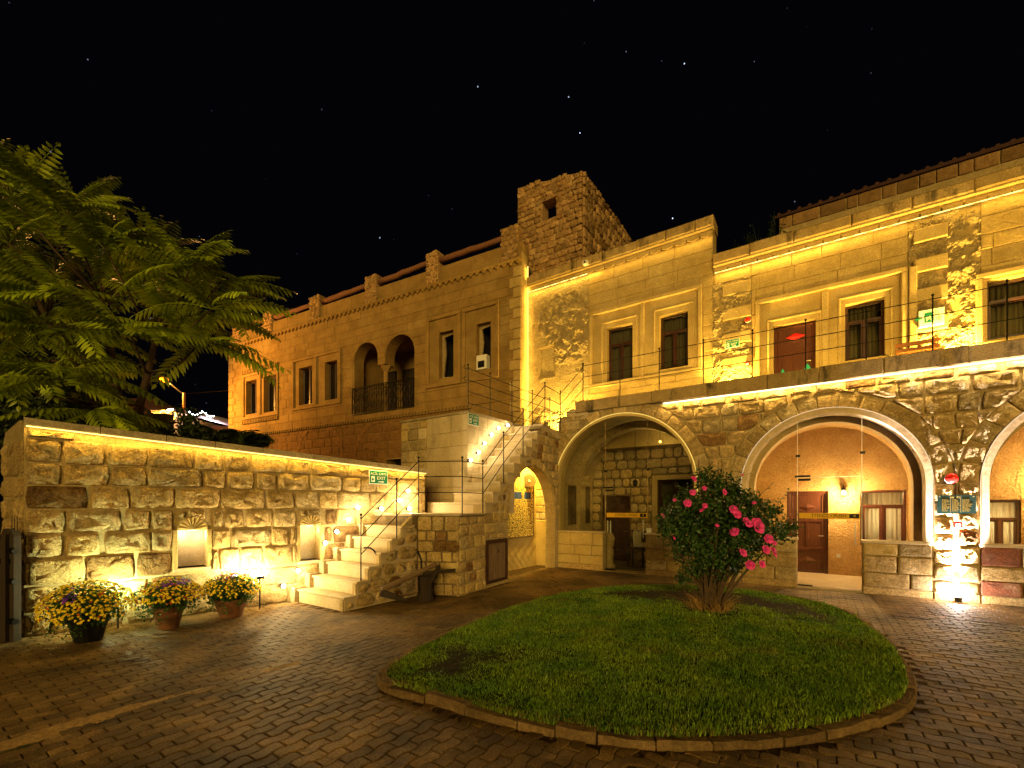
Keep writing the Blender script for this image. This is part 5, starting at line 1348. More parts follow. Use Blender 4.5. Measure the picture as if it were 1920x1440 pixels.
# ================================================================== SIGNS, ALARMS, BENCH
def exit_sign(label, frame, x, y, z, w, h, arrow='right'):
    t = thing('exit_sign', label, 'sign', (*frame.W(x, y), z), group='green emergency exit signs')
    MB().bbox(x-w/2-0.012, x+w/2+0.012, y, y+0.008, z-h/2-0.012, z+h/2+0.012, 0.003).build('rim', 'sign_white', t, frame)
    MB().box(x-w/2, x+w/2, y-0.003, y+0.001, z-h/2, z+h/2).build('board', 'green_sign', t, frame)
    text('ACİL ÇIKIŞ', h*0.27, t, frame, x, y-0.006, z+h*0.27, 'sign_white')
    text('EXIT', h*0.36, t, frame, x+w*0.14, y-0.006, z-h*0.08, 'sign_white')
    mb = MB(); yy = y-0.006; a, b = x-w*0.42, x-w*0.22; c, d = z-h*0.38, z+h*0.08
    mb.slab([(a, c), (b, c), (b, d), (a, d)], [[(a+w*0.04, c+h*0.06), (b-w*0.03, c+h*0.2), (a+w*0.09, c+h*0.33), (a+w*0.03, c+h*0.25)]], yy, yy+0.002); mb.build('running_figure', 'sign_white', t, frame)
    s = 1 if arrow == 'right' else -1; xx = x+w*0.14; zz = z-h*0.36
    mb = MB(); mb.add([(xx-s*w*0.16, yy, zz-h*0.03), (xx+s*w*0.06, yy, zz-h*0.03), (xx+s*w*0.06, yy, zz-h*0.09), (xx+s*w*0.17, yy, zz), (xx+s*w*0.06, yy, zz+h*0.09), (xx+s*w*0.06, yy, zz+h*0.03), (xx-s*w*0.16, yy, zz+h*0.03)], [tuple(range(7)) if s > 0 else tuple(range(7))[::-1]])
    mb.build('arrow', 'sign_white', t, frame)
xs1 = GW.X(709.5, -0.05); exit_sign('green exit sign on the rough garden wall below its coping', GW, xs1, -0.06, GW.Z(895, xs1, -0.06), 0.36, 0.24)
xs2 = SB.X(887.5, -0.02); exit_sign('green exit sign at the top corner of the pale stone block', SB, xs2, -0.03, SB.Z(787, xs2, -0.03), 0.36, 0.23)
xs3 = WF.X(1373, YU-0.1); exit_sign('green exit sign on the upper wall left of the dark wooden door', WF, xs3, YU-0.11, WF.Z(644, xs3, YU-0.1), 0.30, 0.19)
bx0_, bx1_ = WF.X(1722, YU-0.12), WF.X(1770, YU-0.12); bzm = WF.Z(600, bx0_, YU-0.12); bw_ = bx1_-bx0_
t = thing('exit_light_box', 'pale emergency exit box with green arrow and running figure above the bench', 'sign', (bx0_, YU, bzm))
MB().bbox(bx0_, bx1_, YU-0.16, YU-0.08, bzm-0.17, bzm+0.17, 0.012).build('housing', 'sign_white', t, WF)
text('ACİL', 0.10, t, WF, bx1_-0.17, YU-0.163, bzm+0.055, 'green_sign'); text('ÇIKIŞ', 0.10, t, WF, bx1_-0.17, YU-0.163, bzm-0.05, 'green_sign')
yy = YU-0.163; cx = bx0_+bw_*0.40
mb = MB().slab([(cx-0.07, bzm-0.1), (cx+0.07, bzm-0.1), (cx+0.07, bzm+0.1), (cx-0.07, bzm+0.1)], [[(cx-0.04, bzm-0.09), (cx-0.0, bzm-0.03), (cx+0.04, bzm-0.08), (cx+0.03, bzm+0.05), (cx-0.05, bzm+0.02)]], yy, yy+0.003); mb.build('running_figure', 'green_sign', t, WF)
MB().add([(cx-0.10, yy, bzm-0.015), (cx-0.10, yy, bzm+0.015), (cx-0.16, yy, bzm+0.015), (cx-0.16, yy, bzm+0.05), (cx-0.22, yy, bzm), (cx-0.16, yy, bzm-0.05), (cx-0.16, yy, bzm-0.015)], [tuple(range(7))]).build('arrow', 'green_sign', t, WF)
def siren(label, x, y, z, r, frame=WF):
    t = thing('fire_alarm_siren', label, 'alarm', (x, y, z), group='red fire alarm domes')
    MB().tube([(x, y, z), (x, y+0.03, z)], [r*0.9, r], 16).build('mount', 'white', t, frame)
    mb = MB().ball((0, 0, 0), r, 14, 8); mb.v = [(x+a, y-0.0+min(b, 0.0)*0.8, z+c) for a, b, c in mb.v]; mb.build('dome', 'red_plastic', t, frame, smooth=True)
sx = WF.X(1784, YA-0.08); siren('red fire alarm dome above the teal board', sx, YA-0.09, WF.Z(897, sx, YA-0.08), 0.088)
sx2 = WF.X(1402, YU-0.1); siren('small red fire alarm dome high on the yellow upper wall', sx2, YU-0.12, WF.Z(600, sx2, YU-0.1), 0.065)
for (u, v, y, lab) in ((1795.5, 984, YA-0.07, 'red fire call point glowing in the floodlight below the teal board'), (1401, 683, YU-0.08, 'red fire call point on the upper wall below the left exit sign')):
    x = WF.X(u, y); z = WF.Z(v, x, y); t = thing('fire_call_point', lab, 'call point', (x, y, z), group='red fire call points')
    MB().bbox(x-0.055, x+0.055, y-0.03, y+0.02, z-0.055, z+0.055, 0.006).build('box', 'red_plastic', t, WF)
    MB().box(x-0.03, x+0.03, y-0.033, y-0.029, z-0.03, z+0.02).build('pane', 'sign_white', t, WF)
ta, tb_ = WF.X(1757, YA-0.12), WF.X(1830, YA-0.12); tz = WF.Z(945.5, (ta+tb_)/2, YA-0.12)
t = thing('menu_board', 'teal glass information board with columns of fine print on the stone pier', 'board', ((ta+tb_)/2, YA, tz))
MB().box(ta, tb_, YA-0.125, YA-0.115, tz-0.155, tz+0.155).build('panel', 'teal', t, WF)
for xx in (ta+0.03, tb_-0.03):
    for zz in (tz+0.13,): MB().tube([(xx, YA-0.135, zz), (xx, YA-0.03, zz)], 0.012, 8).build('stand_off', 'steel', t, WF)
rr = random.Random(3)
for i in range(3):
    xa_ = ta+0.06+i*(tb_-ta-0.1)/3; wd_ = (tb_-ta-0.1)/3-0.03
    mb = MB()
    for j in range(11):
        zz = tz+0.075-j*0.019; x = xa_
        while x < xa_+wd_*rr.uniform(0.6, 1.0): l = rr.uniform(0.01, 0.035); mb.box(x, x+l, YA-0.1275, YA-0.1252, zz, zz+0.005); x += l+0.006
    mb.build('small_print', 'gold', t, WF)
    if i: MB().box(xa_-0.02, xa_-0.017, YA-0.128, YA-0.1252, tz-0.14, tz+0.14).build('rule', 'gold', t, WF)
text('W  M', 0.05, t, WF, ta+0.22, YA-0.128, tz+0.115, 'gold', 'heading')
# bench on the terrace
y0 = 11.75; ba, bb = WF.X(1682, y0), WF.X(1769, y0)
t = thing('terrace_bench', 'orange brown wooden bench standing on the terrace under the exit box', 'bench', ((ba+bb)/2, y0, 4.22))
for i in range(3): MB().bbox(ba, bb, y0-0.2+i*0.14, y0-0.08+i*0.14, 4.60, 4.63).build('seat_slat', 'wood_bench', t, WF)
for i in range(2): MB().bbox(ba, bb, y0+0.24, y0+0.27, 4.72+i*0.12, 4.80+i*0.12).build('back_slat', 'wood_bench', t, WF)
for xx in (ba+0.05, (ba+bb)/2, bb-0.11):
    MB().box(xx, xx+0.05, y0-0.18, y0-0.13, 4.222, 4.60).build('leg', 'wood_old', t, WF)
    MB().box(xx, xx+0.05, y0+0.27, y0+0.31, 4.222, 4.93).build('leg', 'wood_old', t, WF)
for (u, lab) in ((1655, 'bent piece of wire sticking up on the terrace left of the bench'), (1790, 'bent piece of wire sticking up on the terrace right of the bench')):
    x = WF.X(u, 11.0); z0 = 4.30
    w_ = MB().tube([(x-0.12, 11.0, z0-0.05)] + [(x+0.1*math.cos(a), 11.0, z0+0.08+0.10*math.sin(a)) for a in [2.6-0.35*i for i in range(8)]], 0.008, 5).build('bent_wire', 'steel'); tag(w_, lab, 'wire', 'bent wires on the terrace')
# security camera and roof weeds
cx_, cy_ = WF.X(1099, 12.3), 12.3; cz_ = WF.Z(494, cx_, cy_)
t = thing('security_camera', 'small white security camera at the foot of the tower', 'camera', (cx_, cy_, cz_))
MB().box(cx_-0.07, cx_+0.07, cy_-0.1, cy_+0.1, cz_-0.05, cz_+0.05).build('housing', 'white', t, WF); MB().tube([(cx_, cy_-0.12, cz_), (cx_, cy_-0.1, cz_)], 0.03, 10).build('lens', 'black', t, WF)

# ================================================================== LAMPS
ords = ['lowest', 'second lowest', 'third', 'fourth', 'fifth', 'sixth', 'seventh', 'eighth', 'ninth', 'topmost']
L1 = [(531.6, 1099), (559, 1070), (610, 1018), (631.6, 997), (653, 974), (671, 952), (715.6, 953.5), (749, 938), (765, 920.5), (767.5, 954)]
def step_lamp(label, fr, x, d, z, e, grp, c=WHT, r=0.034):
    p = (*fr.W(x, d), z)
    t = thing('step_lamp', label, 'lamp', (*fr.W(x, d+0.05), z), group=grp)
    MB().tube([(x, d+0.09, z), (x, d+0.02, z)], [0.032, 0.026], 10).build('socket', 'black', t, fr)
    MB().ball((x, d, z), r, 10, 6).build('bulb', 'bulb', t, fr, smooth=True)
    lamp_point('step_lamp_light', (*fr.W(x, d-0.09), z), e, c, 0.03)
for i, (u, v) in enumerate(L1):
    x = GW.X(u, -0.10); z = GW.Z(v, x, -0.10)
    step_lamp('%s small bright bulb on the garden wall beside the lower flight' % ords[i], GW, x, -0.10, z, 3.4 if i >= 8 else 3.0, 'bulbs along the lower flight')
for i, (u, v) in enumerate([(883, 863), (898, 848), (909, 831), (922, 815), (935, 802.5), (952, 797)]):
    x = SB.X(u, -0.08); z = SB.Z(v, x, -0.08)
    step_lamp('%s small bright bulb on the pale block beside the upper flight' % (ords[i] if i < 5 else 'topmost'), SB, x, -0.08, z, 1.3, 'bulbs along the upper flight')
for k, (a, b, c, d) in enumerate(niches):
    cx = (a+b)/2; t = thing('niche_lamp', ['small lamp inside the large left niche of the garden wall', 'small lamp inside the smaller niche beside the steps'][k], 'lamp', (*GW.W(cx, 0.1), d-0.04))
    MB().box(cx-0.05, cx+0.05, 0.03, 0.06, d-0.02, d-0.005).build('led_bar', 'led_white', t, GW)
    lamp_point('niche_light', (*GW.W(a+0.07, 0.13), d-0.06), 1.8 if k == 0 else 1.2, WHT if k else (1.0, 0.82, 0.5), 0.03)
    lamp_point('niche_light', (*GW.W(b-0.06, 0.13), d-0.09), 1.2 if k == 0 else 0.8, WHT if k else (1.0, 0.82, 0.5), 0.03)
def wall_flood(label, u, v, off, e, c, up=(0, 1, 1.6), mat='bulb', ang=150):
    x = GW.X(u, -off); z = max(0.06, GW.Z(v, x, -off))
    t = thing('wall_floodlight', label, 'floodlight', (*GW.W(x, -off), 0), group='floodlights at the foot of the garden wall')
    MB().tube([(x, -off, 0), (x, -off, z-0.05)], 0.012, 6).build('spike', 'black', t, GW)
    MB().box(x-0.05, x+0.05, -off-0.05, -off+0.03, z-0.06, z-0.012).build('housing', 'black', t, GW)
    MB().box(x-0.04, x+0.04, -off-0.04, -off+0.02, z-0.011, z-0.004).build('lens', mat, t, GW)
    lamp_point('wall_floodlight_beam', (*GW.W(x, -off-0.0), z+0.03), e, c, 0.03)
wall_flood('cool white floodlight on a spike behind the black flower pot', 221, 1108, 0.24, 22, (0.88, 1.0, 0.50))
wall_flood('warm floodlight on a spike right of the third flower pot', 487, 1078, 0.26, 28, (1.0, 0.76, 0.34))
wall_flood('warm floodlight on a spike half hidden behind the third flower pot', 440, 1078, 0.22, 14, (1.0, 0.76, 0.34))
fx = WF.X(1797, YA-0.22)
t = floodlight('pier_floodlight', fx, YA-0.20, 0.02, (fx, YA+0.02, 3.3), 1700, (1.0, 0.84, 0.78), 'small floodlight on the paving shining up the stone pier between two arches', ang=46)
lamp_point('pier_floodlight_glow', (fx, YA-0.19, 0.13), 20, (1.0, 0.84, 0.76), 0.03)
# passage lamp
lamp_p = thing('passage_lamp', 'yellow lamp under the top landing lighting the passage', 'lamp', (-5.98, 10.15, 3.2))
MB().tube([(-5.98, 10.15, 3.4), (-5.98, 10.15, 3.2)], 0.03, 8).build('socket', 'black', lamp_p, WF); MB().ball((-5.98, 10.15, 3.16), 0.05).build('bulb', 'bulb_warm', lamp_p, WF)
lamp_point('passage_light', (-5.98, 10.0, 2.95), 125, (1.0, 0.66, 0.10), 0.05)
def sconce(label, x, y, z, e, c=(1.0, 0.66, 0.30)):
    t = thing('wall_sconce', label, 'wall lamp', (x, y+0.15, z), group='lamps in the vaulted bays')
    MB().bbox(x-0.035, x+0.035, y+0.13, y+0.15, z-0.02, z+0.12, 0.004).build('back_plate', 'iron', t, WF)
    MB().tube([(x, y+0.13, z+0.08), (x, y+0.05, z+0.16), (x, y, z+0.10)], 0.009, 6).build('arm', 'iron', t, WF)
    MB().lathe([(0.02, 0.10), (0.055, 0.06), (0.05, 0.05)], (x, y, z), 12).build('cap', 'iron', t, WF)
    MB().ball((x, y, z), 0.045, 12, 8).build('bulb', 'bulb_warm', t, WF, smooth=True)
    lamp_point('sconce_light', (x, y-0.06, z), e, c, 0.05)
sx = WF.X(1582, 12.72); sconce('glowing wall lamp between door and window in the middle bay', sx, 12.72, WF.Z(924, sx, 12.72), 90)
sconce('glowing wall lamp inside the right hand bay', 3.9, 12.72, 2.15, 95)
# unlit hanging lantern and LED ring in bay one
hx = WF.X(1191, 12.2); hz = WF.Z(912, hx, 12.2)
t = thing('hanging_lantern', 'dark metal lantern hanging on a chain inside the left arch', 'lantern', (hx, 12.2, hz))
MB().tube([(hx, 12.2, hz+0.2), (hx, 12.2, 3.7)], 0.006, 5).build('chain', 'iron', t, WF)
MB().lathe([(0.01, 0.2), (0.07, 0.15), (0.055, 0.02), (0.02, 0.0)], (hx, 12.2, hz), 8).build('cage', 'iron', t, WF)
lamp_point('bay_light', (-3.4, 11.9, 3.2), 5.0, (1.0, 0.70, 0.22), 0.05)
bl_ = thing('ceiling_bulb', 'small dim bulb under the vault of the left arch', 'lamp', (-3.4, 11.9, 3.3)); MB().tube([(-3.4, 11.9, 3.9), (-3.4, 11.9, 3.34)], 0.006, 5).build('cord', 'iron', bl_, WF); MB().ball((-3.4, 11.9, 3.3), 0.03).build('bulb', 'neon', bl_, WF)
# chair with cloth, pedestal, tapestry, box on the sill
cx_ = WF.X(1196, 12.0)
t = thing('dining_chair', 'dark wooden chair behind the glass door of the left arch', 'chair', (cx_, 12.0, -0.028), 0)
for a in (-0.2, 0.2):
    for b in (-0.2, 0.2): MB().box(cx_+a-0.02, cx_+a+0.02, 12+b-0.02, 12+b+0.02, -0.028, 0.45 if b < 0 else 0.95).build('leg', 'wood_black', t, WF)
MB().box(cx_-0.23, cx_+0.23, 11.78, 12.22, 0.45, 0.49).build('seat', 'wood_black', t, WF); MB().box(cx_-0.18, cx_+0.18, 12.19, 12.215, 0.62, 0.93).build('backrest', 'wood_black', t, WF)
mb = MB(); n_ = 14
for j in range(n_+1):
    for i in range(9):
        q = j/n_; x = cx_-0.19+0.24*i/8; y = 12.20+0.05*math.cos(q*math.pi*2-math.pi*0.5)*0.0+(-0.05 if q < 0.5 else 0.05)+0.012*math.sin(i*1.7+j); z = 0.97-abs(q-0.5)*1.1+0.01*math.sin(i)
        mb.v.append((x, y, z))
for j in range(n_):
    for i in range(8): mb.f.append((j*9+i, j*9+i+1, (j+1)*9+i+1, (j+1)*9+i))
tag(mb.build('draped_cloth', 'curtain', smooth=True), 'pale yellow cloth draped over the back of the dark chair', 'cloth')
px_ = WF.X(1142, 11.3); t = MB().lathe([(0.17, 0), (0.17, 0.08), (0.11, 0.14), (0.12, 0.5), (0.09, 0.54), (0.13, 0.6), (0.15, 0.8), (0.10, 0.92)], (px_, 11.3, -0.028), 14).build('stone_pedestal', 'rock_grey', smooth=True); tag(t, 'carved grey stone pedestal just inside the left glass door', 'pedestal')
for i, dx in enumerate((-0.04, 0.04)):
    o = MB().lathe([(0.02, 0), (0.02, 0.32), (0.008, 0.34)], (px_+dx, 11.3, 0.895), 8).build('white_candle', 'white'); tag(o, ['left of two tall white candles on the stone pedestal', 'right of two tall white candles on the stone pedestal'][i], 'candle', 'candles on the pedestal')
o = MB().box(-5.78, -5.74, 11.3, 12.7, 1.1, 2.2).build('wall_tapestry', 'tapestry'); tag(o, 'dark patterned tapestry on the side wall of the left bay', 'tapestry')
bx_ = WF.X(1218, YA+0.1); o = MB().bbox(bx_-0.05, bx_+0.05, YA+0.02, YA+0.12, 0.976, 1.09, 0.004).build('white_box', 'sign_white'); tag(o, 'small white box on the sill right of the left glass door', 'box')
so = MB().bbox(WF.X(1572, 12.88)-0.04, WF.X(1572, 12.88)+0.04, 12.885, 12.899, 0.42, 0.5, 0.004).build('wall_socket', 'white'); tag(so, 'white power socket low on the orange plaster wall', 'socket')

# ================================================================== OLD WOODEN TOOL, GATE
t = thing('wooden_plough', 'old wooden plough with chain leaning in front of the stair wall', 'plough', (*place(770, 7.6), 0))
def cw(u, v, dist): return (*place(u, dist), height(v, dist))
MB().tube([cw(716, 1106, 7.0), cw(765, 1083, 7.3), cw(818, 1058, 7.6)], [0.05, 0.045, 0.04], 6).build('beam', 'wood_old', t, WF)
MB().tube([cw(716, 1112, 7.0), cw(737, 1118, 6.95), cw(763, 1126, 6.9)], [0.06, 0.05, 0.02], 6).build('foot', 'wood_black', t, WF)
MB().tube([cw(752, 1118, 7.2), cw(783, 1108, 7.4)], 0.022, 6).build('lower_bar', 'wood_old', t, WF)
MB().tube([cw(781, 1108, 7.4), cw(781, 1075, 7.45)], 0.022, 6).build('upright', 'wood_old', t, WF)
MB().tube([cw(783, 1033, 7.6), cw(790, 1050, 7.6), cw(790, 1068, 7.55)], 0.018, 6).build('iron_hook', 'iron', t, WF)
mb = MB()
for i in range(6):
    c = Vector(cw(817, 1062+i*4, 7.6)); mb.tube([tuple(c+Vector((0.016*math.cos(q), 0, 0.02*math.sin(q)))) for q in [k*math.pi/4 for k in range(9)]], 0.006, 5)
mb.build('chain', 'iron', t, WF)
MB().tube([cw(792, 1076, 7.55), cw(820, 1072, 7.6), cw(854, 1069, 7.7)], [0.04, 0.035, 0.03], 6).build('cross_bar', 'wood_black', t, WF)
MB().tube([cw(806, 1096, 7.5), cw(824, 1060, 7.6)], 0.03, 6).build('handle', 'wood_black', t, WF)
o = MB().lathe([(0.15, 0), (0.13, 0.1), (0.12, 0.35), (0.14, 0.42), (0.11, 0.43)], (*place(797, 7.65), 0), 12).build('tree_stump_block', 'wood_black'); tag(o, 'dark wooden block standing behind the plough', 'wooden block')
g = Frame(*place(22, 5.35), 20)
t = thing('wooden_gate', 'dark wooden gate leaf with iron spikes and hinges at the left edge', 'gate', frame=g)
for i, (x0, x1, zt) in enumerate(((-0.36, -0.24, 1.05), (-0.22, -0.1, 1.13), (-0.09, -0.015, 1.27), (0.0, 0.07, 1.25))):
    MB().slab([(x0, 0.0), (x1, 0.0), (x1, zt), ((x0+x1)/2, zt+0.07), (x0, zt)], [], -0.05 if i == 2 else -0.02, 0.05).build('gate_plank', 'wood_black', t, g)
for zz in (0.25, 0.72, 1.08):
    MB().tube([(0.05, -0.05, zz), (0.16, -0.05, zz)], 0.035, 8).build('hinge', 'iron', t, g)
for i in range(3): MB().tube([(-0.09+i*0.045, 0.05, 1.1), (-0.09+i*0.045, 0.05, 1.50)], [0.008, 0.002], 5).build('spike', 'iron', t, g)
MB().box(-0.36, 0.02, -0.03, -0.022, 0.92, 0.98).build('strap', 'iron', t, g)

# ================================================================== FAR BACKGROUND
# placed behind the garden wall, tens of metres away
D = 26
def bg_box(mb, u0, u1, vt, vb, d, dep): 
    a, b = place(u0, d), place(u1, d); z0, z1 = height(vb, d), height(vt, d); n_ = Vector((-SY, CY))*dep
    mb.add([(*a, z0), (*b, z0), (b[0]+n_.x, b[1]+n_.y, z0), (a[0]+n_.x, a[1]+n_.y, z0), (*a, z1), (*b, z1), (b[0]+n_.x, b[1]+n_.y, z1), (a[0]+n_.x, a[1]+n_.y, z1)], [(0,3,2,1),(4,5,6,7),(0,1,5,4),(1,2,6,5),(2,3,7,6),(3,0,4,7)]); return mb
t = thing('far_cafe', 'distant cafe with orange lit tiled roofs and pale walls behind the trees', 'building', (*place(280, D), 0))
bg_box(MB(), 180, 318, 772, 950, D, 5).build('wall', 'ashlar', t, WF)
bg_box(MB(), 283, 322, 769, 950, D-2, 2).build('wall', 'whiteblock', t, WF)
def roof(u0, u1, v0, v1, vb, d):
    a, b = place(u0, d), place(u1, d); c, e = place(u0, d+4), place(u1, d+4); m_ = place((u0+u1)/2, d+2)
    return MB().add([(*a, height(vb, d)), (*b, height(vb, d)), (*c, height(v0, d+4)), (*e, height(v1, d+4))], [(0, 1, 3, 2)])
roof(175, 290, 745, 748, 775, D-0.5).build('roof', 'tile', t, WF); roof(276, 330, 752, 764, 772, D-2.6).build('roof', 'tile', t, WF)
lamp_point('cafe_light', (*place(240, D-3), height(778, D-3)), 260, ORG, 0.2)
lamp_point('cafe_light', (*place(300, D-4), height(775, D-4)), 90, (1.0, 0.6, 0.35), 0.1)
hc = place(314, D-3); hzc = height(782, D-3)
pts_ = []
for i in range(25):
    a = math.pi*2*i/24; X_ = 16*math.sin(a)**3; Z_ = 13*math.cos(a)-5*math.cos(2*a)-2*math.cos(3*a)-math.cos(4*a)
    pts_.append((hc[0]+CY*X_*0.026, hc[1]+SY*X_*0.026, hzc+Z_*0.028))
o = MB().tube(pts_, 0.035, 6).build('neon_heart', 'neon'); tag(o, 'glowing yellow neon heart on the distant cafe wall', 'neon sign')
t = thing('white_awning', 'white lit awning sloping down towards the mansion', 'awning', (*place(400, D+2), 0))
a, b, c, d_ = place(370, D), place(432, D+2), place(372, D+5), place(432, D+7)
MB().add([(*a, height(783, D)), (*b, height(799, D+2)), (*d_, height(787, D+7)), (*c, height(772, D+5))], [(0, 1, 2, 3)]).build('cloth', 'tent', t, WF)
bg_box(MB(), 395, 432, 799, 806, D+1.5, 0.3).build('front_beam', 'tile', t, WF)
for u in (372, 430): p = place(u, D+1); MB().tube([(*p, 0), (*p, height(790, D+1))], 0.05, 6).build('pole', 'wood_old', t, WF)
rr = random.Random(8)
t = thing('string_lights', 'string of tiny white bulbs hanging over the awning', 'string lights', (*place(360, D-1), height(776, D-1)))
prev = None
for i in range(22):
    u = 300+i*4.7+rr.uniform(-1, 1); v = 768+i*0.5+3*math.sin(i)+rr.uniform(-2, 2); p = (*place(u, D-1), height(v, D-1))
    MB().ball(p, 0.035, 6, 4).build('bulb', 'bulb_cool', t, WF)
    if prev: MB().tube([prev, p], 0.008, 4).build('cord', 'iron', t, WF)
    prev = p
lamp_point('string_light_glow', (*place(395, D+1.5), height(780, D+1)), 110, (1.0, 0.8, 0.85), 0.2)
DL = 20.0
lp = (*place(308, DL), height(712, DL)); pb = place(345, DL)
t = thing('street_lamp', 'orange street lamp on a tilted pole shining through the tree', 'street lamp', (*pb, 0))
MB().tube([(*pb, 0), (*place(345, DL), height(737, DL))], 0.06, 8).build('pole', 'wood_bench', t, WF)
MB().tube([(*place(345, DL), height(740, DL)), (*place(318, DL), height(718, DL))], 0.03, 6).build('arm', 'iron', t, WF)
MB().ball(lp, 0.17, 12, 8, (1, 1, 0.7)).build('lamp_head', 'bulb_orange', t, WF, smooth=True)
lamp_point('street_lamp_light', (lp[0]+0.1, lp[1]-0.25, lp[2]-0.15), 800, ORG, 0.12)
# power cable, low concrete wall
o = MB().tube([(*place(345, DL), height(738, DL)), (*place(432, DL+2), height(732, DL+2))], 0.012, 4).build('overhead_cable', 'iron'); tag(o, 'thin overhead cable from the street lamp to the mansion', 'cable')
t = thing('low_concrete_wall', 'low stained concrete wall behind the garden wall', 'wall', (*place(250, 9.6), 0))
bg_box(MB(), 120, 313, 792, 1100, 9.6, 0.2).build('slab', 'concrete', t, WF)
MB().add([tuple(v) for v in bg_box(MB(), 120, 313, 775, 793, 9.6, 0.2).v], [(0,3,2,1),(4,5,6,7),(0,1,5,4),(1,2,6,5),(2,3,7,6),(3,0,4,7)]).build('top_course', 'concrete', t, WF)

# ================================================================== VEGETATION
def frond(L=0.95, pairs=12, seed=0, ll=0.17, lw_=0.064):
    rr = random.Random(seed); mb = MB(); pts = []; droop = rr.uniform(0.25, 0.55); side = rr.uniform(-0.15, 0.15)
    pos = lambda t: Vector((L*t*(1-0.12*droop*t), side*t*t*L*0.5, L*(0.22*t-droop*t*t)))
    for i in range(7): pts.append(tuple(pos(i/6)))
    mb.tube(pts, [0.008*(1-0.8*i/6)+0.001 for i in range(7)], 4, False)
    for i in range(pairs*2+1):
        t_ = 0.16+0.84*(i//2)/pairs; s = 1 if i % 2 else -1
        if i == pairs*2: s = 0; t_ = 1.0
        p = pos(t_); d = (pos(min(1, t_+0.05))-pos(t_-0.05)).normalized()
        k = ll*(0.75+0.5*math.sin(math.pi*min(1, t_*0.95)))*rr.uniform(0.85, 1.1)*(0.8 if s == 0 else 1)
        lat = Vector((0, 1, 0))*s; ld = (lat*0.92+d*0.42+Vector((0, 0, -0.22-rr.uniform(0, 0.25)))).normalized() if s else d
        up = ld.cross(d if s else Vector((0, 1, 0))).normalized(); w = ld.cross(up).normalized()*lw_*0.5*rr.uniform(0.85, 1.15)
        a = p; b = p+ld*k*0.3; c = p+ld*k*0.65+Vector((0, 0, -k*0.05)); e = p+ld*k+Vector((0, 0, -k*0.16)); f = up*0.006
        i0 = len(mb.v)
        mb.v.extend([tuple(a), tuple(b+w), tuple(b-w), tuple(c+w*0.8), tuple(c-w*0.8), tuple(e), tuple(b+f), tuple(c+f)])
        mb.f.extend([(i0, i0+6, i0+1), (i0, i0+2, i0+6), (i0+1, i0+6, i0+7, i0+3), (i0+6, i0+2, i0+4, i0+7), (i0+3, i0+7, i0+5), (i0+7, i0+4, i0+5)])
    return mb
def tree_crown(parent, tips, rng, seeds, mat, nper, limit, basep, L, smooth=False, name='leaf'):
    protos = []
    for s in seeds:
        mb = frond(L*(0.85+0.1*(s % 4)), 11+s % 3, s); me = bpy.data.meshes.new('leaf'); me.from_pydata(mb.v, [], mb.f); me.materials.append(M[mat]); me.update(); protos.append((me, mb))
    rest = MB(); cnt = 0; items = []
    for tp, out in tips:
        for j in range(nper):
            az = rng.uniform(0, 2*math.pi); el = rng.uniform(-0.25, 0.62)
            d = Vector((math.cos(az)*math.cos(el), math.sin(az)*math.cos(el), math.sin(el)))+out*0.5; d.normalize()
            items.append((tp, d))
    items.sort(key=lambda q: -SY*q[0].x+CY*q[0].y+0.5*(-SY*q[1].x+CY*q[1].y))
    for tp, d in items:
        az = math.atan2(d.y, d.x); el = math.asin(max(-1, min(1, d.z)))
        m_ = Matrix.Translation(tp) @ Matrix.Rotation(az, 4, 'Z') @ Matrix.Rotation(-el, 4, 'Y') @ Matrix.Rotation(rng.uniform(-0.5, 0.5), 4, 'X') @ Matrix.Scale(rng.uniform(0.75, 1.12), 4)
        me, mb = rng.choice(protos)
        if cnt < limit: link(name, me, parent, m_)
        else: rest.add([tuple(m_ @ Vector(v)) for v in mb.v], mb.f)
        cnt += 1
    if rest.v: rest.build(name+'_mass', mat, parent, WF, kind='stuff')
rng = random.Random(81)
OUT2 = [(-60, 215), (10, 262), (60, 315), (120, 325), (165, 345), (215, 385), (262, 420), (300, 440), (345, 470), (395, 475), (440, 505), (455, 545), (430, 600), (400, 640), (360, 670), (300, 715), (270, 765), (150, 785), (60, 785), (-60, 785)]
TD = 8.6
tbase = place(235, TD)
tr = thing('tree_of_heaven', 'large leafy tree with long feathery compound leaves behind the garden wall', 'tree', (*tbase, 0))
tips = []; tries = 0
cx0, cy0 = 150, 540
while len(tips) < 60 and tries < 9000:
    tries += 1
    u, v = rng.uniform(-60, 460), rng.uniform(215, 785)
    if not inside((100+(u-100)*1.06, 740+(v-740)*1.10), OUT2): continue
    if math.hypot(u-308, v-712) < 85: continue
    d = TD+rng.uniform(-1.5, 1.6)
    p = Vector((*place(u, d), height(v, d)))
    if any((p-q[0]).length < 0.62 for q in tips): continue
    c = Vector((*place(cx0, TD), height(600, TD))); o = (p-c).normalized()
    tips.append((p, o))
tb0 = Vector((*place(262, TD), 0.0)); tb1 = Vector((*place(215, TD), 0.0))
mb = MB(); fk = []
for (u0, u1, u2, v2, r) in ((262, 262, 290, 640, 0.085), (212, 222, 190, 560, 0.09), (185, 180, 90, 600, 0.08)):
    a = Vector((*place(u0, TD), -0.05)); b = Vector((*place(u1, TD), height(760, TD))); c = Vector((*place(u2, TD), height(v2, TD)))
    mb.tube([tuple(a), tuple(b), tuple((b+c)/2+Vector((0.05, 0, 0))), tuple(c)], [r, r*0.85, r*0.7, r*0.5], 8); fk += [b, (b+c)/2, c]
mb.build('trunk', 'bark', tr, WF, smooth=True)
mb = MB()
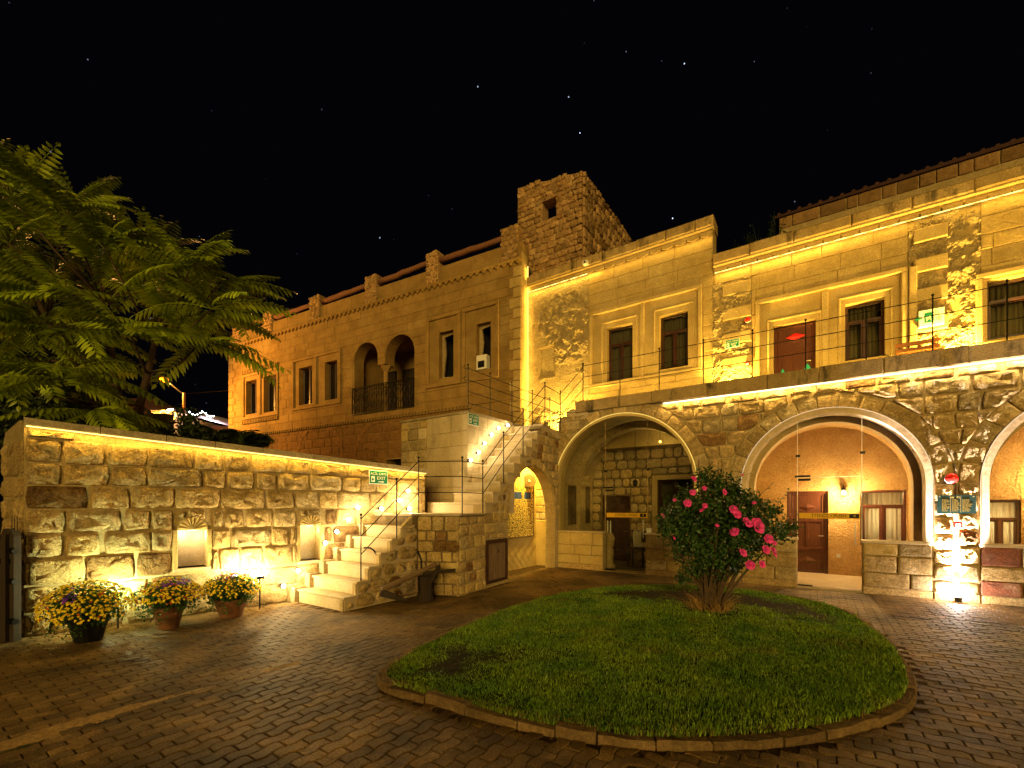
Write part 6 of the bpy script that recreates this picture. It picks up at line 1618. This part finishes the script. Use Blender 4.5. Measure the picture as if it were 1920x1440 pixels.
for p, o in tips:
    s = min(fk, key=lambda q: (q-p).length+(0.8 if q.z > p.z else 0)); m_ = (s+p)/2+Vector((0, 0, -0.12))+o*0.1
    mb.tube([tuple(s), tuple(m_), tuple(p)], [0.03, 0.02, 0.012], 5)
mb.build('branches', 'bark', tr, WF, smooth=True)
tree_crown(tr, tips, rng, range(5), 'leaf_tree', 11, 300, tbase, 1.16)
# smaller bush of the same kind by the mansion
sb = thing('sumac_bush', 'low bush with drooping feathery leaves in front of the mansion', 'bush', (*place(440, 9.0), 0))
tips = [(Vector((*place(u, d), height(v, d))), Vector((0, 0, 0.4))) for u, v, d in ((395, 818, 9.0), (425, 822, 9.3), (455, 828, 9.2), (480, 838, 9.4), (440, 838, 8.8), (410, 838, 8.8))]
mb = MB()
for p, o in tips: mb.tube([(*place(440, 9.0), 0), tuple((p+Vector((*place(440, 9.0), 1.0)))/2), tuple(p)], [0.04, 0.03, 0.012], 5)
mb.build('branches', 'bark', sb, WF)
tree_crown(sb, tips, rng, range(3), 'leaf_bush', 9, 60, None, 0.62)

def leaf_cloud(lobes, n, size, rng, shell=0.35, droop=0.2, cupped=True):
    mb = MB(); tot = sum(l[3]**2 for l in lobes)
    for (cx, cy, cz, r) in lobes:
        k = int(n*r*r/tot)
        for _ in range(k):
            d = Vector((rng.gauss(0, 1), rng.gauss(0, 1), rng.gauss(0, 1))).normalized()
            q = r*(1-shell*rng.random()**1.5)*rng.uniform(0.85, 1.12)
            p = Vector((cx, cy, cz))+d*q
            nrm = (d+Vector((rng.gauss(0, .6), rng.gauss(0, .6), rng.gauss(0.3, .5)))).normalized()
            a = nrm.cross(Vector((rng.gauss(0, 1), rng.gauss(0, 1), rng.gauss(0, 1)))).normalized(); b = nrm.cross(a)
            s = size*rng.uniform(0.6, 1.25); i0 = len(mb.v)
            mb.v.extend([tuple(p-a*s*0.55), tuple(p+b*s*0.34+nrm*s*0.06), tuple(p+a*s*0.6), tuple(p-b*s*0.34+nrm*s*0.06), tuple(p-a*s*0.1-nrm*s*0.03)])
            mb.f.extend([(i0, i0+4, i0+1), (i0+4, i0+2, i0+1), (i0, i0+3, i0+4), (i0+4, i0+3, i0+2)])
    return mb
rng = random.Random(91)
def bush(name, label, u, v, d, lobes, n, size, mat):
    bp = place(u, d); t = thing(name, label, 'bush', (*bp, 0))
    L_ = [(*c2w((u-960)/842*d+a, d+dd_), z, r) for a, dd_, z, r in lobes]
    leaf_cloud(L_, n, size, rng, 0.8).build('foliage', mat, t, WF, kind='stuff')
    mb = MB()
    for l in L_: mb.tube([(*bp, 0), tuple((Vector(l[:3])+Vector((*bp, 0.8)))/2), l[:3]], [0.03, 0.02, 0.008], 5)
    mb.build('stems', 'bark', t, WF)
bush('dark_shrub', 'dark rounded shrub behind the garden wall in front of the cafe lights', 348, 800, 8.6, [(0, 0, 3.0, .35), (-.25, .1, 2.8, .3), (.3, 0, 2.8, .35), (.1, 0, 3.3, .2), (.5, .1, 2.6, .3), (-.1, 0, 3.45, .12)], 2600, 0.07, 'leaf_bush')
bush('dark_shrub', 'patch of small leaved shrub below the large tree', 250, 790, 9.2, [(0, 0, 3.1, .3), (.35, .2, 3.2, .25), (-.4, .1, 3.0, .3), (.55, 0, 2.9, .2)], 1300, 0.07, 'leaf_bush')
bush('dark_shrub', 'dark leafy undergrowth behind the left end of the garden wall', 70, 790, 8.2, [(-.9, 0, 3.0, .7), (0, 0.2, 3.1, .6), (.7, .2, 3.0, .5), (-.3, .5, 3.7, .7), (-1.3, .6, 3.8, .8)], 5000, 0.09, 'leaf_bush')
# weeds on the roof
mb = MB(); rx = WF.X(1425, 13.0)
for _ in range(60):
    x = rx+rng.uniform(-0.7, 0.9); y = 13.0+rng.uniform(-0.2, 0.3); h = rng.uniform(0.3, 1.0)*(1.1-abs(x-rx-0.1)/1.2); p = Vector((x, y, 7.85)); q = p+Vector((rng.uniform(-.2, .2), 0, h*0.6)); e = q+Vector((rng.uniform(-.15, .15), 0, h*0.5))
    mb.tube([tuple(p), tuple(q), tuple(e)], [0.008, 0.006, 0.003], 4)
    for _k in range(14):
        c = p.lerp(e, rng.uniform(0.3, 1))+Vector((rng.gauss(0, .05), rng.gauss(0, .05), 0)); s = 0.03
        i0 = len(mb.v); a = Vector((rng.gauss(0, 1), rng.gauss(0, 1), rng.gauss(0, 1))).normalized()*s; b = a.cross(Vector((0, 0, 1)))
        mb.v.extend([tuple(c-a), tuple(c+b), tuple(c+a), tuple(c-b)]); mb.f.append((i0, i0+1, i0+2, i0+3))
tag(mb.build('roof_weeds', 'leaf_bush'), 'dry weeds growing on the roof beside the taller wing', 'weeds')

# rose bush
rng = random.Random(101)
RD, RU = 6.55, 1332
RX = (RU-960)/842*RD
rb_ = thing('rose_bush', 'large dark green rose bush with pink blooms on the round lawn', 'rose bush', (*c2w(RX, RD), 0.11))
lob = [(0, 0, 1.62, .46), (-.36, 0.05, 1.40, .40), (.42, 0, 1.48, .40), (.80, .1, 1.34, .34), (.08, 0, 1.95, .24), (-.58, 0, 1.30, .22), (.25, -.1, 1.12, .45), (-.22, -.1, 1.05, .38), (.62, 0, 1.10, .30), (1.08, .05, 1.22, .18), (0.05, -.05, 0.82, .30), (-.28, 0, .70, .2), (.33, 0, 1.82, .2), (-.1, 0, 2.05, .14), (-.42, 0, .55, .1), (.62, 0, 1.68, .16), (.9, 0, 1.55, .16), (1.22, 0, 1.32, .1), (-.15, .25, 1.5, .4), (.5, .3, 1.4, .4), (-.42, 0, 1.0, .2), (.3, 0, .8, .22)]
LW = [(*c2w(RX+a, RD+d), z, r) for a, d, z, r in lob]
leaf_cloud(LW, 12500, 0.054, rng, 0.85).build('foliage', 'leaf_rose', rb_, WF, kind='stuff')
mb = MB()
for l in LW*2:
    a0 = Vector((*c2w(RX+rng.uniform(-.10, .10), RD+rng.uniform(-.09, .09)), 0.08)); e = Vector(l[:3])+Vector((rng.gauss(0, .12), rng.gauss(0, .12), rng.gauss(0.05, .12)))
    mb.tube([tuple(a0), tuple(a0.lerp(e, 0.25)+Vector((rng.gauss(0, .04), rng.gauss(0, .04), 0.14))), tuple(a0.lerp(e, 0.6)+Vector((rng.gauss(0, .05), rng.gauss(0, .05), 0.1))), tuple(e)], [0.024, 0.018, 0.011, 0.004], 5)
mb.build('stems', 'bark', rb_, WF)
# shoots with leaves poking out
mb = MB()
for _ in range(110):
    l = rng.choice(LW); d = Vector((rng.gauss(0, 1), rng.gauss(0, 1), rng.uniform(0.2, 1.2))).normalized(); p = Vector(l[:3])+d*l[3]*0.8; e = p+d*rng.uniform(0.1, 0.28)
    mb.tube([tuple(p), tuple(e)], [0.004, 0.002], 4)
    for k in range(7):
        c = p.lerp(e, k/6)+Vector((rng.gauss(0, .02), rng.gauss(0, .02), rng.gauss(0, .02))); a = Vector((rng.gauss(0, 1), rng.gauss(0, 1), rng.gauss(0, .5))).normalized()*0.022; b = a.cross(Vector((0.2, 0.1, 1))).normalized()*0.016; i0 = len(mb.v)
        mb.v.extend([tuple(c-a), tuple(c+b), tuple(c+a), tuple(c-b)]); mb.f.append((i0, i0+1, i0+2, i0+3))
mb.build('shoots', 'leaf_rose', rb_, WF, kind='stuff')
def bloom(r, seed, mat):
    rr = random.Random(seed); mb = MB()
    for layer, (n_, el, k) in enumerate(((6, 0.15, 1.0), (6, 0.5, 0.85), (5, 0.85, 0.65), (4, 1.15, 0.45), (3, 1.35, 0.28))):
        for i in range(n_):
            az = 2*math.pi*(i+0.5*(layer % 2))/n_+rr.uniform(-.2, .2); e = el+rr.uniform(-.15, .15); R_ = r*k*rr.uniform(0.85, 1.15)
            d = Vector((math.cos(az)*math.cos(e), math.sin(az)*math.cos(e), math.sin(e))); s = Vector((-math.sin(az), math.cos(az), 0)); u_ = d.cross(s)*-1
            w = R_*0.62; i0 = len(mb.v)
            P_ = [Vector((0, 0, 0))+d*R_*0.1, d*R_*0.6+s*w, d*R_*0.6-s*w, d*R_*1.0+s*w*0.6+u_*R_*0.12, d*R_*1.0-s*w*0.6+u_*R_*0.12, d*R_*0.65-u_*R_*0.14, d*R_*1.08+u_*R_*0.02]
            mb.v.extend([tuple(p) for p in P_]); mb.f.extend([(i0, i0+5, i0+1), (i0, i0+2, i0+5), (i0+1, i0+5, i0+6, i0+3), (i0+5, i0+2, i0+4, i0+6)])
    me = bpy.data.meshes.new('rose_bloom'); me.from_pydata(mb.v, [], mb.f); me.materials.append(M[mat]); me.update(); return me
BM_ = [bloom(0.052, s, 'petal_pink') for s in range(4)]; BP = bloom(0.055, 9, 'petal_pale')
FL_ = [(1301, 898, .9), (1299, 923, .8), (1289, 943, 1.0), (1318, 956, 1.0), (1322, 948, .7), (1358, 922, .8), (1375, 955, 1.1), (1382, 964, 1.1), (1403, 982, 1.1), (1398, 975, .7), (1422, 987, 1.6), (1418, 980, 1.2), (1344, 985, .5), (1377, 997, 1.2), (1441, 1010, 1.2), (1436, 1030, 1.1), (1449, 1034, 1.4), (1393, 1036, 1.0), (1407, 1059, 1.2), (1429, 1058, 1.0), (1242, 967, .8), (1340, 866, .4), (1321, 915, .6), (1414, 943, .6), (1265, 937, .5), (1264, 1009, .4), (1392, 890, .35), (1452, 1018, .6)]
for (u, v, s) in FL_:
    best = None
    ray = Vector((*place(u, 1.0), (950-v)/842))
    for l in LW:
        c = Vector((l[0], l[1], l[2]-1.6)); dd_ = ray.normalized(); k = c.dot(dd_); d2_ = c.length_squared-k*k; rr2 = (l[3]*1.02)**2
        if d2_ < rr2:
            tt = (k-math.sqrt(rr2-d2_))/ray.length
            if best is None or tt < best: best = tt
    if best is None: best = RD-0.05
    best -= 0.015
    p = Vector((*place(u, best), height(v, best)))
    face = Vector((rng.gauss(0, .35)+SY*0.8, -CY*0.8+rng.gauss(0, .35), rng.uniform(0.1, 0.7))).normalized()
    m_ = Matrix.Translation(p) @ face.to_track_quat('Z', 'Y').to_matrix().to_4x4() @ Matrix.Scale(s, 4)
    o = link('rose_bloom', BP if u < 1260 and v < 1000 else rng.choice(BM_), rb_, m_)
# dry grass tuft at the base
mb = MB()
for _ in range(220):
    a = rng.uniform(0, 2*math.pi); r = 0.27*math.sqrt(rng.random()); p = Vector((*c2w(RX+r*math.cos(a), RD+r*math.sin(a)), 0.09)); h = rng.uniform(0.08, 0.28)
    lean = Vector((rng.gauss(0, .12)+math.cos(a)*0.1, rng.gauss(0, .12), 0)); q = p+lean*0.5+Vector((0, 0, h*0.6)); e = p+lean*1.6+Vector((0, 0, h)); w = Vector((CY, SY, 0))*0.004
    i0 = len(mb.v); mb.v.extend([tuple(p-w), tuple(p+w), tuple(q+w), tuple(q-w), tuple(e)]); mb.f.extend([(i0, i0+1, i0+2, i0+3), (i0+3, i0+2, i0+4)])
mb.build('dry_grass_tuft', 'dry', rb_, WF, kind='stuff')

# flower pots
rng = random.Random(111)
def flower_pot(label, u, v, pot, top_r, h, fr_, fz, mix):
    d = 842*1.6/(v-950); c = place(u, d); t = thing('flower_pot', label, 'flower pot', (*c, 0), group='chrysanthemum pots by the garden wall')
    prof = [(top_r*0.62, 0.0), (top_r*0.66, 0.02), (top_r*0.93, h*0.8), (top_r*1.0, h*0.82), (top_r*1.02, h), (top_r*0.92, h), (top_r*0.88, h*0.9)]
    MB().lathe(prof, (*c, 0), 24).build('pot', pot, t, WF, smooth=False)
    MB().lathe([(0.01, h*0.88), (top_r*0.88, h*0.9)], (*c, 0), 20).build('soil', 'soil', t, WF)
    lobes = [(c[0]+fr_*0.45*math.cos(a), c[1]+fr_*0.45*math.sin(a), h+fz*0.45, fr_*0.55) for a in [i*math.pi/3 for i in range(6)]]+[(c[0], c[1], h+fz*0.6, fr_*0.6)]
    lf = leaf_cloud(lobes, 4600, 0.035, rng, 0.8); lf.v = [(x, y, max(z, h*0.55+0.0)) if (x-c[0])**2+(y-c[1])**2 < (top_r*1.0)**2 else (x, y, z) for x, y, z in lf.v]
    mbt = leaf_cloud([(c[0]+fr_*0.7*math.cos(a), c[1]+fr_*0.7*math.sin(a), h*0.9-0.02*k, fr_*0.24) for k, a in enumerate([0.2, 1.4, 2.6, 3.6, 4.7, 5.6])], 300, 0.028, rng, 0.9)
    lf.add(mbt.v, mbt.f); lf.build('foliage', 'leaf_pot', t, WF, kind='stuff')
    col_ = {}
    n_ = 1500
    for i in range(n_):
        z_ = rng.uniform(-0.32, 1.0); a = rng.uniform(0, 2*math.pi); q = math.sqrt(max(0, 1-z_*z_)) if z_ > 0 else 1.0
        nrm = Vector((math.cos(a)*q, math.sin(a)*q, z_)).normalized()
        p = Vector((c[0]+nrm.x*fr_*1.02, c[1]+nrm.y*fr_*1.02, h+fz*0.28+nrm.z*fz*0.98))+Vector((rng.gauss(0, .008), rng.gauss(0, .008), rng.gauss(0, .008)))
        k = mix(nrm, rng)
        if k is None: continue
        mb = col_.setdefault(k, MB()); r = rng.uniform(0.014, 0.022); nn = (nrm+Vector((rng.gauss(0, .3), rng.gauss(0, .3), 0.4))).normalized()
        s = nn.cross(Vector((0.3, 0.8, 0.1))).normalized(); b = nn.cross(s); i0 = len(mb.v); mb.v.append(tuple(p+nn*0.004))
        for j in range(10):
            aa = 2*math.pi*j/10; rr_ = r*(1.0 if j % 2 == 0 else 0.5); mb.v.append(tuple(p+(s*math.cos(aa)+b*math.sin(aa))*rr_+nn*(0.0 if j % 2 else -0.003)))
        for j in range(10): mb.f.append((i0, i0+1+j, i0+1+(j+1) % 10))
    for k, mb in col_.items(): mb.build('blossoms', k, t, WF, kind='stuff')
def camdot(n): return n.x*SY-n.y*CY      # towards the viewpoint
def side(n): return n.x*CY+n.y*SY
def mix1(n, r):
    if abs(side(n)-0.25) < 0.10 and 0.4 < n.z < 0.85 and camdot(n) > 0: return 'fl_purple'
    if n.z < 0.0 and r.random() < 0.55: return None
    return 'fl_orange' if r.random() < (0.09 if side(n) > -0.4 else 0.2) else 'fl_yellow'
def mix2(n, r):
    if n.z < 0.05: return None
    if n.z > 0.75 and side(n) > 0.15: return 'fl_purple' if r.random() < 0.75 else 'fl_orange'
    if side(n) < -0.35: return 'fl_orange' if n.z > 0.6 and r.random() < 0.8 else None
    return 'fl_yellow' if r.random() < 0.82 else 'fl_orange'
def mix3(n, r):
    if n.z < 0.0: return None
    if n.z > 0.8 and abs(side(n)) < 0.35: return 'fl_purple' if r.random() < 0.4 else 'fl_orange'
    return 'fl_yellow' if r.random() < 0.6 else None
flower_pot('black pot of yellow chrysanthemums, the largest, nearest the gate', 166, 1201, 'pot_black', 0.20, 0.30, 0.43, 0.33, mix1)
flower_pot('terracotta pot with yellow, orange and purple flowers, the middle of the three', 316, 1177, 'terracotta', 0.18, 0.30, 0.38, 0.28, mix2)
flower_pot('wide terracotta pot with yellow green flowers, nearest the steps', 433, 1156, 'terracotta', 0.22, 0.27, 0.38, 0.28, mix3)

# grass: many thin blades, denser close to the viewpoint
nr = np.random.RandomState(7)
LX = np.array(LAWN); mn_, mx_ = LX.min(0), LX.max(0)
cand = nr.uniform(mn_-0.05, mx_+0.05, (330000, 2))
pol = np.array(scaled(0.03)); ins = np.zeros(len(cand), bool); j = len(pol)-1
for i in range(len(pol)):
    yi, yj, xi, xj = pol[i, 1], pol[j, 1], pol[i, 0], pol[j, 0]
    c_ = ((yi > cand[:, 1]) != (yj > cand[:, 1])) & (cand[:, 0] < (xj-xi)*(cand[:, 1]-yi)/(yj-yi+1e-12)+xi); ins ^= c_; j = i
cand = cand[ins]
Yc = -SY*cand[:, 0]+CY*cand[:, 1]
keep = nr.rand(len(cand)) < np.clip(4.2/Yc, 0.25, 1.0)*0.8
cand = cand[keep]; Yc = Yc[keep]
cr = np.array(LC); dist = np.linalg.norm(cand-np.array(c2w(RX, RD)), axis=1)
keep = (dist > 0.42) | (nr.rand(len(cand)) < 0.25); cand = cand[keep]; Yc = Yc[keep]; nB = len(cand)
clump = np.array([mn.noise(Vector((x*3.1, y*3.1, 0.5))) + 0.5*mn.noise(Vector((x*9, y*9, 2.5))) for x, y in cand])
h = (0.022+0.017*clump+0.015*nr.rand(nB))*(1+0.9*(nr.rand(nB) > 0.985))
wd_ = (0.0026+0.0014*nr.rand(nB))*np.clip(Yc/3.6, 1, 2.2)
az = nr.uniform(0, 2*np.pi, nB); ln = nr.uniform(0.15, 0.9, nB)*h; la = nr.uniform(0, 2*np.pi, nB)
rad = np.clip(np.linalg.norm(cand-cr, axis=1)/2.6, 0, 1.0); zb = 0.045+0.055*(1-rad**4)
sx_, sy_ = np.cos(az)*wd_, np.sin(az)*wd_; lx_, ly_ = np.cos(la)*ln, np.sin(la)*ln
V = np.zeros((nB, 5, 3))
V[:, 0] = np.stack([cand[:, 0]-sx_, cand[:, 1]-sy_, zb-0.01], 1); V[:, 1] = np.stack([cand[:, 0]+sx_, cand[:, 1]+sy_, zb-0.01], 1)
V[:, 2] = np.stack([cand[:, 0]+sx_*.8+lx_*.35, cand[:, 1]+sy_*.8+ly_*.35, zb+h*0.6], 1); V[:, 3] = np.stack([cand[:, 0]-sx_*.8+lx_*.35, cand[:, 1]-sy_*.8+ly_*.35, zb+h*0.6], 1)
V[:, 4] = np.stack([cand[:, 0]+lx_, cand[:, 1]+ly_, zb+h], 1)
me = bpy.data.meshes.new('grass'); b5 = np.arange(nB)[:, None]*5
me.vertices.add(nB*5); me.vertices.foreach_set('co', V.reshape(-1))
lp_ = np.concatenate([b5+np.array([0, 1, 2, 3]), b5+np.array([3, 2, 4])], 1).reshape(-1)
me.loops.add(nB*7); me.loops.foreach_set('vertex_index', lp_.astype(np.int32))
st_ = (np.arange(nB)[:, None]*7+np.array([0, 4])).reshape(-1); me.polygons.add(nB*2); me.polygons.foreach_set('loop_start', st_.astype(np.int32))
me.materials.append(M['grass']); me.update(calc_edges=True); me.validate()
link('grass', me, lawn, WF, 'stuff')
# dry edge grass and litter round the kerb
mb = MB(); K2 = scaled(0.02); K3 = scaled(0.20)
rng = random.Random(121)
for _ in range(2600):
    i = rng.randrange(len(K2)); q = rng.random(); outer = rng.random() < 0.35; Kx = K3 if outer else K2
    a, b = Kx[i-1], Kx[i]; x = a[0]+(b[0]-a[0])*q+rng.gauss(0, .03); y = a[1]+(b[1]-a[1])*q+rng.gauss(0, .03); z = 0.0 if outer else 0.075
    l = rng.uniform(0.02, 0.07); d = Vector((rng.gauss(0, 1), rng.gauss(0, 1), rng.uniform(0.1, 0.9))).normalized()*l; w = Vector((-d.y, d.x, 0)).normalized()*0.0022; p = Vector((x, y, z)); i0 = len(mb.v)
    mb.v.extend([tuple(p-w), tuple(p+w), tuple(p+d)]); mb.f.append((i0, i0+1, i0+2))
mb.build('dry_grass', 'dry', lawn, WF, kind='stuff')
# pale ragged streak along a row of pavers, fallen leaves
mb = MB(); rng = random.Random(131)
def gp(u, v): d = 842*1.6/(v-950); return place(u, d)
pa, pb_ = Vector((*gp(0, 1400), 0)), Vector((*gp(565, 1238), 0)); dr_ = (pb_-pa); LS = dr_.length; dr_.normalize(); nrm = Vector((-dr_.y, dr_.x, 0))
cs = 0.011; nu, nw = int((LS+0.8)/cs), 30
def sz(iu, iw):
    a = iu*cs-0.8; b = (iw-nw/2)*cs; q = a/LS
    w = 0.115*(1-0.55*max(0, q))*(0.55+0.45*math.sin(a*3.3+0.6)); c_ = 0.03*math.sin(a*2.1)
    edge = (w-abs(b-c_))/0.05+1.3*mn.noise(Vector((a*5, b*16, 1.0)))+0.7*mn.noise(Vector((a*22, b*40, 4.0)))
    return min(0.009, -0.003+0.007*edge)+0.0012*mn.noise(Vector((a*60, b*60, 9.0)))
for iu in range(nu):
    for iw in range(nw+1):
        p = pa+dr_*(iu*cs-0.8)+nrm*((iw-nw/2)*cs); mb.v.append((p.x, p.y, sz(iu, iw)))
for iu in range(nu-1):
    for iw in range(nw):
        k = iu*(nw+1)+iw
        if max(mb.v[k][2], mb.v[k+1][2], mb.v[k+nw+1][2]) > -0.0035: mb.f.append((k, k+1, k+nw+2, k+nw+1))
mb.build('pale_streak', 'pale_tan', paving, WF, True, 'stuff')
mb = MB()
for _ in range(150):
    u, v = rng.uniform(0, 1900), rng.uniform(1130, 1435); c = gp(u, v)
    if inside(c, KERB_BIG) or not paver_ok(*c): continue
    a = rng.uniform(0, 6.3); L = rng.uniform(0.006, 0.02); d = Vector((math.cos(a), math.sin(a), 0))*L; n_ = Vector((-d.y, d.x, 0))*rng.uniform(0.2, 0.5); i0 = len(mb.v)
    mb.v.extend([(c[0]-d.x, c[1]-d.y, 0.006), (c[0]-n_.x, c[1]-n_.y, 0.011), (c[0]+d.x, c[1]+d.y, 0.008), (c[0]+n_.x, c[1]+n_.y, 0.010)]); mb.f.append((i0, i0+1, i0+2, i0+3))
mb.build('leaf_litter', 'dry', paving, WF, kind='stuff')
def fallen(label, u, v, L, ang, mat='leaf_bush', wd=0.22):
    c = gp(u, v); d = Vector((math.cos(ang), math.sin(ang), 0))*L; n_ = Vector((-d.y, d.x, 0))*wd
    o = MB().add([(c[0]-d.x, c[1]-d.y, 0.006), (c[0]-n_.x, c[1]-n_.y, 0.010), (c[0]+d.x, c[1]+d.y, 0.008), (c[0]+n_.x, c[1]+n_.y, 0.012), (c[0], c[1], 0.016)], [(0, 1, 4), (1, 2, 4), (2, 3, 4), (3, 0, 4)]).build('fallen_leaf', mat)
    tag(o, label, 'leaf', 'leaves fallen on the paving')
fallen('long dark fallen leaf on the pale streak at the lower left', 37, 1405, 0.10, 1.5, wd=0.13)
fallen('small fallen leaf on the paving below the black pot', 207, 1268, 0.035, 0.3, 'dry', 0.3)
fallen('tiny pale fallen leaf near the middle flower pot', 188, 1251, 0.025, 1.0, 'dry', 0.4)
fallen('long dark leaf lying at the foot of the wall by the gate', 40, 1206, 0.12, 0.5, wd=0.1)
